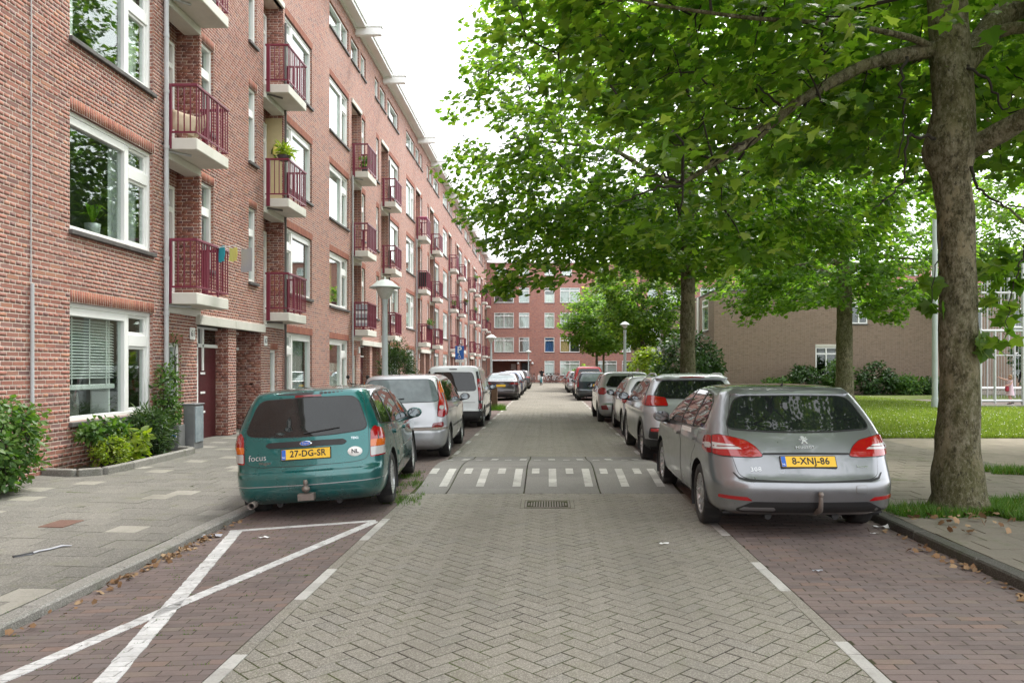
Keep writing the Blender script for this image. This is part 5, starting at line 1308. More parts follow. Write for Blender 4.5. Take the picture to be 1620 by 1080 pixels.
c.patch('handle_bar', soft(mirrored([(0, .865), (-.40, .86), (-.44, .83), (-.40, .80), (0, .80)]), .015), 'B', .02, M['black'])
c.patch('plate_recess', soft(mirrored([(0, .80), (-.40, .80), (-.33, .625), (0, .62)]), .02), 'B', .005, M['p_teal'], border=(.004, M['ink']))
c.plate(-.0, .725, '27-DG-SR', tilt=.02)
c.patch('bumper_strip', soft(mirrored([(0, .395), (-.80, .40), (-.80, .408), (0, .403)]), .003), 'B', .006, M['p_pale'])
c.both('side_window', soft([(.34, 1.0), (.9, .97), (2.0, .945), (3.06, .925), (2.75, 1.10), (2.42, 1.27), (2.15, 1.335), (1.5, 1.35), (.75, 1.325), (.46, 1.27)], .05), .005, M['car_glass'], border=(.014, M['black']))
for y in (1.98, .98): c.both('window_pillar', [(y, .955), (y + .055, .955), (y + .05 - .03 * (y > 1.5), 1.345), (y - .005 - .03 * (y > 1.5), 1.345)], .008, M['black'])
c.both('door', soft([(1.97, .27), (3.02, .27), (3.17, .5), (3.15, .76), (3.05, .905), (1.99, .93)], .05), .003, M['p_teal'], border=(.005, M['black']))
c.both('door', soft([(1.38, .27), (1.94, .27), (1.96, .93), (.98, .955), (.98, .84), (1.24, .68), (1.34, .42)], .05), .003, M['p_teal'], border=(.005, M['black']))
c.both('rub_strip', soft([(1.40, .52), (1.93, .52), (1.93, .585), (1.36, .585)], .01), .012, M['p_teal']); c.both('rub_strip', soft([(1.99, .52), (3.12, .52), (3.12, .585), (1.99, .585)], .01), .012, M['p_teal'])
c.both('door_handle', soft([(2.05, .80), (2.25, .80), (2.25, .85), (2.05, .85)], .02), .025, M['p_teal']); c.both('door_handle', soft([(1.06, .82), (1.26, .82), (1.26, .87), (1.06, .87)], .02), .025, M['p_teal'])
c.both('mud_flap', soft([(.54, .16), (.61, .16), (.60, .36), (.54, .36)], .01), .01, M['black'])
c.mirror(2.80, .97)
c.line('wiper', [(-.02, .94), (.30, .975)], 'B', .02, .009, M['black']); c.line('wiper_arm', [(.30, .975), (.36, .98)], 'B', .022, .006, M['black'])
b = MB(); b.lathe([(0, -.045), (.04, -.02), (.045, 0), (.04, .02), (0, .045)], 10, (0, 0, 0)); b.lathe([(0, .10), (.02, .095), (.027, .07), (.02, .045), (.015, -.02)], 10); b.v = [(x, y, z) for x, y, z in b.v]; b.obox((0, .02, -.085), (.17, .10, .07)); b.tube([(0, .05, -.08), (0, .3, -.1)], .03, 8); b.build('tow_bar', M['tow'], c.root, (.02, -.10, .37))
b = MB(); b.lathe([(.038, 0), (.038, -.14), (.032, -.14), (.030, 0)][::-1], 14, axis='y'); b.lathe([(.031, -.02), (0, -.02)], 14, axis='y', m=1); b.build('exhaust', [M['tow'], M['ink']], c.root, (-.58, .10, .215))
t = text_mesh('focus', .095, 'badge_text', M['badge'], c.root, .002, -.001); c.put(t, 'B', -.53, .705, .009)
t = text_mesh('Wagon', .045, 'badge_text', M['tow'], c.root, .002, 0); c.put(t, 'B', -.45, .645, .009)
b = MB(); b.lathe([(.0, .004), (.062, .003), (.068, -.004)][::-1], 24); b.lathe([(.0, .006), (.055, .005)][::-1], 24, m=1); b.v = [(x, y * .42, z) for x, y, z in b.v]; o = c.put(b.build('oval_badge', [M['chrome'], M['plate_blue']], c.root), 'B', 0, .835, .026)
t = text_mesh('Ford', .036, 'badge_text', M['chrome'], o, .0008, 0); t.location = (0, 0, .0065)
b = MB(); b.lathe([(.0, .002), (.078, .0015), (.08, -.003)][::-1], 24); b.v = [(x, y * .68, z) for x, y, z in b.v]; o = c.put(b.build('country_sticker', M['white'], c.root), 'B', .52, .715, .010)
t = text_mesh('NL', .062, 'country_letters', M['ink'], o, .0005, .002); t.location = (0, 0, .003)
t = text_mesh('TDCi', .035, 'badge_text', M['chrome'], c.root, .001, 0); c.put(t, 'B', .52, .86, .009)
c.patch('windscreen', soft(mirrored([(0, 1.34), (-.54, 1.32), (-.72, .99), (0, .98)]), .05), 'F', .004, M['car_glass'])

# ---- cars behind: one builder, different bodies
def more(label, loc, rz, rows, wb, ro, rw, paint, rear, side, lights, plate_=None, sc=.945, fine=True, black=None, mir=None, rails=False, style='alloy', roll=0., extra=None, clad=False, glass='car_glass', name='parked_car', cat='car', bow=.09):
    c = Car(label, loc, rz, rows, wb, ro, rw, paint, sc, roll, bow, fine, name=name, cat=cat, style=style, clad=clad)
    H = c.H; x1, zt, x2, zb = rear
    c.patch('rear_window', soft(mirrored([(0, zt), (-x1 * .9, zt - .005), (-x1, zt - .05), (-x2, zb + .04), (-x2 * .93, zb), (0, zb - .01)]), .06), 'B', .006, M[glass], border=(.012, M['black']))
    ys, zbelt, ztop = side      # rear, front base of the glass, belt, top
    y0, y1 = ys; ls = y1 - y0
    c.both('side_window', soft([(y0, zbelt + .06), (y0 + .12, zbelt + .03), (y1, zbelt - .02), (y1 - ls * .14, zbelt + (ztop - zbelt) * .48), (y1 - ls * .28, ztop - .03), (y1 - ls * .42, ztop), (y0 + ls * .2, ztop - .015), (y0 + ls * .07, ztop - .08)], .04), .005, M['car_glass'], border=(.014, M['black']))
    dm = y0 + ls * .53
    c.both('window_pillar', [(dm, zbelt), (dm + .06, zbelt), (dm + .03, ztop - .005), (dm - .03, ztop - .005)], .008, M['black'])
    c.both('door', soft([(dm + .02, .27), (c.wy[1] - .46, .27), (c.wy[1] - .34, .55), (y1 + .02, zbelt - .06), (dm + .03, zbelt - .04)], .05), .003, paint, border=(.005, M['black']))
    if fine: c.both('door', soft([(c.wy[0] + .46, .27), (dm - .01, .27), (dm, zbelt - .04), (c.wy[0] + .06, zbelt - .02), (c.wy[0] + .06, c.ra + rw + .08), (c.wy[0] + .36, rw + c.ra * .8)], .05), .003, paint, border=(.005, M['black']))
    c.both('door_handle', soft([(dm + .08, zbelt - .15), (dm + .28, zbelt - .15), (dm + .28, zbelt - .10), (dm + .08, zbelt - .10)], .02), .025, paint)
    for nm, mt, pts, w_ in lights:
        if w_ == 'B': c.sym(nm, soft(pts, .025), .012 if nm == 'tail_light' else .016, M[mt], border=(.005, M['black']) if nm == 'tail_light' else None)
        elif w_ == 'S': c.wrap(nm, pts, .0135 if mt == 'l_orange' else .012, M[mt])
    if black:
        c.patch('bumper_cladding', soft(mirrored([(0, black[0]), (-c.W * .99, black[0]), (-c.W * .99, black[1]), (0, black[1])]), .02), 'B', .01, M['black']); c.both('bumper_cladding', soft([(.14, black[0]), (c.wy[0] - c.ra - .01, black[0]), (c.wy[0] - c.ra - .01, black[1]), (.14, black[1])], .02), .01, M['black'])
    if plate_: c.plate(plate_[0], plate_[1], plate_[2] if len(plate_) > 2 else None, mat=plate_[3] if len(plate_) > 3 else 'plate')
    zc_ = zb - .06
    c.patch('tailgate_seam', soft(mirrored([(0, rows[5][0] - .012), (-c.W * .74, rows[5][0] - .008), (-c.W * .74, rows[5][0] + .001), (0, rows[5][0] - .002)]), .002), 'B', .004, M['black'])
    if mir: c.mirror(mir[0], mir[1], col=mir[2] if len(mir) > 2 else None)
    if rails:
        for x in (-1, 1): 
            P_ = [(x * c.W * .66, c.L * q) for q in (.20, .24, .38, .5, .55)]; q = []
            for k, (a, bb) in enumerate(P_): p, n = c.hit('T', a, bb); q.append(p + Vector((0, 0, .012 if k in (0, 4) else .05)))
            b = MB(); b.tube(q, .016, 8); b.build('roof_rail', M['steel'] if rails == 1 else M['black'], c.root)
    if fine: c.patch('windscreen', soft(mirrored([(0, ztop), (-c.W * .6, ztop - .02), (-c.W * .82, zbelt + .07), (0, zbelt + .07)]), .05), 'F', .004, M['car_glass'])
    if extra: extra(c)
    return c
def niro_x(c):
    c.patch('spoiler', soft(mirrored([(0, 1.50), (-.50, 1.485), (-.64, 1.43), (-.5, 1.425), (0, 1.432)]), .02), 'B', .05, M['p_pale'])
    c.patch('brake_light', soft(mirrored([(0, 1.455), (-.22, 1.45), (-.22, 1.44), (0, 1.44)]), .004), 'B', .056, M['l_dred'])
    c.sym('bumper_pod', soft([(-.50, .62), (-.80, .62), (-.82, .44), (-.53, .42)], .04), .012, M['black']); c.sym('reflector', soft([(-.56, .60), (-.78, .60), (-.78, .555), (-.58, .555)], .01), .018, M['l_red'])
    b = MB(); b.tube([(0, 0, 0), (0, -.06, .05)], [.03, .006], 8); b.build('aerial', M['p_pale'], c.root, (0, 1.0, 1.51))
more('pale silver crossover with roof rails and black arch trim, second car on the right', (2.42, 12.42, 0), 0, scaled('estate', 4.355, .9025, 1.52), 2.70, .82, .33, M['p_pale'], (.56, 1.43, .70, 1.12), ((.62, 3.0), 1.05, 1.43),
     [('tail_light', 'l_red', [(-.47, .985), (-.85, .985), (-.86, 1.15), (-.74, 1.16), (-.50, 1.12)], 'B'), ('tail_light_side', 'l_red', [(-.03, .99), (.12, 1.0), (.20, 1.05), (.06, 1.145), (-.03, 1.15)], 'S')], (0, .80), black=(.22, .42), mir=(2.75, 1.08, M['black']), rails=1, extra=niro_x, clad=True)
more('white estate with black roof rails, third car on the right, mostly hidden', (2.53, 17.35, 0), 0, scaled('estate', 4.26, .87, 1.46), 2.6, .78, .31, M['p_pearl'], (.52, 1.32, .66, 1.03), ((.62, 2.95), .985, 1.37),
     [('tail_light', 'l_red', [(-.56, .80), (-.84, .80), (-.85, .98), (-.66, .97)], 'B'), ('tail_light_side', 'l_red', [(-.03, .80), (.08, .82), (.18, .90), (.06, .96), (-.03, .965)], 'S')], (0, .72), mir=(2.7, 1.0, M['black']), rails=2)
more('silver hatchback with round red tail lights, fourth on the right', (2.27, 22.0, 0), 0, scaled('mpv', 4.1, .88, 1.54), 2.6, .75, .31, M['p_silver'], (.50, 1.40, .62, 1.08), ((.55, 3.0), 1.04, 1.44),
     [('tail_light', 'l_red', [(-.60, .92), (-.70, .85), (-.84, .86), (-.86, 1.0), (-.76, 1.06), (-.64, 1.03)], 'B'), ('tail_light_side', 'l_red', [(-.03, .88), (.10, .90), (.16, .97), (.08, 1.04), (-.03, 1.05)], 'S'), ('reflector', 'l_dred', [(-.56, .40), (-.76, .40), (-.78, .52), (-.62, .54)], 'B')], (0, .76), mir=(2.7, 1.08, M['black']))
more('navy blue hatchback with a yellow plate, beyond the gap on the right', (2.22, 37.3, 0), 0, scaled('wagon', 4.0, .86, 1.47), 2.5, .72, .30, M['p_navy'], (.56, 1.38, .70, .98), ((.5, 2.8), .96, 1.37),
     [('tail_light', 'l_red', [(-.74, .70), (-.845, .70), (-.845, 1.15), (-.80, 1.2), (-.76, .95)], 'B'), ('tail_light_side', 'l_red', [(-.03, .70), (.06, .70), (.04, 1.13), (-.03, 1.15)], 'S')], (-.02, .78), fine=False, glass='car_glass_clear', mir=(2.6, .98))
more('bright red people carrier behind the navy hatchback', (2.30, 42.4, 0), 0, scaled('mpv', 4.3, .90, 1.78), 2.6, .75, .32, M['p_red'], (.58, 1.62, .70, 1.15), ((.4, 3.0), 1.14, 1.65),
     [('tail_light', 'l_red', [(-.75, .80), (-.87, .80), (-.86, 1.3), (-.80, 1.3)], 'B')], (0, .8), fine=False, mir=(2.8, 1.15))
more('small silver car parked behind the red people carrier', (2.05, 49.5, 0), 0, scaled('wagon', 3.7, .83, 1.45), 2.4, .65, .29, M['p_silver'], (.54, 1.36, .66, .98), ((.5, 2.7), .96, 1.36),
     [('tail_light', 'l_red', [(-.70, .72), (-.82, .72), (-.82, 1.0), (-.74, 1.0)], 'B'), ('tail_light_side', 'l_red', [(-.03, .72), (.06, .75), (.04, 1.0), (-.03, 1.0)], 'S')], (0, .7), fine=False, mir=(2.5, .98))
more('red small car parked last in the row on the right', (2.1, 55.5, 0), 0, scaled('wagon', 3.9, .84, 1.46), 2.4, .65, .29, M['p_red'], (.54, 1.36, .66, .98), ((.5, 2.8), .96, 1.36), [('tail_light', 'l_red', [(-.70, .72), (-.82, .72), (-.82, 1.0), (-.74, 1.0)], 'B')], (0, .7), fine=False)
def tino_x(c):
    c.sym('fog_light', soft([(-.60, .585), (-.80, .60), (-.80, .70), (-.62, .68)], .03), .012, M['l_dred'])
    c.patch('bumper_strip', soft(mirrored([(0, .555), (-.86, .56), (-.86, .60), (0, .59)]), .01), 'B', .012, M['tow']); c.both('bumper_strip', soft([(.2, .56), (.46, .56), (.46, .60), (.2, .60)], .01), .012, M['tow'])
    c.line('wiper', [(-.35, 1.09), (.1, 1.12)], 'B', .02, .01, M['black'])
    b = MB(); b.tube([(0, 0, 0), (0, -.02, .06)], .006, 6); b.build('aerial', M['black'], c.root, (-.05, .62, 1.545))
    c.both('rub_strip', soft([(1.3, .55), (3.0, .55), (3.0, .58), (1.3, .58)], .01), .01, M['black'])
more('silver people carrier with tall orange and red tail lights, second on the left', (-2.50, 12.98, -.02), math.radians(1.0), scaled('mpv', 4.27, .88, 1.57), 2.535, .84, .305, M['p_silver'], (.60, 1.47, .72, 1.07), ((.52, 3.05), 1.04, 1.46),
     [('tail_light', 'l_red', [(-.70, .80), (-.80, .78), (-.87, .86), (-.84, 1.1), (-.75, 1.46), (-.69, 1.46), (-.72, 1.1)], 'B'), ('indicator', 'l_orange', [(-.725, 1.22), (-.80, 1.22), (-.75, 1.45), (-.70, 1.45)], 'B'), ('reverse_lens', 'l_white', [(-.73, .93), (-.80, .92), (-.80, .99), (-.73, .99)], 'B'),
      ('tail_light_side', 'l_red', [(-.03, .80), (.04, .83), (.08, .95), (.06, 1.2), (.02, 1.43), (-.03, 1.44)], 'S'), ('indicator', 'l_orange', [(-.03, 1.22), (.055, 1.22), (.02, 1.42), (-.03, 1.43)], 'S')], (0, .84), sc=.93, roll=math.radians(-1.0), mir=(2.8, 1.07, M['p_dark']), style='five', glass='car_glass_clear', extra=tino_x)
def kang_x(c):
    c.sym('corner_trim', soft([(-.75, .50), (-.83, .50), (-.80, 1.3), (-.72, 1.64), (-.645, 1.62), (-.70, 1.3)], .02), .006, M['black']); c.wrap('corner_trim', [(-.03, .45), (.05, .45), (.03, 1.1), (.03, 1.6), (-.03, 1.62)], .006, M['black'])
    c.patch('brake_light', soft(mirrored([(0, 1.70), (-.11, 1.70), (-.11, 1.675), (0, 1.675)]), .006), 'B', .01, M['black'])
    c.both('side_trim', soft([(1.3, .52), (3.1, .52), (3.1, .62), (1.3, .62)], .02), .012, M['black']); c.both('side_rail', [(.35, .98), (1.75, .98), (1.75, 1.03), (.35, 1.03)], .01, M['black'])
    c.line('wiper', [(-.05, 1.05), (-.02, 1.25)], 'B', .02, .008, M['black'])
more('white small panel van with black rear corners, third on the left', (-2.47, 20.2, -.02), math.radians(.5), scaled('van'), 2.70, .78, .31, M['p_white'], (.57, 1.60, .66, 1.08), ((2.05, 3.15), 1.06, 1.62),
     [('tail_light', 'l_red', [(-.75, .80), (-.82, .80), (-.80, 1.42), (-.685, 1.42)], 'B'), ('reverse_lens', 'l_white', [(-.72, 1.18), (-.80, 1.18), (-.80, 1.26), (-.71, 1.26)], 'B'), ('tail_light_side', 'l_red', [(-.03, .80), (.05, .80), (.05, 1.42), (-.03, 1.42)], 'S'), ('fog_light', 'l_dred', [(-.72, .56), (-.82, .56), (-.82, .72), (-.735, .72)], 'B')], None, sc=.915, black=(.20, .50), mir=(2.95, 1.12, M['black']), extra=kang_x, name='parked_van', cat='van', bow=.04, style='cap')
more('dark brown saloon with a yellow plate, fourth on the left beyond the wooden post', (-2.28, 37.6, -.02), 0, scaled('saloon'), 2.82, .95, .33, M['p_dark'], (.55, 1.40, .72, 1.07), ((1.05, 3.2), 1.0, 1.39),
     [('tail_light', 'l_dred', [(-.42, .86), (-.86, .82), (-.88, .93), (-.60, .96)], 'B'), ('tail_light_side', 'l_dred', [(-.03, .83), (.15, .87), (.05, .93), (-.03, .93)], 'S')], (0, .78), fine=False, mir=(3.0, 1.0), glass='car_glass_clear', black=(.2, .38))
more('light blue-grey hatchback parked in front of the dark saloon', (-2.25, 44.5, -.02), 0, scaled('estate', 4.2, .89, 1.47), 2.6, .8, .31, M['p_blue'], (.52, 1.34, .66, 1.03), ((.62, 2.95), .985, 1.37), [('tail_light', 'l_red', [(-.5, .82), (-.86, .82), (-.86, .95), (-.6, .95)], 'B'), ('tail_light_side', 'l_red', [(-.03, .82), (.15, .86), (.08, .94), (-.03, .95)], 'S')], (0, .72), fine=False, mir=(2.8, 1.0))
more('silver estate with roof rails further along the left row', (-2.3, 51.5, -.02), 0, scaled('estate', 4.5, .90, 1.5), 2.7, .9, .31, M['p_silver'], (.52, 1.36, .66, 1.05), ((.62, 3.0), 1.0, 1.4), [('tail_light', 'l_red', [(-.5, .84), (-.86, .84), (-.86, .97), (-.6, .97)], 'B')], (0, .74), fine=False, rails=2)
more('dark grey hatchback near the far end of the left row', (-2.15, 58.5, -.02), 0, scaled('estate', 4.3, .90, 1.52), 2.6, .85, .32, M['p_dark'], (.52, 1.38, .66, 1.08), ((.62, 3.0), 1.02, 1.42), [('tail_light', 'l_red', [(-.4, .92), (-.86, .9), (-.86, 1.02), (-.5, 1.02)], 'B'), ('tail_light_side', 'l_red', [(-.03, .9), (.15, .93), (.08, 1.0), (-.03, 1.02)], 'S')], (0, .8, None, 'white'), fine=False)
more('black car parked last in the row on the left', (-2.2, 65.5, -.02), 0, scaled('wagon', 4.1, .86, 1.47), 2.5, .75, .30, M['p_navy'], (.56, 1.38, .70, .98), ((.5, 2.8), .96, 1.37), [('tail_light', 'l_red', [(-.74, .70), (-.845, .70), (-.845, 1.0), (-.78, 1.0)], 'B')], (0, .78), fine=False)
# ---------------------------------------------------------------- trees and plants
def fan(pts, c=(0, .32)):
    n = len(pts); V = [(c[0], c[1], 0)] + [(x, y, -.22 * abs(x) - .10 * max(0, y - .5)) for x, y in pts]
    return np.array(V, np.float32), np.array([(0, 1 + i, 1 + (i + 1) % n) for i in range(n)], np.int32)
_h = [(.05, 0), (.24, -.08), (.52, .06), (.38, .22), (.66, .46), (.30, .52), (.20, .72)]
LEAF_BIG = fan(_h + [(0, 1.0)] + [(-x, y) for x, y in _h[::-1]])
LEAF_MID = fan([(.10, -.04), (.50, .08), (.36, .30), (.58, .52), (.0, 1.0), (-.58, .52), (-.36, .30), (-.50, .08), (-.1, -.04)])
LEAF_LOW = (np.array([(0, 0, 0), (.5, .30, -.12), (.28, .62, -.08), (0, 1, -.1), (-.28, .62, -.08), (-.5, .30, -.12)], np.float32), np.array([(0, 1, 2), (0, 2, 3), (0, 3, 4), (0, 4, 5)], np.int32))
LEAF_OVAL = (np.array([(0, 0, 0), (.26, .4, -.05), (.17, .75, -.06), (0, 1, -.14), (-.17, .75, -.06), (-.26, .4, -.05)], np.float32), np.array([(0, 1, 2), (0, 2, 3), (0, 3, 4), (0, 4, 5)], np.int32))
LEAF_STRAP = (np.array([(0, 0, 0), (.09, .5, .02), (0, 1, -.12), (-.09, .5, .02)], np.float32), np.array([(0, 1, 2), (0, 2, 3)], np.int32))
def unit(a): return a / np.maximum(1e-9, np.linalg.norm(a, axis=1, keepdims=True))
def leaf_frames(C, nrm, dirs, size):
    nrm = unit(nrm); d = unit(dirs - nrm * np.sum(dirs * nrm, axis=1, keepdims=True)); u = np.cross(d, nrm); return u, d, nrm
def leaf_mesh(name, C, nrm, dirs, size, tpl, mat):
    u, d, n = leaf_frames(C, nrm, dirs, size); T, Fc = tpl; k = len(T); N_ = len(C)
    V = C[:, None, :] + size[:, None, None] * (T[None, :, 0:1] * u[:, None, :] + T[None, :, 1:2] * d[:, None, :] + T[None, :, 2:3] * n[:, None, :])
    F_ = (Fc[None] + (np.arange(N_) * k)[:, None, None]).reshape(-1, 3)
    return np_mesh(name, V.reshape(-1, 3), F_, mat)
def spray(cl, ctr, per, rad, size, flatten=.55, up=.75, rand=.55, droop=.5):
    """leaves round each cluster point, facing up and outwards, tips hanging"""
    n = len(cl); C = np.repeat(cl, per, 0); off = NR.normal(0, 1, (n * per, 3)); off = off / np.linalg.norm(off, axis=1, keepdims=True) * (NR.random((n * per, 1)) ** .5)
    R_ = np.repeat(rad if hasattr(rad, '__len__') else np.full(n, rad), per)[:, None]; off = off * R_; off[:, 2] *= flatten; C = C + off
    o = C - ctr; o[:, 2] *= .5; o = unit(o)
    nrm = o * .45 + np.array([0, 0, up]) + NR.normal(0, rand, C.shape); d = o * .6 + unit(off) * .8 + NR.normal(0, .5, C.shape); d[:, 2] -= droop
    s_ = size * (.7 + .6 * NR.random(len(C))); return C, nrm, d, s_
def rough_tube(mb, pts, rad, seg, amp, seed=0., m=0):
    """a trunk or limb with knots and flutes"""
    pts = [Vector(p) for p in pts]; P_, R2 = [], []
    for i in range(len(pts) - 1):
        k = max(2, int((pts[i + 1] - pts[i]).length / .07))
        for j in range(k): t = j / k; P_.append(pts[i].lerp(pts[i + 1], t)); t2 = t * t * (3 - 2 * t); R2.append(rad[i] * (1 - t2) + rad[i + 1] * t2)
    P_.append(pts[-1]); R2.append(rad[-1]); b = len(mb.v); mb.tube(P_, R2, seg, m)
    for i in range(len(P_)):
        for k in range(seg):
            v = Vector(mb.v[b + i * seg + k]); c = P_[i]; o = v - c
            f = 1 + amp * (noise.noise(Vector((v.x * 2.2, v.y * 2.2, v.z * 1.1 + seed))) * 1.2 + .5 * noise.noise(Vector((v.x * 7, v.y * 7, v.z * 4 + seed))))
            mb.v[b + i * seg + k] = tuple(c + o * f)
def twigs(mb, nodes, clusters, r0=.035, seg=4, sag=.12):
    """joins every leaf cluster to the nearest branch, growing outwards"""
    nodes = [tuple(q) for q in nodes]; A = np.zeros((len(nodes) + len(clusters) * 3, 3)); A[:len(nodes)] = nodes; n = len(nodes); trunk = np.array(nodes).mean(0)
    for c in clusters[np.argsort(np.linalg.norm(clusters - trunk, axis=1))]:
        d = np.linalg.norm(A[:n] - c, axis=1); k = int(d.argmin()); p = A[k]; L = d[k]
        if L < .05: continue
        j = NR.normal(0, .10 * L, 3); m1 = p + (c - p) * .35 + j * .8 + np.array([0, 0, sag * L * .6]); m2 = p + (c - p) * .7 + j * .5 + np.array([0, 0, sag * L])
        r = min(r0, .008 + .011 * L); mb.tube([tuple(p), tuple(m1), tuple(m2), tuple(c)], [r, r * .75, r * .5, r * .22], seg, 0, cap=False)
        A[n] = m1; A[n + 1] = m2; A[n + 2] = c; n += 3
def limb_nodes(pts, step=.35):
    out = []
    for p, q in zip(pts, pts[1:]):
        p, q = Vector(p), Vector(q); k = max(1, int((q - p).length / step))
        out += [tuple(p.lerp(q, j / k)) for j in range(1, k + 1)]
    return out
def ellipsoid(n, c, r, lo=.5, zbias=0., sq=1.):
    d = unit(NR.normal(0, 1, (n, 3))); d[:, 2] -= zbias * NR.random(n); d = unit(d); q = (lo + (1 - lo) * NR.random((n, 1)) ** .6)
    w_ = 1 + .16 * np.array([noise.noise(Vector(v) * 2.3 + Vector(c)) for v in d])[:, None]
    v = d * q * w_
    if sq != 1.: v[:, 2] = np.where(v[:, 2] < 0, -np.abs(v[:, 2]) ** sq, v[:, 2])
    return np.array(c) + v * np.array(r)
def pxpy(Q): return CX + F * Q[:, 0] / np.maximum(.5, Q[:, 1]), CY - F * (Q[:, 2] - EYE) / np.maximum(.5, Q[:, 1])

# ---- the big plane tree on the right
T1 = root('plane_tree', 'big mottled plane tree with a knobbly trunk in the grass by the right kerb', 'tree', (0, 0, 0), 0, 'street trees')
ty = 8.1; tx = 4.28; W1 = lambda x, y, Y=ty: tuple(P(x, y, Y))
mb = MB()
rough_tube(mb, [(tx, ty, .02), (tx, ty, .22), (tx - .0, ty, .75), (tx + .0, ty, 1.5), (tx + .0, ty, 2.4), (tx - .02, ty, 3.2), W1(1507, 290), W1(1503, 235), W1(1508, 175), W1(1502, 90), W1(1500, 0), (4.2, 8.2, 6.6), (4.3, 8.4, 8.5), (4.2, 8.5, 10.5)], [.33, .255, .215, .193, .180, .176, .182, .262, .205, .20, .19, .165, .125, .07], 34, .15, 3.)
limbs = [[W1(1478, 78), W1(1430, 88, 8.05), W1(1370, 103, 7.9), W1(1290, 145, 7.75), W1(1240, 178, 7.7), W1(1190, 222, 7.65), W1(1130, 258, 7.6), W1(1080, 290, 7.6)],
         [W1(1525, 240), W1(1560, 222, 7.95), W1(1600, 200, 7.8), W1(1660, 170, 7.6), (6.4, 7.4, 4.6), (7.6, 7.0, 5.2)],
         [W1(1515, 110), W1(1550, 68, 8.2), W1(1585, 25, 8.3), (5.4, 8.5, 5.6), (6.4, 8.9, 6.8), (7.5, 9.3, 8.2)],
         [W1(1560, 60, 8.2), W1(1600, 45, 8.1), (5.6, 8.2, 5.2), (6.8, 8.0, 5.8)],
         [(4.2, 8.15, 5.6), (3.2, 9.4, 6.3), (2.2, 10.8, 6.9), (1.0, 12., 7.2)], [(4.2, 8.2, 6.2), (3.6, 6.6, 7.0), (2.2, 5.4, 7.4)], [(4.25, 8.3, 7.2), (5.2, 10.2, 8.0), (6.4, 12., 8.6)],
         [(4.25, 8.3, 5.0), (4.0, 9.6, 5.2), (3.6, 11.4, 5.4), (3.0, 13., 5.2)], [(4.25, 8.4, 8.2), (2.6, 8.2, 9.4), (.9, 8., 10.2)], [(4.3, 8.4, 5.3), (5.4, 10., 5.2), (6.6, 11.6, 5.2)],
         [W1(1478, 78), W1(1440, 60, 7.9), W1(1340, 40, 7.6), W1(1200, 30, 7.4), W1(1050, 10, 7.3), W1(930, -20, 7.3)]]
lr = [[.078, .070, .062, .054, .047, .04, .03, .02], [.115, .105, .10, .085, .07, .04], [.15, .13, .115, .10, .08, .05], [.07, .06, .05, .04]] + [[.12, .09, .06, .03]] + [[.11, .08, .04]] * 2 + [[.09, .07, .05, .03]] + [[.10, .07, .04], [.08, .06, .03], [.035, .030, .025, .02, .015, .008]]
for L_, r in zip(limbs, lr): rough_tube(mb, [tuple(q) for q in crom([tuple(q) for q in L_], 3)], list(np.interp(np.arange(3 * len(L_) - 2) / 3, range(len(r)), r)), 12, .16, 9.)
mb.build('trunk', M['bark'], T1)
nodes = sum([limb_nodes(l) for l in limbs], [])
cl = ellipsoid(1500, (4.3, 8.3, 8.6), (6.4, 6.2, 4.9), .45, .5)
px, py = pxpy(cl); z = cl[:, 2]
lim = np.interp(px, [700, 760, 800, 900, 1000, 1100, 1250, 1400, 1470, 1560, 1620], [-300, 20, 90, 190, 235, 285, 330, 350, 300, 330, 380])
keep = (z > 4.0) & (cl[:, 1] > 4.4) & ((py < lim) | (px > 1700)) & ~((abs(cl[:, 0] - tx) < .55) & (z < 5.6) & (cl[:, 1] < ty + .2)) & (px > 745 + 40 * NR.random(len(px)))
# between the camera and the trunk the limbs stay in sight
lx = np.interp(px, [1080, 1130, 1190, 1240, 1290, 1370, 1430, 1478], [290, 258, 222, 178, 145, 103, 88, 78]); keep &= ~((px > 1150) & (px < 1480) & (np.abs(py - lx) < 48) & (cl[:, 1] < 7.9) & (NR.random(len(px)) < .8))
keep &= ~((px > 1440) & (px < 1580) & (py < 420) & (cl[:, 1] < ty) & (NR.random(len(px)) < .85))
cl = cl[keep]
ln = np.array(limb_nodes(limbs[0], .16)); cl = np.vstack([cl, ln[-9:] + NR.normal(0, .22, (9, 3)) + (0, .15, 0), ln[-6:] + NR.normal(0, .35, (6, 3)), ln[:-9] + NR.normal(0, .3, (len(ln) - 9, 3)) + (0, .7, .1)])
low = np.array([W1(1575, 470, 7.9), W1(1590, 540, 7.9), W1(1600, 500, 8.0), W1(1585, 430, 8.0), W1(1610, 440, 8.1), W1(1560, 545, 7.85), W1(1600, 400, 8.2), W1(1565, 420, 8.3), W1(1475, 480, 7.9), W1(1470, 440, 8.)])
def wob(mb, pts, r0, r1):
    q = crom([tuple(p) for p in pts], 7); n = len(q)
    for k in range(1, n - 1): q[k] += NR.normal(0, .012, 3)
    mb.tube([tuple(p) for p in q], [r0 + (r1 - r0) * k / (n - 1) for k in range(n)], 6)
tw = MB(); twigs(tw, nodes, cl, .04); wob(tw, [W1(1640, 330, 8.1), W1(1618, 400, 8.1), W1(1602, 455, 8.0), W1(1590, 530, 7.9)], .014, .003); wob(tw, [W1(1500, 360), W1(1480, 420, 7.95), W1(1474, 480, 7.9)], .010, .003)
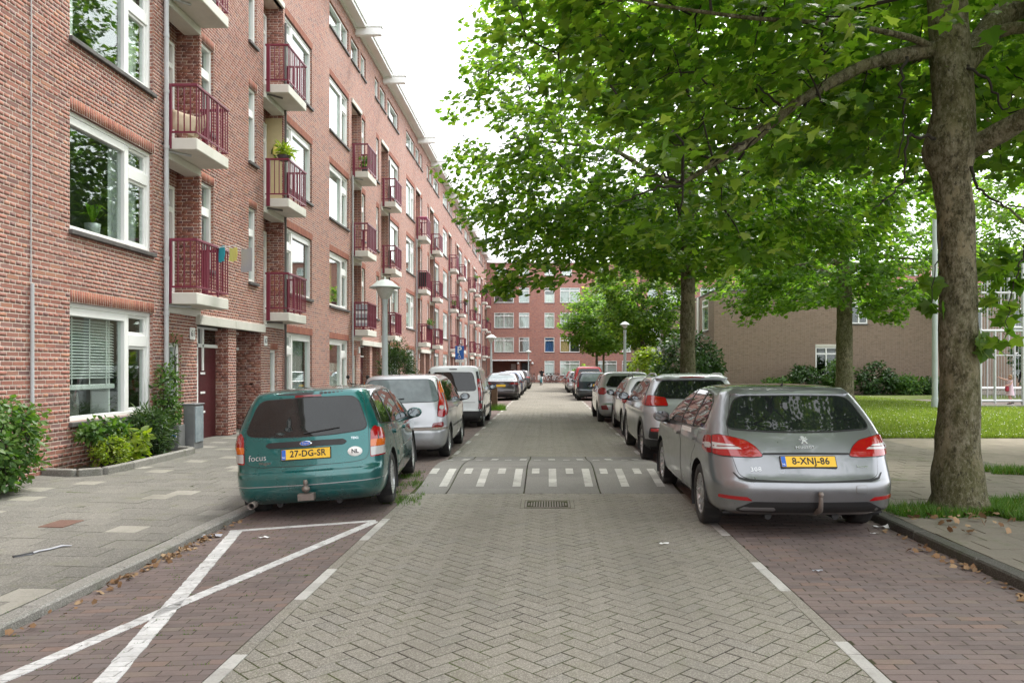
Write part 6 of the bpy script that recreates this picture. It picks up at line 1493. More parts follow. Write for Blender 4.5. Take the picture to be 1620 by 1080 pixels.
for a, b_, c_, d_ in (((1435, 90, 7.9), (1425, 140, 7.8), (1432, 190, 7.8), (1420, 250, 7.8)), ((1480, 220, 7.9), (1440, 215, 7.8), (1425, 290, 7.7), (1380, 330, 7.7)), ((1535, 265, 7.9), (1550, 300, 7.8), (1590, 325, 7.7), (1640, 330, 7.6)), ((1530, 105, 7.9), (1565, 130, 7.8), (1590, 175, 7.8), (1605, 150, 7.8)), ((1310, 20, 7.6), (1300, 70, 7.6), (1310, 110, 7.6), (1290, 150, 7.7))):
    wob(tw, [W1(*a), W1(*b_), W1(*c_), W1(*d_)], .018, .005)
for k, v in ((0, (-.7, -.1, -.25)), (0, (-.45, .2, .12)), (1, (-.5, .1, .25)), (2, (-.45, -.2, -.3)), (3, (-.3, .2, .4)), (4, (-.25, -.1, -.4))):
    e = Vector(limbs[0][-1 - k]); wob(tw, [tuple(e), tuple(e + Vector(v) * .5 + Vector((0, 0, .04))), tuple(e + Vector(v))], .018, .003)
tag(tw.build('twigs', M['twig'], T1), kind='stuff')
C, nrm, d, s_ = spray(cl, np.array([4.3, 8.3, 7.5]), 34, .46, .128, .5, 1.15, .42)
px, py = pxpy(C); ok = ~((px > 1115) & (px < 1482) & (np.abs(py - np.interp(px, [1080, 1130, 1190, 1240, 1290, 1370, 1430, 1478], [290, 258, 222, 178, 145, 103, 88, 78])) < 24) & (C[:, 1] < 7.8) & (NR.random(len(px)) < .85)); C, nrm, d, s_ = C[ok], nrm[ok], d[ok], s_[ok]
C2, n2, d2, s2 = spray(low, np.array([5.2, 8.2, 4.0]), 9, .10, .15, 1., .5)
C = np.vstack([C, C2]); nrm = np.vstack([nrm, n2]); d = np.vstack([d, d2]); s_ = np.concatenate([s_, s2])
px, py = pxpy(C); vis = (px > 5) & (px < 1615) & (py > 5) & (C[:, 1] > 2); sc_ = np.where(vis, s_ / C[:, 1], 0); top = np.argsort(-sc_)[:300]; rest = np.setdiff1d(np.arange(len(C)), top)
tag(link('crown', leaf_mesh('crown', C[rest], nrm[rest], d[rest], s_[rest], LEAF_BIG, M['leaf']), T1), kind='stuff')
lm = bpy.data.meshes.new('leaf'); lm.from_pydata([tuple(v) for v in LEAF_BIG[0].tolist()], [], LEAF_BIG[1].tolist()); lm.materials.append(M['leaf'])
u, dd, nn = leaf_frames(C, nrm, d, s_)
for k in top:
    o = link('leaf', lm, T1); m = Matrix((Vector(u[k]), Vector(dd[k]), Vector(nn[k]))).transposed().to_4x4() @ Matrix.Scale(float(s_[k]), 4); m.translation = Vector(C[k]); o.matrix_world = m

def tree(name, label, x, y, h, r, cc, cr, ncl, per, leaf, mat, tpl=LEAF_MID, rad=.5, keepf=None, nl=7, z0=.05, lean=0., zb=.5, cat='tree', seg=14, lo=.4, sq=1., extra=None):
    t = root(name, label, cat, (0, 0, 0), 0, 'street trees'); mb = MB(); top = cc[2] + cr[2] * .5
    rough_tube(mb, [(x, y, z0), (x + lean * .1, y, z0 + .35), (x + lean * .4, y, h * .6), (x + lean, y, h), (x + lean * 1.1, y, (h + top) / 2), (cc[0], cc[1], top)], [r * 1.45, r * 1.1, r, r * .92, r * .6, r * .2], seg, .09, x); nd = []
    for k in range(nl):
        a = 2.4 * k + x; rr = .72; e = Vector((cc[0] + cr[0] * rr * math.cos(a), cc[1] + cr[1] * rr * math.sin(a), cc[2] - cr[2] * .35 + cr[2] * .9 * (k / nl)))
        s0 = Vector((x + lean, y, h + (top - h) * .75 * k / nl)); m1 = s0.lerp(e, .4) + Vector((0, 0, .25 * cr[2] * .5)); pts = [tuple(s0), tuple(m1), tuple(e)]
        rough_tube(mb, pts, [r * .45, r * .3, r * .1], 8, .08, k); nd += limb_nodes(pts, .4)
    nd += limb_nodes([(x + lean, y, h), (cc[0], cc[1], top)], .4); mb.build('trunk', M['bark'], t)
    c = ellipsoid(ncl, cc, cr, lo, zb, sq)
    if keepf: c = c[keepf(c)]
    if extra is not None: c = np.vstack([c, extra])
    tw = MB(); twigs(tw, nd, c, r * .16, 3); tag(tw.build('twigs', M['twig'], t), kind='stuff')
    C, n_, d_, s_ = spray(c, np.array((cc[0], cc[1], cc[2] - cr[2] * .3)), per, rad, leaf, .5, 1.05, .45)
    tag(link('crown', leaf_mesh('crown', C, n_, d_, s_, tpl, M[mat]), t), kind='stuff'); return t
def k2(c):
    px, py = pxpy(c); lim = np.interp(px, [660, 690, 740, 800, 880, 960, 1060, 1200, 1400, 1500], [190, 330, 410, 500, 490, 470, 450, 425, 425, 435])
    left = np.interp(py, [-50, 0, 100, 190, 260, 330, 400], [765, 750, 720, 690, 696, 705, 745]); return (py < lim) & (px > left + 14 * NR.random(len(px)))
ex = []
for k in range(66):                     # boughs hanging low over the road on the left side of the crown
    px_ = rnd.uniform(765, 960); ex.append(tuple(P(px_, rnd.uniform(330, float(np.interp(px_, [765, 800, 870, 960], [425, 462, 462, 440]))), rnd.uniform(19.5, 25))))
ex += [tuple(P(780 + rnd.uniform(-12, 40), rnd.uniform(430, 470), 21.5 + rnd.uniform(-.6, .6))) for k in range(7)]
tree('plane_tree', 'wide spreading plane tree at the kerb beside the parked cars, second from the camera', 4.28, 23.7, 5.6, .225, (4.3, 23.7, 10.0), (8.2, 7.8, 5.7), 1750, 30, .150, 'leaf', LEAF_MID, .50, k2, 9, zb=.55, sq=.6, extra=np.array(ex))
def k3(c):
    px, py = pxpy(c); return (c[:, 2] > 2.7) & (py < np.interp(px, [1140, 1160, 1220, 1290, 1340, 1420, 1450], [470, 515, 500, 480, 485, 512, 480]))
tree('plane_tree', 'plane tree standing on the lawn in front of the brown wall', 13.75, 36., 5.2, .36, (12.8, 35.5, 6.9), (5.9, 5., 4.4), 900, 32, .16, 'leaf_light', LEAF_MID, .48, k3, 8)
tree('young_tree', 'small bright green street tree in front of the end building', 3.55, 56., 2.6, .09, (3.7, 56., 5.0), (2.6, 2.6, 2.5), 300, 34, .19, 'leaf_light', LEAF_LOW, .5, None, 5)
tree('young_tree', 'slim street tree with a leaning dark trunk behind the lamp on the right', 5.75, 46., 3.4, .11, (5.5, 46., 6.0), (2.9, 2.8, 3.3), 340, 34, .19, 'leaf', LEAF_LOW, .55, None, 6, lean=-.15)
tree('young_tree', 'slender street tree between the bright green tree and the lamp', 4.55, 63., 3.0, .09, (5.0, 63., 6.0), (2.5, 2.4, 3.0), 260, 32, .2, 'leaf', LEAF_LOW, .5, None, 5)
tree('broadleaf_tree', 'leafy tree behind the play cage at the right edge', 26.5, 42., 4.0, .22, (26.5, 42., 9.0), (5.5, 4.5, 4.6), 420, 34, .24, 'leaf', LEAF_LOW, .7, None, 7)
tree('broadleaf_tree', 'tall tree behind the brown building roof', 21., 68., 6., .3, (21., 68., 9.5), (6., 5., 5.), 420, 34, .3, 'leaf', LEAF_LOW, .8, None, 7)
tree('plane_tree', 'plane tree on the lawn right of the cage, mostly beyond the right edge', 12.6, 14.0, 5.0, .24, (12.4, 14., 9.2), (4.8, 4.8, 4.8), 420, 34, .19, 'leaf', LEAF_MID, .6, lambda c: c[:, 2] > 4.4, 7)

# ---- shrubs
def bush(name, label, c, r, ncl, per, leaf, mat, tpl=LEAF_OVAL, rad=.16, stems=7, zb=.0, lo=.55, cat='shrub', up=.5, z0=None, group=None, flat=.8, droop=.2):
    t = root(name, label, cat, (0, 0, 0), 0, group); q = ellipsoid(ncl, c, r, lo, zb); z0 = c[2] - r[2] if z0 is None else z0; q = q[q[:, 2] > z0 + .04]
    st = MB(); nd = []
    for k in range(stems):
        a = 2.4 * k; b0 = (c[0] + r[0] * .25 * math.cos(a), c[1] + r[1] * .25 * math.sin(a), z0); e = (c[0] + r[0] * .55 * math.cos(a), c[1] + r[1] * .55 * math.sin(a), c[2] + r[2] * .3 * math.sin(k))
        st.tube([b0, e], [.012, .006], 5); nd += limb_nodes([b0, e], .12)
    twigs(st, nd, q, .008, 3); st.build('stems', M['twig'], t)
    C, n_, d_, s_ = spray(q, np.array(c) - np.array((0, 0, r[2] * .5)), per, rad, leaf, flat, up, .5, droop); ok = C[:, 2] > z0 + .01
    tag(link('foliage', leaf_mesh('foliage', C[ok], n_[ok], d_[ok], s_[ok], tpl, M[mat]), t), kind='stuff'); return t
bush('garden_shrub', 'big leafy green shrub against the wall at the left edge', (-6.50, 8.95, .66), (.50, .80, .56), 200, 22, .078, 'leaf_shrub', rad=.16, z0=.09, zb=-.2)
bush('hydrangea', 'mid green leafy shrub under the sill of the blind window', (-6.66, 11.75, .58), (.22, .55, .16), 60, 16, .085, 'leaf_shrub', rad=.11, z0=.1)
bush('lime_shrub', 'small round yellow green shrub in the kerbed bed', (-6.42, 11.45, .30), (.22, .26, .22), 90, 20, .045, 'leaf_lime', rad=.07, z0=.09, lo=.7)
bush('broad_leaved_plant', 'bright plant with broad light green leaves beside the small round shrub', (-6.45, 12.05, .38), (.24, .26, .24), 34, 7, .15, 'leaf_lime', rad=.10, z0=.1, droop=.4)
bush('oleander', 'dark narrow leaved bush at the right end of the kerbed bed', (-6.52, 12.75, .45), (.26, .40, .38), 110, 22, .13, 'leaf_oleander', LEAF_STRAP, rad=.14, z0=.1, up=.25, flat=1.2, droop=-.3)
bush('climber', 'climbing plant growing up the grey downpipe', (-6.72, 13.75, 1.0), (.14, .28, .60), 70, 14, .075, 'leaf_shrub', rad=.13, z0=.1)
bush('climber', 'thin tendril of the climber hanging beside the narrow ground floor window', (-6.83, 14.25, 1.75), (.05, .12, .45), 22, 5, .06, 'leaf_shrub', rad=.06, z0=1.2, stems=2)
bush('potted_oleander', 'tall thin leaved bush on the left pavement behind the street lamp', (-4.75, 24.6, 1.35), (.55, .6, .95), 190, 22, .15, 'leaf_oleander', LEAF_STRAP, rad=.2, z0=.05, up=.25, flat=1.2, droop=-.2)
bush('yellow_green_bush', 'yellow green bush behind the lamp on the right', (4.75, 36.5, 1.25), (.95, .9, 1.25), 170, 24, .15, 'leaf_lime', rad=.25, z0=.1)
bush('rhododendron', 'large dark rhododendron bush behind the second plane tree', (6.0, 33., 1.5), (1.45, 1.3, 1.55), 260, 24, .16, 'leaf_dark', rad=.28, z0=.1)
bush('garden_bush', 'dark bush at the corner of the brown building', (8.6, 43.6, 1.1), (1.2, .9, 1.2), 150, 22, .17, 'leaf_dark', rad=.28, z0=.1)
bush('low_hedge', 'small green bush far down on the right before the end building', (3.3, 70., .8), (1.2, 1.5, .9), 90, 20, .2, 'leaf_light', LEAF_LOW, rad=.3, z0=.05)
for k, (x, zt, w_, lab) in enumerate(((12.9, .9, 1.0, 'left of the low window, its leaves thin'), (14.3, 1.75, 1.0, 'under the low green window'), (16.2, 2.1, .8, 'just left of the lawn tree trunk'), (18.3, 1.85, 1.1, 'right of the lawn tree trunk'), (20.0, 1.05, 1.0, 'lower, in the middle of the wall'), (21.6, 1.0, 1.0, 'low, at the right end of the wall'))):
    bush('wall_shrub', 'green shrub against the brown wall, ' + lab, (x, 43.3, zt * .5), (w_, .8, zt * .52), 120, 20, .17, 'leaf_dark' if k % 2 else 'leaf_shrub', rad=.26, z0=.1, group='shrubs along the brown wall')
bush('cage_hedge', 'tall dark hedge behind the play cage', (28.2, 40., 1.9), (4.2, 1.2, 2.1), 300, 24, .24, 'leaf_dark', LEAF_LOW, rad=.42, z0=.1)
bush('weedy_plant', 'light green weeds behind the cage rail', (23.6, 34.6, .6), (2.2, .6, .55), 90, 18, .16, 'leaf_light', rad=.22, z0=.1)

# ---- grass
def blades(name, pts, h, w_, mat, kind='stuff', lean=.5, label=None, cat=None, parent=None, zf=lambda x, y: .09):
    n = len(pts); a = NR.random(n) * 6.283; hh = h * (.5 + NR.random(n)); z = np.array([zf(x, y) for x, y in pts]) - .012; ca, sa = np.cos(a) * w_, np.sin(a) * w_; l = lean * hh; b = NR.random(n) * 6.283
    V = np.empty((n, 3, 3)); V[:, 0] = np.stack([pts[:, 0] - ca, pts[:, 1] - sa, z], 1); V[:, 1] = np.stack([pts[:, 0] + ca, pts[:, 1] + sa, z], 1); V[:, 2] = np.stack([pts[:, 0] + l * np.cos(b), pts[:, 1] + l * np.sin(b), z + hh], 1)
    o = link(name, np_mesh(name, V.reshape(-1, 3), np.arange(n * 3).reshape(-1, 3), M[mat]), parent); return tag(o, label, cat, None, kind)
u = NR.random((90000, 2)); Yv = 16.35 + 24.5 * u[:, 0] ** 1.5; Xv = np.maximum(6.95, .33 * Yv + u[:, 1] * (.33 * Yv + 1)); pts = np.stack([Xv, Yv], 1)
pts = pts[~((pts[:, 0] > 16.5) & (pts[:, 1] > 29.4))]
edge = 16.35 + .35 * np.array([noise.noise((x * 1.3, 0, 0)) for x in pts[:, 0]]); pts = pts[pts[:, 1] > edge]
blades('lawn_grass', pts, .075, .010, 'grass', label='short bright green lawn grass behind the sandy path', cat='grass')
q = pts[NR.choice(len(pts), 900, False)]; D = MB()
C = np.column_stack([q, np.full(len(q), .135) + NR.random(len(q)) * .03]); 
T5 = (np.array([(0, 0, 0)] + [(math.cos(t), math.sin(t), 0) for t in np.arange(0, 6.2, 1.2567)], np.float32), np.array([(0, 1 + i, 1 + (i + 1) % 5) for i in range(5)], np.int32))
tag(link('daisies', leaf_mesh('daisies', C, np.tile((0, -.35, 1.), (len(C), 1)) + NR.normal(0, .2, C.shape), NR.normal(0, 1, C.shape), .008 + .007 * NR.random(len(C)), T5, M['daisy'])), 'white daisies scattered over the lawn', 'flowers', None, 'stuff')
def patch_pts(n, cx_, cy_, rx, ry): a = NR.random(n) * 6.283; r = NR.random(n) ** .5; k = 1 + .35 * np.sin(a * 3 + cx_) + .2 * np.sin(a * 7); return np.stack([cx_ + rx * r * k * np.cos(a), cy_ + ry * r * k * np.sin(a)], 1)
q = patch_pts(11000, 4.7, 7.95, 1.25, .55); q = q[(np.hypot(q[:, 0] - tx, q[:, 1] - ty) > .27) & (q[:, 0] > 3.46)]
blades('verge_grass', q, .085, .006, 'grass_dark', label='rough green grass round the foot of the big plane tree', cat='grass', zf=z_pav_r)
q = patch_pts(2600, 6.9, 11.0, .9, .32); blades('path_grass', q, .09, .007, 'grass_dark', label='small tuft of grass on the sandy path at the right edge', cat='grass', zf=z_pav_r)
q = np.vstack([patch_pts(500, -1.85 + NR.normal(0, .1), y, .22, .35) for y in (9.6, 10.4, 11.2, 9.1)] + [patch_pts(300, -1.78, 29.0, .22, .5)]); blades('bay_weeds', q, .05, .004, 'grass_dark', label='weeds growing between the left parking bay and the hump', cat='weeds', zf=z_bay_l)
q = patch_pts(900, -1.85, 29.2, .3, .55); blades('bollard_weeds', q, .20, .006, 'grass_dark', label='tall weeds round the wooden bollard', cat='weeds', zf=z_bay_l)
# moss and weeds in the joints
J = []
for k in range(170):
    x = rnd.uniform(KL0 + .05, -1.75); y = 3.4 + 5 * rnd.random() ** 1.4; J.append(patch_pts(rnd.randint(5, 18), x, round(y / .07) * .07 + .001, .05, .006))
blades('joint_weeds', np.vstack(J), .014, .003, 'grass_dark', label='tiny weeds in the joints of the left bay bricks', cat='weeds', zf=lambda x, y: z_bay_l(x, y) + .006)
J = []
for k in range(240):
    a = rnd.choice((.7854, -.7854)); x = rnd.uniform(-1.6, 1.6); y = 3.5 + 5 * rnd.random() ** 1.3; n = rnd.randint(6, 20); t = NR.normal(0, .05, n); J.append(np.stack([x + t * math.cos(a), y + t * math.sin(a)], 1))
for k in range(40): J.append(patch_pts(14, -3.42 + rnd.gauss(0, .02), rnd.uniform(4, 9), .05, .05))
J = np.vstack(J); blades('road_weeds', J, .009, .003, 'grass_dark', label='tiny moss and weeds between the road pavers', cat='weeds', zf=lambda x, y: .004 if x > -2 else .018)
# fallen leaves along the kerbs
def litter(n, fx, fy, zf, size): 
    C = np.array([(fx(), fy(), 0) for _ in range(n)]); C[:, 2] = [zf(x, y) + .012 + .012 * rnd.random() for x, y, _ in C]
    return C, np.tile((0, 0, .8), (n, 1)) + NR.normal(0, .5, (n, 3)), NR.normal(0, 1, (n, 3)), size * (.5 + NR.random(n))
for lab, args in (('dry brown leaves lying in the gutter along the left kerb', (150, lambda: KL0 + .03 + abs(rnd.gauss(0, .07)), lambda: rnd.choice((rnd.gauss(6.2, .5), rnd.uniform(4.3, 8.2), rnd.gauss(6.9, .3))), z_bay_l, .036)), ('dry leaves lying along the right kerb', (100, lambda: KR0 - .03 - abs(rnd.gauss(0, .09)), lambda: rnd.choice((rnd.gauss(4.9, .35), rnd.gauss(6.2, .3), rnd.uniform(4, 7.5))), flat, .038)), ('dead leaves in the grass around the big tree', (150, lambda: rnd.uniform(3.46, 6.2), lambda: rnd.gauss(7.4, .35), lambda x, y: .10, .05)), ('dry leaves on the soil of the planted bed', (60, lambda: rnd.uniform(-6.8, -6.3), lambda: rnd.uniform(10.6, 13), lambda x, y: .10, .06))):
    tag(link('fallen_leaves', leaf_mesh('fallen_leaves', *litter(*args), LEAF_MID, M['dead_leaf'])), lab, 'leaves', None, 'stuff')
# kerbed bed
bed = MB(); pl = [(-6.9, 10.72), (-6.42, 10.62), (-6.2, 10.8), (-6.16, 11.4), (-6.2, 13.45), (-6.32, 13.62), (-6.5, 13.65)]
b = MB(); b.add([(x, y, .10) for x, y in pl] + [(-6.92, 13.65, .10), (-6.92, 10.72, .10)], [tuple(range(9))]); bed_o = tag(b.build('planted_bed_soil', M['soil']), kind='structure')
for p, q in zip(pl, pl[1:]):
    d_ = Vector((q[0] - p[0], q[1] - p[1])); a = math.atan2(d_.y, d_.x); b = MB(); b.bbox(-.004, d_.length + .004, -.10, .0, -.05, .125, .014); o = b.build('edging_stone', M['kerb'], bed_o, (p[0], p[1], .05), (0, 0, a))
# ---------------------------------------------------------------- people
def skin_body(name, verts, edges, radii, mats, pick, parent):
    me = bpy.data.meshes.new(name); me.from_pydata(verts, edges, []); o = bpy.data.objects.new('tmp', me); COL.objects.link(o)
    md = o.modifiers.new('s', 'SKIN'); md.use_smooth_shade = True; md.branch_smoothing = .4
    sv = me.skin_vertices[0].data
    for i, r in enumerate(radii): sv[i].radius = (r, r); sv[i].use_root = (i == 0)
    sb = o.modifiers.new('d', 'SUBSURF'); sb.levels = 1; sb.render_levels = 1
    dg = bpy.context.evaluated_depsgraph_get(); new = bpy.data.meshes.new_from_object(o.evaluated_get(dg)); bpy.data.objects.remove(o)
    new.name = name; new.materials.clear()
    for m in mats: new.materials.append(m)
    for p in new.polygons: p.material_index = pick(p.center); p.use_smooth = True
    return link(name, new, parent)
def hand_(V, E, Rr, wrist, d, up, s_):
    """palm, four fingers and a thumb off the wrist vertex"""
    d = Vector(d).normalized(); up = Vector(up); side = d.cross(up).normalized(); w = Vector(V[wrist]); base = len(V)
    V.append(tuple(w + d * .05 * s_)); E.append((wrist, base)); Rr.append(.022 * s_)
    for k, ln in enumerate((.055, .065, .06, .045)):
        a = w + d * .075 * s_ + side * (k - 1.5) * .02 * s_; b = a + d * ln * s_ - up * .012 * s_; n = len(V); V += [tuple(a), tuple(b)]; E += [(base, n), (n, n + 1)]; Rr += [.009 * s_, .007 * s_]
    a = w + d * .03 * s_ + side * -.035 * s_; b = a + d * .04 * s_ - side * .015 * s_; n = len(V); V += [tuple(a), tuple(b)]; E += [(wrist, n), (n, n + 1)]; Rr += [.010 * s_, .008 * s_]
def figure(label, loc, rz, H, arms, legs, mats, pick, hair, hair_long, dress=None, lean=0., shoes='black'):
    """forward is +y; arms and legs give joint points in fractions of the height"""
    t = root('person', label, 'person', loc, rz); h = H; V, E, Rr = [], [], []
    def v(p, r, par=None):
        V.append((p[0] * h, p[1] * h, p[2] * h)); Rr.append(r * h)
        if par is not None: E.append((par, len(V) - 1))
        return len(V) - 1
    pe = v((0, 0, .50), .075); sp = v((0, lean * .4, .62), .072, pe); ch = v((0, lean * .8, .74), .085, sp); nk = v((0, lean, .835), .034, ch); hd = v((0, lean + .012, .885), .052, nk); tp = v((0, lean + .014, .945), .052, hd)
    for sx, (s0, e0, w0) in zip((-1, 1), arms):
        sh = v((s0[0], s0[1] + lean * .8, s0[2]), .036, ch); el = v(e0, .027, sh); wr = v(w0, .018, el); dd = Vector(w0) - Vector(e0); hand_(V, E, Rr, wr, dd, (0, 0, 1) if abs(dd.z) < abs(dd.y) + abs(dd.x) else (0, 1, 0), h / 1.7)
    for (hp, kn, an, to) in legs:
        a = v(hp, .058, pe); b = v(kn, .040, a); c = v(an, .026, b); v(to, .022, c)
    skin_body('body', V, E, Rr, [M[m] for m in mats], lambda c: pick((c.x / h, c.y / h, c.z / h)), t)
    hb = MB(); hz = .93 * h; hy = (lean + .006) * h
    hb.lathe([(.0, .058 * h), (.034 * h, .05 * h), (.056 * h, .02 * h), (.060 * h, -.01 * h), (.055 * h, -.04 * h if hair_long else -.02 * h), (.040 * h, -.10 * h if hair_long else -.045 * h)][::-1], 14, (0, hy - .012 * h, hz)); b_ = hb.v
    hb.v = [(x, min(y, hy + .035 * h) if z > hz + .012 * h else min(y, hy + .002 * h), z) for x, y, z in b_]; hb.build('hair', M[hair], t)
    f = MB()
    for sx in (-1, 1): f.lathe([(0, .007 * h), (.006 * h, .004 * h), (.007 * h, 0)], 8, (sx * .02 * h, (lean + .064) * h, .915 * h), 'y')
    f.build('eyes', M['ink'], t); f = MB(); f.tube([(0, (lean + .062) * h, .918 * h), (0, (lean + .076) * h, .895 * h), (0, (lean + .062) * h, .89 * h)], [.004 * h, .008 * h, .006 * h], 6); f.build('nose', M['skin'], t); f = MB(); f.bbox(-.015 * h, .015 * h, (lean + .055) * h, (lean + .064) * h, .868 * h, .875 * h, .001); f.build('mouth', M['cloth_red'], t)
    if dress:
        m, zt, zb, r0, r1 = dress; b = MB(); P_ = []
        for k in range(9):
            q = k / 8; P_.append(((r0 + (r1 - r0) * q ** 1.3) * h, (zt + (zb - zt) * q) * h))
        b.lathe(P_[::-1], 24); b.v = [(x * 1.0 + .006 * h * math.sin(9 * math.atan2(y, x)) * (zt * h - z), y * .8 + lean * .6 * h, z) for x, y, z in b.v]; b.build('dress', M[m], t)
    for (hp, kn, an, to) in legs:
        b = MB(); a = Vector(an) * h; c = Vector(to) * h; dr = (c - a); dr.z = 0; dr = dr.normalized() if dr.length > 0 else Vector((0, 1, 0)); b.tube([tuple(a - dr * .02 * h + Vector((0, 0, -.008 * h))), tuple(a + dr * .03 * h), tuple(c + dr * .015 * h)], [.03 * h, .03 * h, .018 * h], 8); b.v = [(x, y, max(.002, z * .8)) for x, y, z in b.v]; b.build('shoe', M[shoes], t)
    return t
xk = (1598 - CX) * 30.9 / F
figure('small child in a pale pink dress inside the cage, pointing with an outstretched arm', (xk, 30.9, .12), math.pi / 2, 1.20,
       [((-.10, 0, .79), (-.13, .06, .66), (-.11, .19, .63)), ((.10, .01, .79), (.13, .16, .84), (.12, .31, .90))],
       [((-.05, 0, .47), (-.055, .06, .27), (-.055, .03, .05), (-.055, .11, .025)), ((.05, 0, .47), (.055, -.02, .27), (.055, -.13, .07), (.055, -.07, .03))],
       ['skin', 'cloth_pink', 'cloth_red'], lambda c: 1 if (c[2] < .80 and c[2] > .45 and abs(c[0]) < .13 and c[1] < .1) else 0, 'hair_light', True, ('cloth_pink', .80, .30, .085, .15))
tk = root('red_bag', 'small red bag held against the front of the child in pink', 'bag', (xk - .17, 30.82, .75)); b = MB(); b.bbox(-.07, .07, -.05, .05, -.11, .10, .03); b.build('bag', M['cloth_red'], tk); b = MB(); b.tube([(-.04, 0, .10), (-.03, 0, .20), (.03, 0, .20), (.04, 0, .10)], .008, 6); b.build('strap', M['cloth_red'], tk)
figure('adult in black clothes with dark hair standing at the right edge of the cage', ((1622 - CX) * 31.2 / F, 31.2, .12), math.pi * .6, 1.64,
       [((-.11, 0, .80), (-.15, -.02, .63), (-.13, .07, .50)), ((.11, 0, .80), (.15, 0, .63), (.14, .06, .49))],
       [((-.05, 0, .47), (-.06, .02, .27), (-.06, 0, .05), (-.065, .09, .025)), ((.05, 0, .47), (.06, -.02, .27), (.065, -.05, .05), (.07, .03, .025))],
       ['skin', 'cloth_black'], lambda c: 1 if c[2] < .83 and not (abs(c[0]) > .115 and c[2] < .52 and c[2] > .40) else 0, 'hair_dark', True, None)
# ---------------------------------------------------------------- bicycles
def bike_proto():
    out = {}
    w = MB(); w.lathe([(.335 + .018 * math.cos(a), .018 * math.sin(a)) for a in [math.radians(60 * k) for k in range(6)]], 22, axis='x', closed=True)
    for k in range(9):
        a = math.pi * k / 9; w.tube([(0, .32 * math.cos(a), .32 * math.sin(a)), (0, -.32 * math.cos(a), -.32 * math.sin(a))], .004, 3, cap=False)
    out['wheel'] = w.mesh('wheel', M['rubber'])
    f = MB(); bb = (0, .46, .30); st = (0, .32, .84); hd = (0, .98, .80); hd2 = (0, 1.01, .66)
    for p, q in ((bb, st), (st, hd), (bb, hd2), (bb, (0, 0, .35)), ((0, .34, .76), (0, 0, .35)), (hd2, (0, 1.08, .35)), (hd, hd2)): f.tube([p, q], .017, 6)
    f.tube([(.0, -.36, .35), (0, -.25, .61), (0, .02, .715), (0, .25, .60)], .02, 5); f.tube([(0, .72, .35), (0, .85, .63), (0, 1.08, .715)], .02, 5); f.tube([(-.06, -.2, .74), (-.06, .2, .74)], .01, 4); f.tube([(.06, -.2, .74), (.06, .2, .74)], .01, 4); f.lathe([(.0, -.01), (.09, -.01), (.09, .01), (0, .01)], 12, (0.03, .46, .30), 'x')
    out['frame'] = f
    h = MB(); h.tube([(0, .98, .80), (0, .95, 1.02), (-.05, .95, 1.03), (-.27, .86, 1.04), (-.29, .74, 1.02)], .013, 6); h.tube([(0, .95, 1.02), (.05, .95, 1.03), (.27, .86, 1.04), (.29, .74, 1.02)], .013, 6); h.lathe([(.0, -.03), (.04, -.02), (.045, .02), (0, .03)], 8, (0, 1.03, .88), 'y'); out['handlebar'] = h.mesh('handlebar', M['black'])
    s_ = MB(); s_.tube([(0, .30, .84), (0, .31, .93)], .014, 6); s_.tube([(0, .14, .96), (0, .26, .965), (0, .42, .95)], [.09, .075, .022], 8); s_.v = [(x, y, .955 + (z - .955) * .45) if z > .88 else (x, y, z) for x, y, z in s_.v]; out['saddle'] = s_.mesh('saddle', M['black'])
    return out
BK = bike_proto(); FM = {k: BK['frame'].mesh('frame', m) for k, m in (('black', M['black']), ('white', M['white']), ('grey', M['steel']), ('teal', M['cloth_teal']))}
def bicycle(label, loc, rz, col, group='bicycles parked at the end of the street', lean=.0):
    t = root('bicycle', label, 'bicycle', loc, rz, group); t.rotation_euler = (0, lean, rz)
    link('frame', FM[col], t); link('handlebar', BK['handlebar'], t); link('saddle', BK['saddle'], t); link('wheel', BK['wheel'], t, (0, 0, .353)); link('wheel', BK['wheel'], t, (0, 1.08, .353)); return t
for x, y, a, col, lab in ((-1.9, 84.5, .9, 'black', 'black bicycle leftmost in the row before the end building'), (-1.45, 84.8, .4, 'grey', 'grey bicycle beside the pale lamp post'), (-.2, 84.6, -.5, 'white', 'white bicycle in the middle of the far row'), (.15, 85.0, -.8, 'black', 'black bicycle leaning behind the white one'), (.6, 84.4, -.3, 'white', 'white bicycle under the right window of the row'), (1.0, 84.9, -1.1, 'grey', 'grey bicycle rightmost of the far row')):
    bicycle(lab, (x, y, .008), a, col, lean=.06)
bicycle('black bicycle leaning by the wall beyond the lamp on the left', (-4.9, 49.5, .06), .3, 'black', 'bicycles by the left wall', .12); bicycle('grey bicycle leaning by the left wall behind the black one', (-5.3, 51.2, .06), .2, 'grey', 'bicycles by the left wall', .12)
bicycle('bicycle lying half behind the silver car on the right', (3.9, 66.5, .08), 1.2, 'black', 'bicycles on the right', .1)
bicycle('teal bicycle ridden by the far cyclist', (-.52, 72.6, 0), math.pi - .12, 'teal', 'ridden bicycle')
figure('cyclist in a dark top riding towards the camera at the far end of the road', (-.52, 72.2, .0), math.pi - .12, 1.62,
       [((-.11, .0, .92), (-.16, .16, .78), (-.14, .28, .68)), ((.11, .0, .92), (.16, .16, .78), (.14, .28, .68))] if False else [((-.10, 0, .79), (-.15, .12, .70), (-.14, .26, .66)), ((.10, 0, .79), (.15, .12, .70), (.14, .26, .66))],
       [((-.05, .02, .52), (-.06, .20, .40), (-.06, .12, .16), (-.06, .20, .13)), ((.05, .02, .52), (.06, .22, .46), (.06, .16, .24), (.06, .24, .22))],
       ['skin', 'cloth_black', 'cloth_white'], lambda c: (0 if c[2] > .83 or (abs(c[0]) > .12 and c[1] > .2) else (1 if c[2] > .5 else 2)), 'hair_dark', False, None, lean=.06)
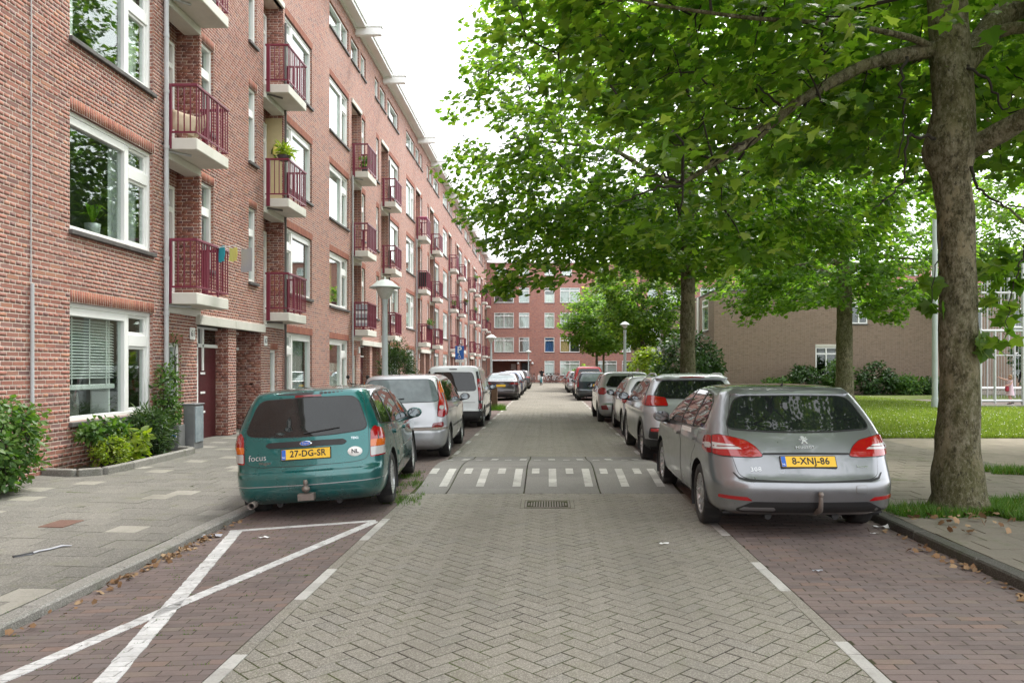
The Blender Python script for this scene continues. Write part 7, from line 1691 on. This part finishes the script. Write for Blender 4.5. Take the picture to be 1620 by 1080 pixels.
wb_ = root('white_bag', 'white bag hanging on the handlebar of the far cyclist', 'bag', (-.75, 71.7, .72)); b = MB(); b.bbox(-.16, .16, -.10, .10, -.25, .22, .05); b.build('bag', M['cloth_white'], wb_); b = MB(); b.tube([(-.06, 0, .2), (-.05, 0, .34), (.05, 0, .34), (.06, 0, .2)], .012, 5); b.build('strap', M['cloth_white'], wb_)
# motor scooter by the wall
ms_ = root('motor_scooter', 'motor scooter with a tall clear windscreen parked by the wall behind the teal estate', 'scooter', (-6.05, 22.3, .05), -.35)
b = MB(); b.tube([(0, -.25, .45), (0, .1, .62), (0, .45, .66), (0, .6, .55)], [.12, .17, .16, .10], 12); b.tube([(0, .55, .35), (0, .85, .30), (0, 1.1, .40), (0, 1.2, .75), (0, 1.16, .98)], [.12, .10, .13, .16, .10], 12); b.build('body', M['p_dark'], ms_)
b = MB(); b.tube([(0, -.25, .76), (0, .1, .80), (0, .4, .78), (0, .62, .80)], [.10, .15, .14, .09], 12); b.v = [(x, y, .78 + (z - .78) * .5) for x, y, z in b.v]; b.build('seat', M['black'], ms_)
for y in (.0, 1.28):
    b = MB(); b.lathe([(.21 + .055 * math.cos(a), .055 * math.sin(a)) for a in [math.radians(45 * k) for k in range(8)]], 20, (0, y, .265), 'x', closed=True); b.lathe([(.2, 0), (0, .02)], 16, (0, y, .265), 'x'); b.build('wheel', M['rubber'], ms_)
b = MB(); b.tube([(-.33, 1.05, 1.05), (-.1, 1.12, 1.02), (.1, 1.12, 1.02), (.33, 1.05, 1.05)], .02, 6); b.tube([(0, 1.15, .95), (0, 1.28, .3)], .03, 6); b.build('handlebar', M['black'], ms_)
for sx in (-1, 1):
    b = MB(); b.tube([(sx * .25, 1.08, 1.05), (sx * .33, 1.06, 1.2)], .008, 5); b.lathe([(0, -.02), (.055, -.01), (.06, .005), (0, .006)], 12, (sx * .34, 1.06, 1.24), 'y'); b.build('mirror', M['black'], ms_)
b = MB(); b.add([(x, 1.2 + .05 * (1 - abs(x) / .24) - .12 * t, 1.02 + .48 * t) for t in (0, .5, 1) for x in (-.22 + .03 * t, -.1, .1, .22 - .03 * t)], [(i * 4 + k, i * 4 + k + 1, i * 4 + k + 5, i * 4 + k + 4) for i in range(2) for k in range(3)], 0, True); b.build('windscreen', M['glass'], ms_)
# ---------------------------------------------------------------- things on the balconies
def cushion(label, loc, rot, s_):
    t = root('cushion', label, 'cushion', loc, 0, 'cushions on the nearest upper balcony'); t.rotation_euler = rot
    b = MB(); n = 9; P_ = []
    for side in (1, -1):
        b0 = len(b.v); g = []
        for i in range(n):
            for j in range(n): u, v = -1 + 2 * i / (n - 1), -1 + 2 * j / (n - 1); g.append((u * s_ * (1 - .07 * (1 - v * v)), v * s_ * (1 - .07 * (1 - u * u)), side * .33 * s_ * ((1 - u ** 4) * (1 - v ** 4)) ** .6))
        b.add(g, [tuple(q if side > 0 else q[::-1]) for q in [[i * n + j, (i + 1) * n + j, (i + 1) * n + j + 1, i * n + j + 1] for i in range(n - 1) for j in range(n - 1)]], 0, True)
    b.build('cover', M['cushion'], t)
zb2 = 5.72
cushion('beige cushion standing upright on the nearest upper balcony', (WX + .19, 14.36, zb2 + .36), (1.2, .2, .5), .23); cushion('pale cushion leaning on the balcony rail beside the beige one', (WX + .34, 14.62, zb2 + .34), (1.0, -.5, -.4), .24)
def leafy(name, label, cat, c, r, n, leaf, mat, pot=None, tpl=LEAF_OVAL, group=None, flowers=None, droop=.0):
    t = root(name, label, cat, c, 0, group)
    if pot:
        b = MB(); pw, pd, ph, kind = pot
        if kind == 'round': b.lathe([(0, -ph), (pw * .7, -ph), (pw, 0), (pw * .9, 0), (pw * .85, -.02), (0, -.02)], 14)
        else: b.bbox(-pd, pd, -pw, pw, -ph, 0, .01)
        b.build('pot' if kind == 'round' else 'planter_box', M['terracotta'], t)
    q = ellipsoid(n, (0, 0, r[2] * .8), r, .3); C, n_, d_, s_ = spray(q, np.array((0, 0, -.1)), 6, .06, leaf, 1., .4, .5, droop); k = C[:, 2] > -.05
    link('foliage', leaf_mesh('foliage', C[k], n_[k], d_[k], s_[k], tpl, M[mat]), t)
    if flowers: C = ellipsoid(flowers[1], (0, 0, r[2]), r, .7); tag(link('flowers', leaf_mesh('flowers', C, np.tile((0, 0, 1.), (len(C), 1)) + NR.normal(0, .5, C.shape), NR.normal(0, 1, C.shape), np.full(len(C), .07), T5, M[flowers[0]]), t), kind='stuff')
leafy('potted_plant', 'dark bowl with yellow green leaves on the railing below the parrot', 'plant', (WX + .40, 19.25, 6.80), (.14, .2, .14), 22, .22, 'leaf_lime', (.17, 0, .12, 'round'), LEAF_STRAP)
# drying rack
dr_ = root('drying_rack', 'white drying rack hooked on the rail of the lowest near balcony', 'rack', (WX + .58, 15.2, 3.86))
b = MB()
for y in (-.25, .32): b.tube([(-.04, y, 0), (.36, y, .05)], .007, 5)
for k in range(5): b.tube([(.02 + .085 * k, -.27, .005 + .012 * k), (.02 + .085 * k, .34, .005 + .012 * k)], .004, 4)
b.build('rack', M['white'], dr_)
def cloth(name, label, cat, loc, w_, h, mat, rz=0., wav=.02):
    t = root(name, label, cat, loc, rz, 'laundry on the drying rack'); b = MB(); n, m = 8, 7
    b.add([(wav * math.sin(2.3 * i + .7 * j) * (j / m), -w_ / 2 + w_ * i / n, -h * j / m + .01 * math.sin(i)) for j in range(m + 1) for i in range(n + 1)], [(j * (n + 1) + i, j * (n + 1) + i + 1, (j + 1) * (n + 1) + i + 1, (j + 1) * (n + 1) + i) for j in range(m) for i in range(n)], 0, True); b.build('cloth', mat, t)
cloth('teal_cloth', 'bright teal cloth hanging on the drying rack', 'laundry', (WX + .62, 15.0, 3.90), .22, .30, M['cloth_teal'], 1.1); cloth('yellow_cloth', 'pale yellow cloth on the drying rack between the teal cloth and the towel', 'laundry', (WX + .80, 15.15, 3.89), .20, .26, M['cloth_yellow'], 1.2); cloth('grey_towel', 'grey towel hanging at the outer end of the drying rack', 'laundry', (WX + 1.0, 15.3, 3.90), .34, .46, M['cloth_grey'], 1.0, .008)
def screen(label, key, mat, pat=None, name='balcony_screen'):
    y0, y1, z = balc[key]; t = root(name, label, 'screen', (WX, y0, z)); b = MB(); L = y1 - y0; n = 22
    for (p, q) in (((.14, -.0 + .03), (.535, .03)), ((.535, .03), (.535, L - .05))):
        for k in range(n):
            a, c = k / n, (k + 1) / n; f = lambda u, zz: (p[0] + (q[0] - p[0]) * u + (.012 * math.sin(u * 31 + zz * 5) if p[0] == q[0] else 0), p[1] + (q[1] - p[1]) * u + (.012 * math.sin(u * 19) if p[1] == q[1] else 0), zz)
            for (za, zb, m) in pat or ((.14, .90, 0),): b.add([f(a, za), f(c, za), f(c, zb), f(a, zb)], [(0, 1, 2, 3)], m, True)
    b.build('cloth', mat, t)
screen('grey and white striped cloth screen tied inside a low balcony railing', (1, 'A', 1), [M['cloth_white'], M['cloth_grey'], M['pipe_dark']], [(.13, .24, 1), (.24, .34, 0), (.34, .42, 2), (.42, .56, 1), (.56, .66, 0), (.66, .72, 2), (.72, .9, 1)])
screen('dark solid screen filling a balcony railing above the lamp', (2, 'A', 2), [M['black']]); 
pt_ = root('pink_table', 'bright pink folding table on a far upper balcony rail', 'table', (WX + .35, balc[(2, 'A', 3)][0] + .5, balc[(2, 'A', 3)][2] + 1.0)); b = MB(); b.bbox(-.22, .22, -.4, .4, 0, .03, .01); b.build('tabletop', simple('pink_plastic', (.55, .06, .28), .4), pt_); b = MB(); b.tube([(0, -.3, 0), (0, -.3, -1.0)], .015, 5); b.tube([(0, .3, 0), (0, .3, -1.0)], .015, 5); b.build('leg', M['steel'], pt_)
for key, lab in (((2, 'A', 1), 'flower box with trailing plants on a low balcony beyond the street lamp'), ((3, 'B', 2), 'red geraniums on a balcony halfway along the building'), ((4, 'A', 2), 'planted box on a far middle balcony'), ((4, 'A', 3), 'planted box on a far top balcony'), ((5, 'A', 2), 'planted box on the last balconies of the building')):
    y0, y1, z = balc[key]; leafy('flower_box', lab, 'flower box', (WX + .62, (y0 + y1) / 2, z + .92), (.14, .5, .16), 26, .10, 'leaf_shrub', (.55, .09, .16, 'box'), group='flower boxes on the balconies', flowers=('cloth_red', 24) if key == (3, 'B', 2) else None, droop=.6)
for key, lab in (((1, 'A', 3), 'potted plants behind the bars of an upper balcony'), ((3, 'A', 2), 'small green plants on a balcony of the fourth stair')):
    y0, y1, z = balc[key]; leafy('potted_plant', lab, 'plant', (WX + .34, y0 + .5, z + .28), (.15, .3, .2), 18, .12, 'leaf_shrub', (.13, 0, .26, 'round'))
# ---------------------------------------------------------------- litter
def scrap(name, label, x, y, zf, s_, mat='paper', n=6, cat='litter'):
    t = root(name, label, cat, (x, y, zf(x, y) + .004)); b = MB(); k = 5
    b.add([((i - 2) * s_ * .5 + rnd.gauss(0, s_ * .08), (j - 1) * s_ * .32 + rnd.gauss(0, s_ * .05), abs(rnd.gauss(0, s_ * .22)) + .002) for j in range(3) for i in range(k)], [(j * k + i, j * k + i + 1, (j + 1) * k + i + 1, (j + 1) * k + i) for j in range(2) for i in range(k - 1)]); b.build('sheet', M[mat], t)
scrap('paper_scrap', 'white paper scrap on the bricks behind the grey estate by the kerb', 3.22, 7.5, flat, .075); scrap('paper_scrap', 'tiny white scrap on the right bay bricks nearer the camera than the large one', 3.05, 7.25, flat, .035); scrap('paper_scrap', 'white paper scrap inside the painted cross on the left bay', -2.62, 7.2, z_bay_l, .055)
scrap('crumpled_bag', 'crumpled grey bag in the gutter at the left kerb', -3.18, 7.32, z_bay_l, .10, 'cloth_grey'); scrap('paper_scrap', 'small white scrap on the road pavers right of the middle', 1.02, 6.8, flat, .045); scrap('paper_scrap', 'crushed pale wrapper on the right bay bricks near the edge stones', 2.05, 5.9, flat, .04, 'cloth_grey')
st_ = root('strap', 'black and white strap dropped on the left pavement', 'litter', (-4.17, 6.42, z_pav_l(-4.17, 6.42) + .008)); b = MB(); b.tube([(-.10, -.20, 0), (-.03, -.10, .004), (-.02, -.02, .01), (.02, .06, .004), (.05, .18, .006), (.12, .20, 0)], [.012, .02, .014, .016, .018, .008], 6); b.v = [(x, y, z * .4) for x, y, z in b.v]; b.build('band', M['cloth_grey'], st_); b = MB(); b.tube([(-.10, -.21, .004), (-.02, -.09, .008)], [.012, .018], 6); b.v = [(x, y, z * .5 + .003) for x, y, z in b.v]; b.build('buckle', M['black'], st_)
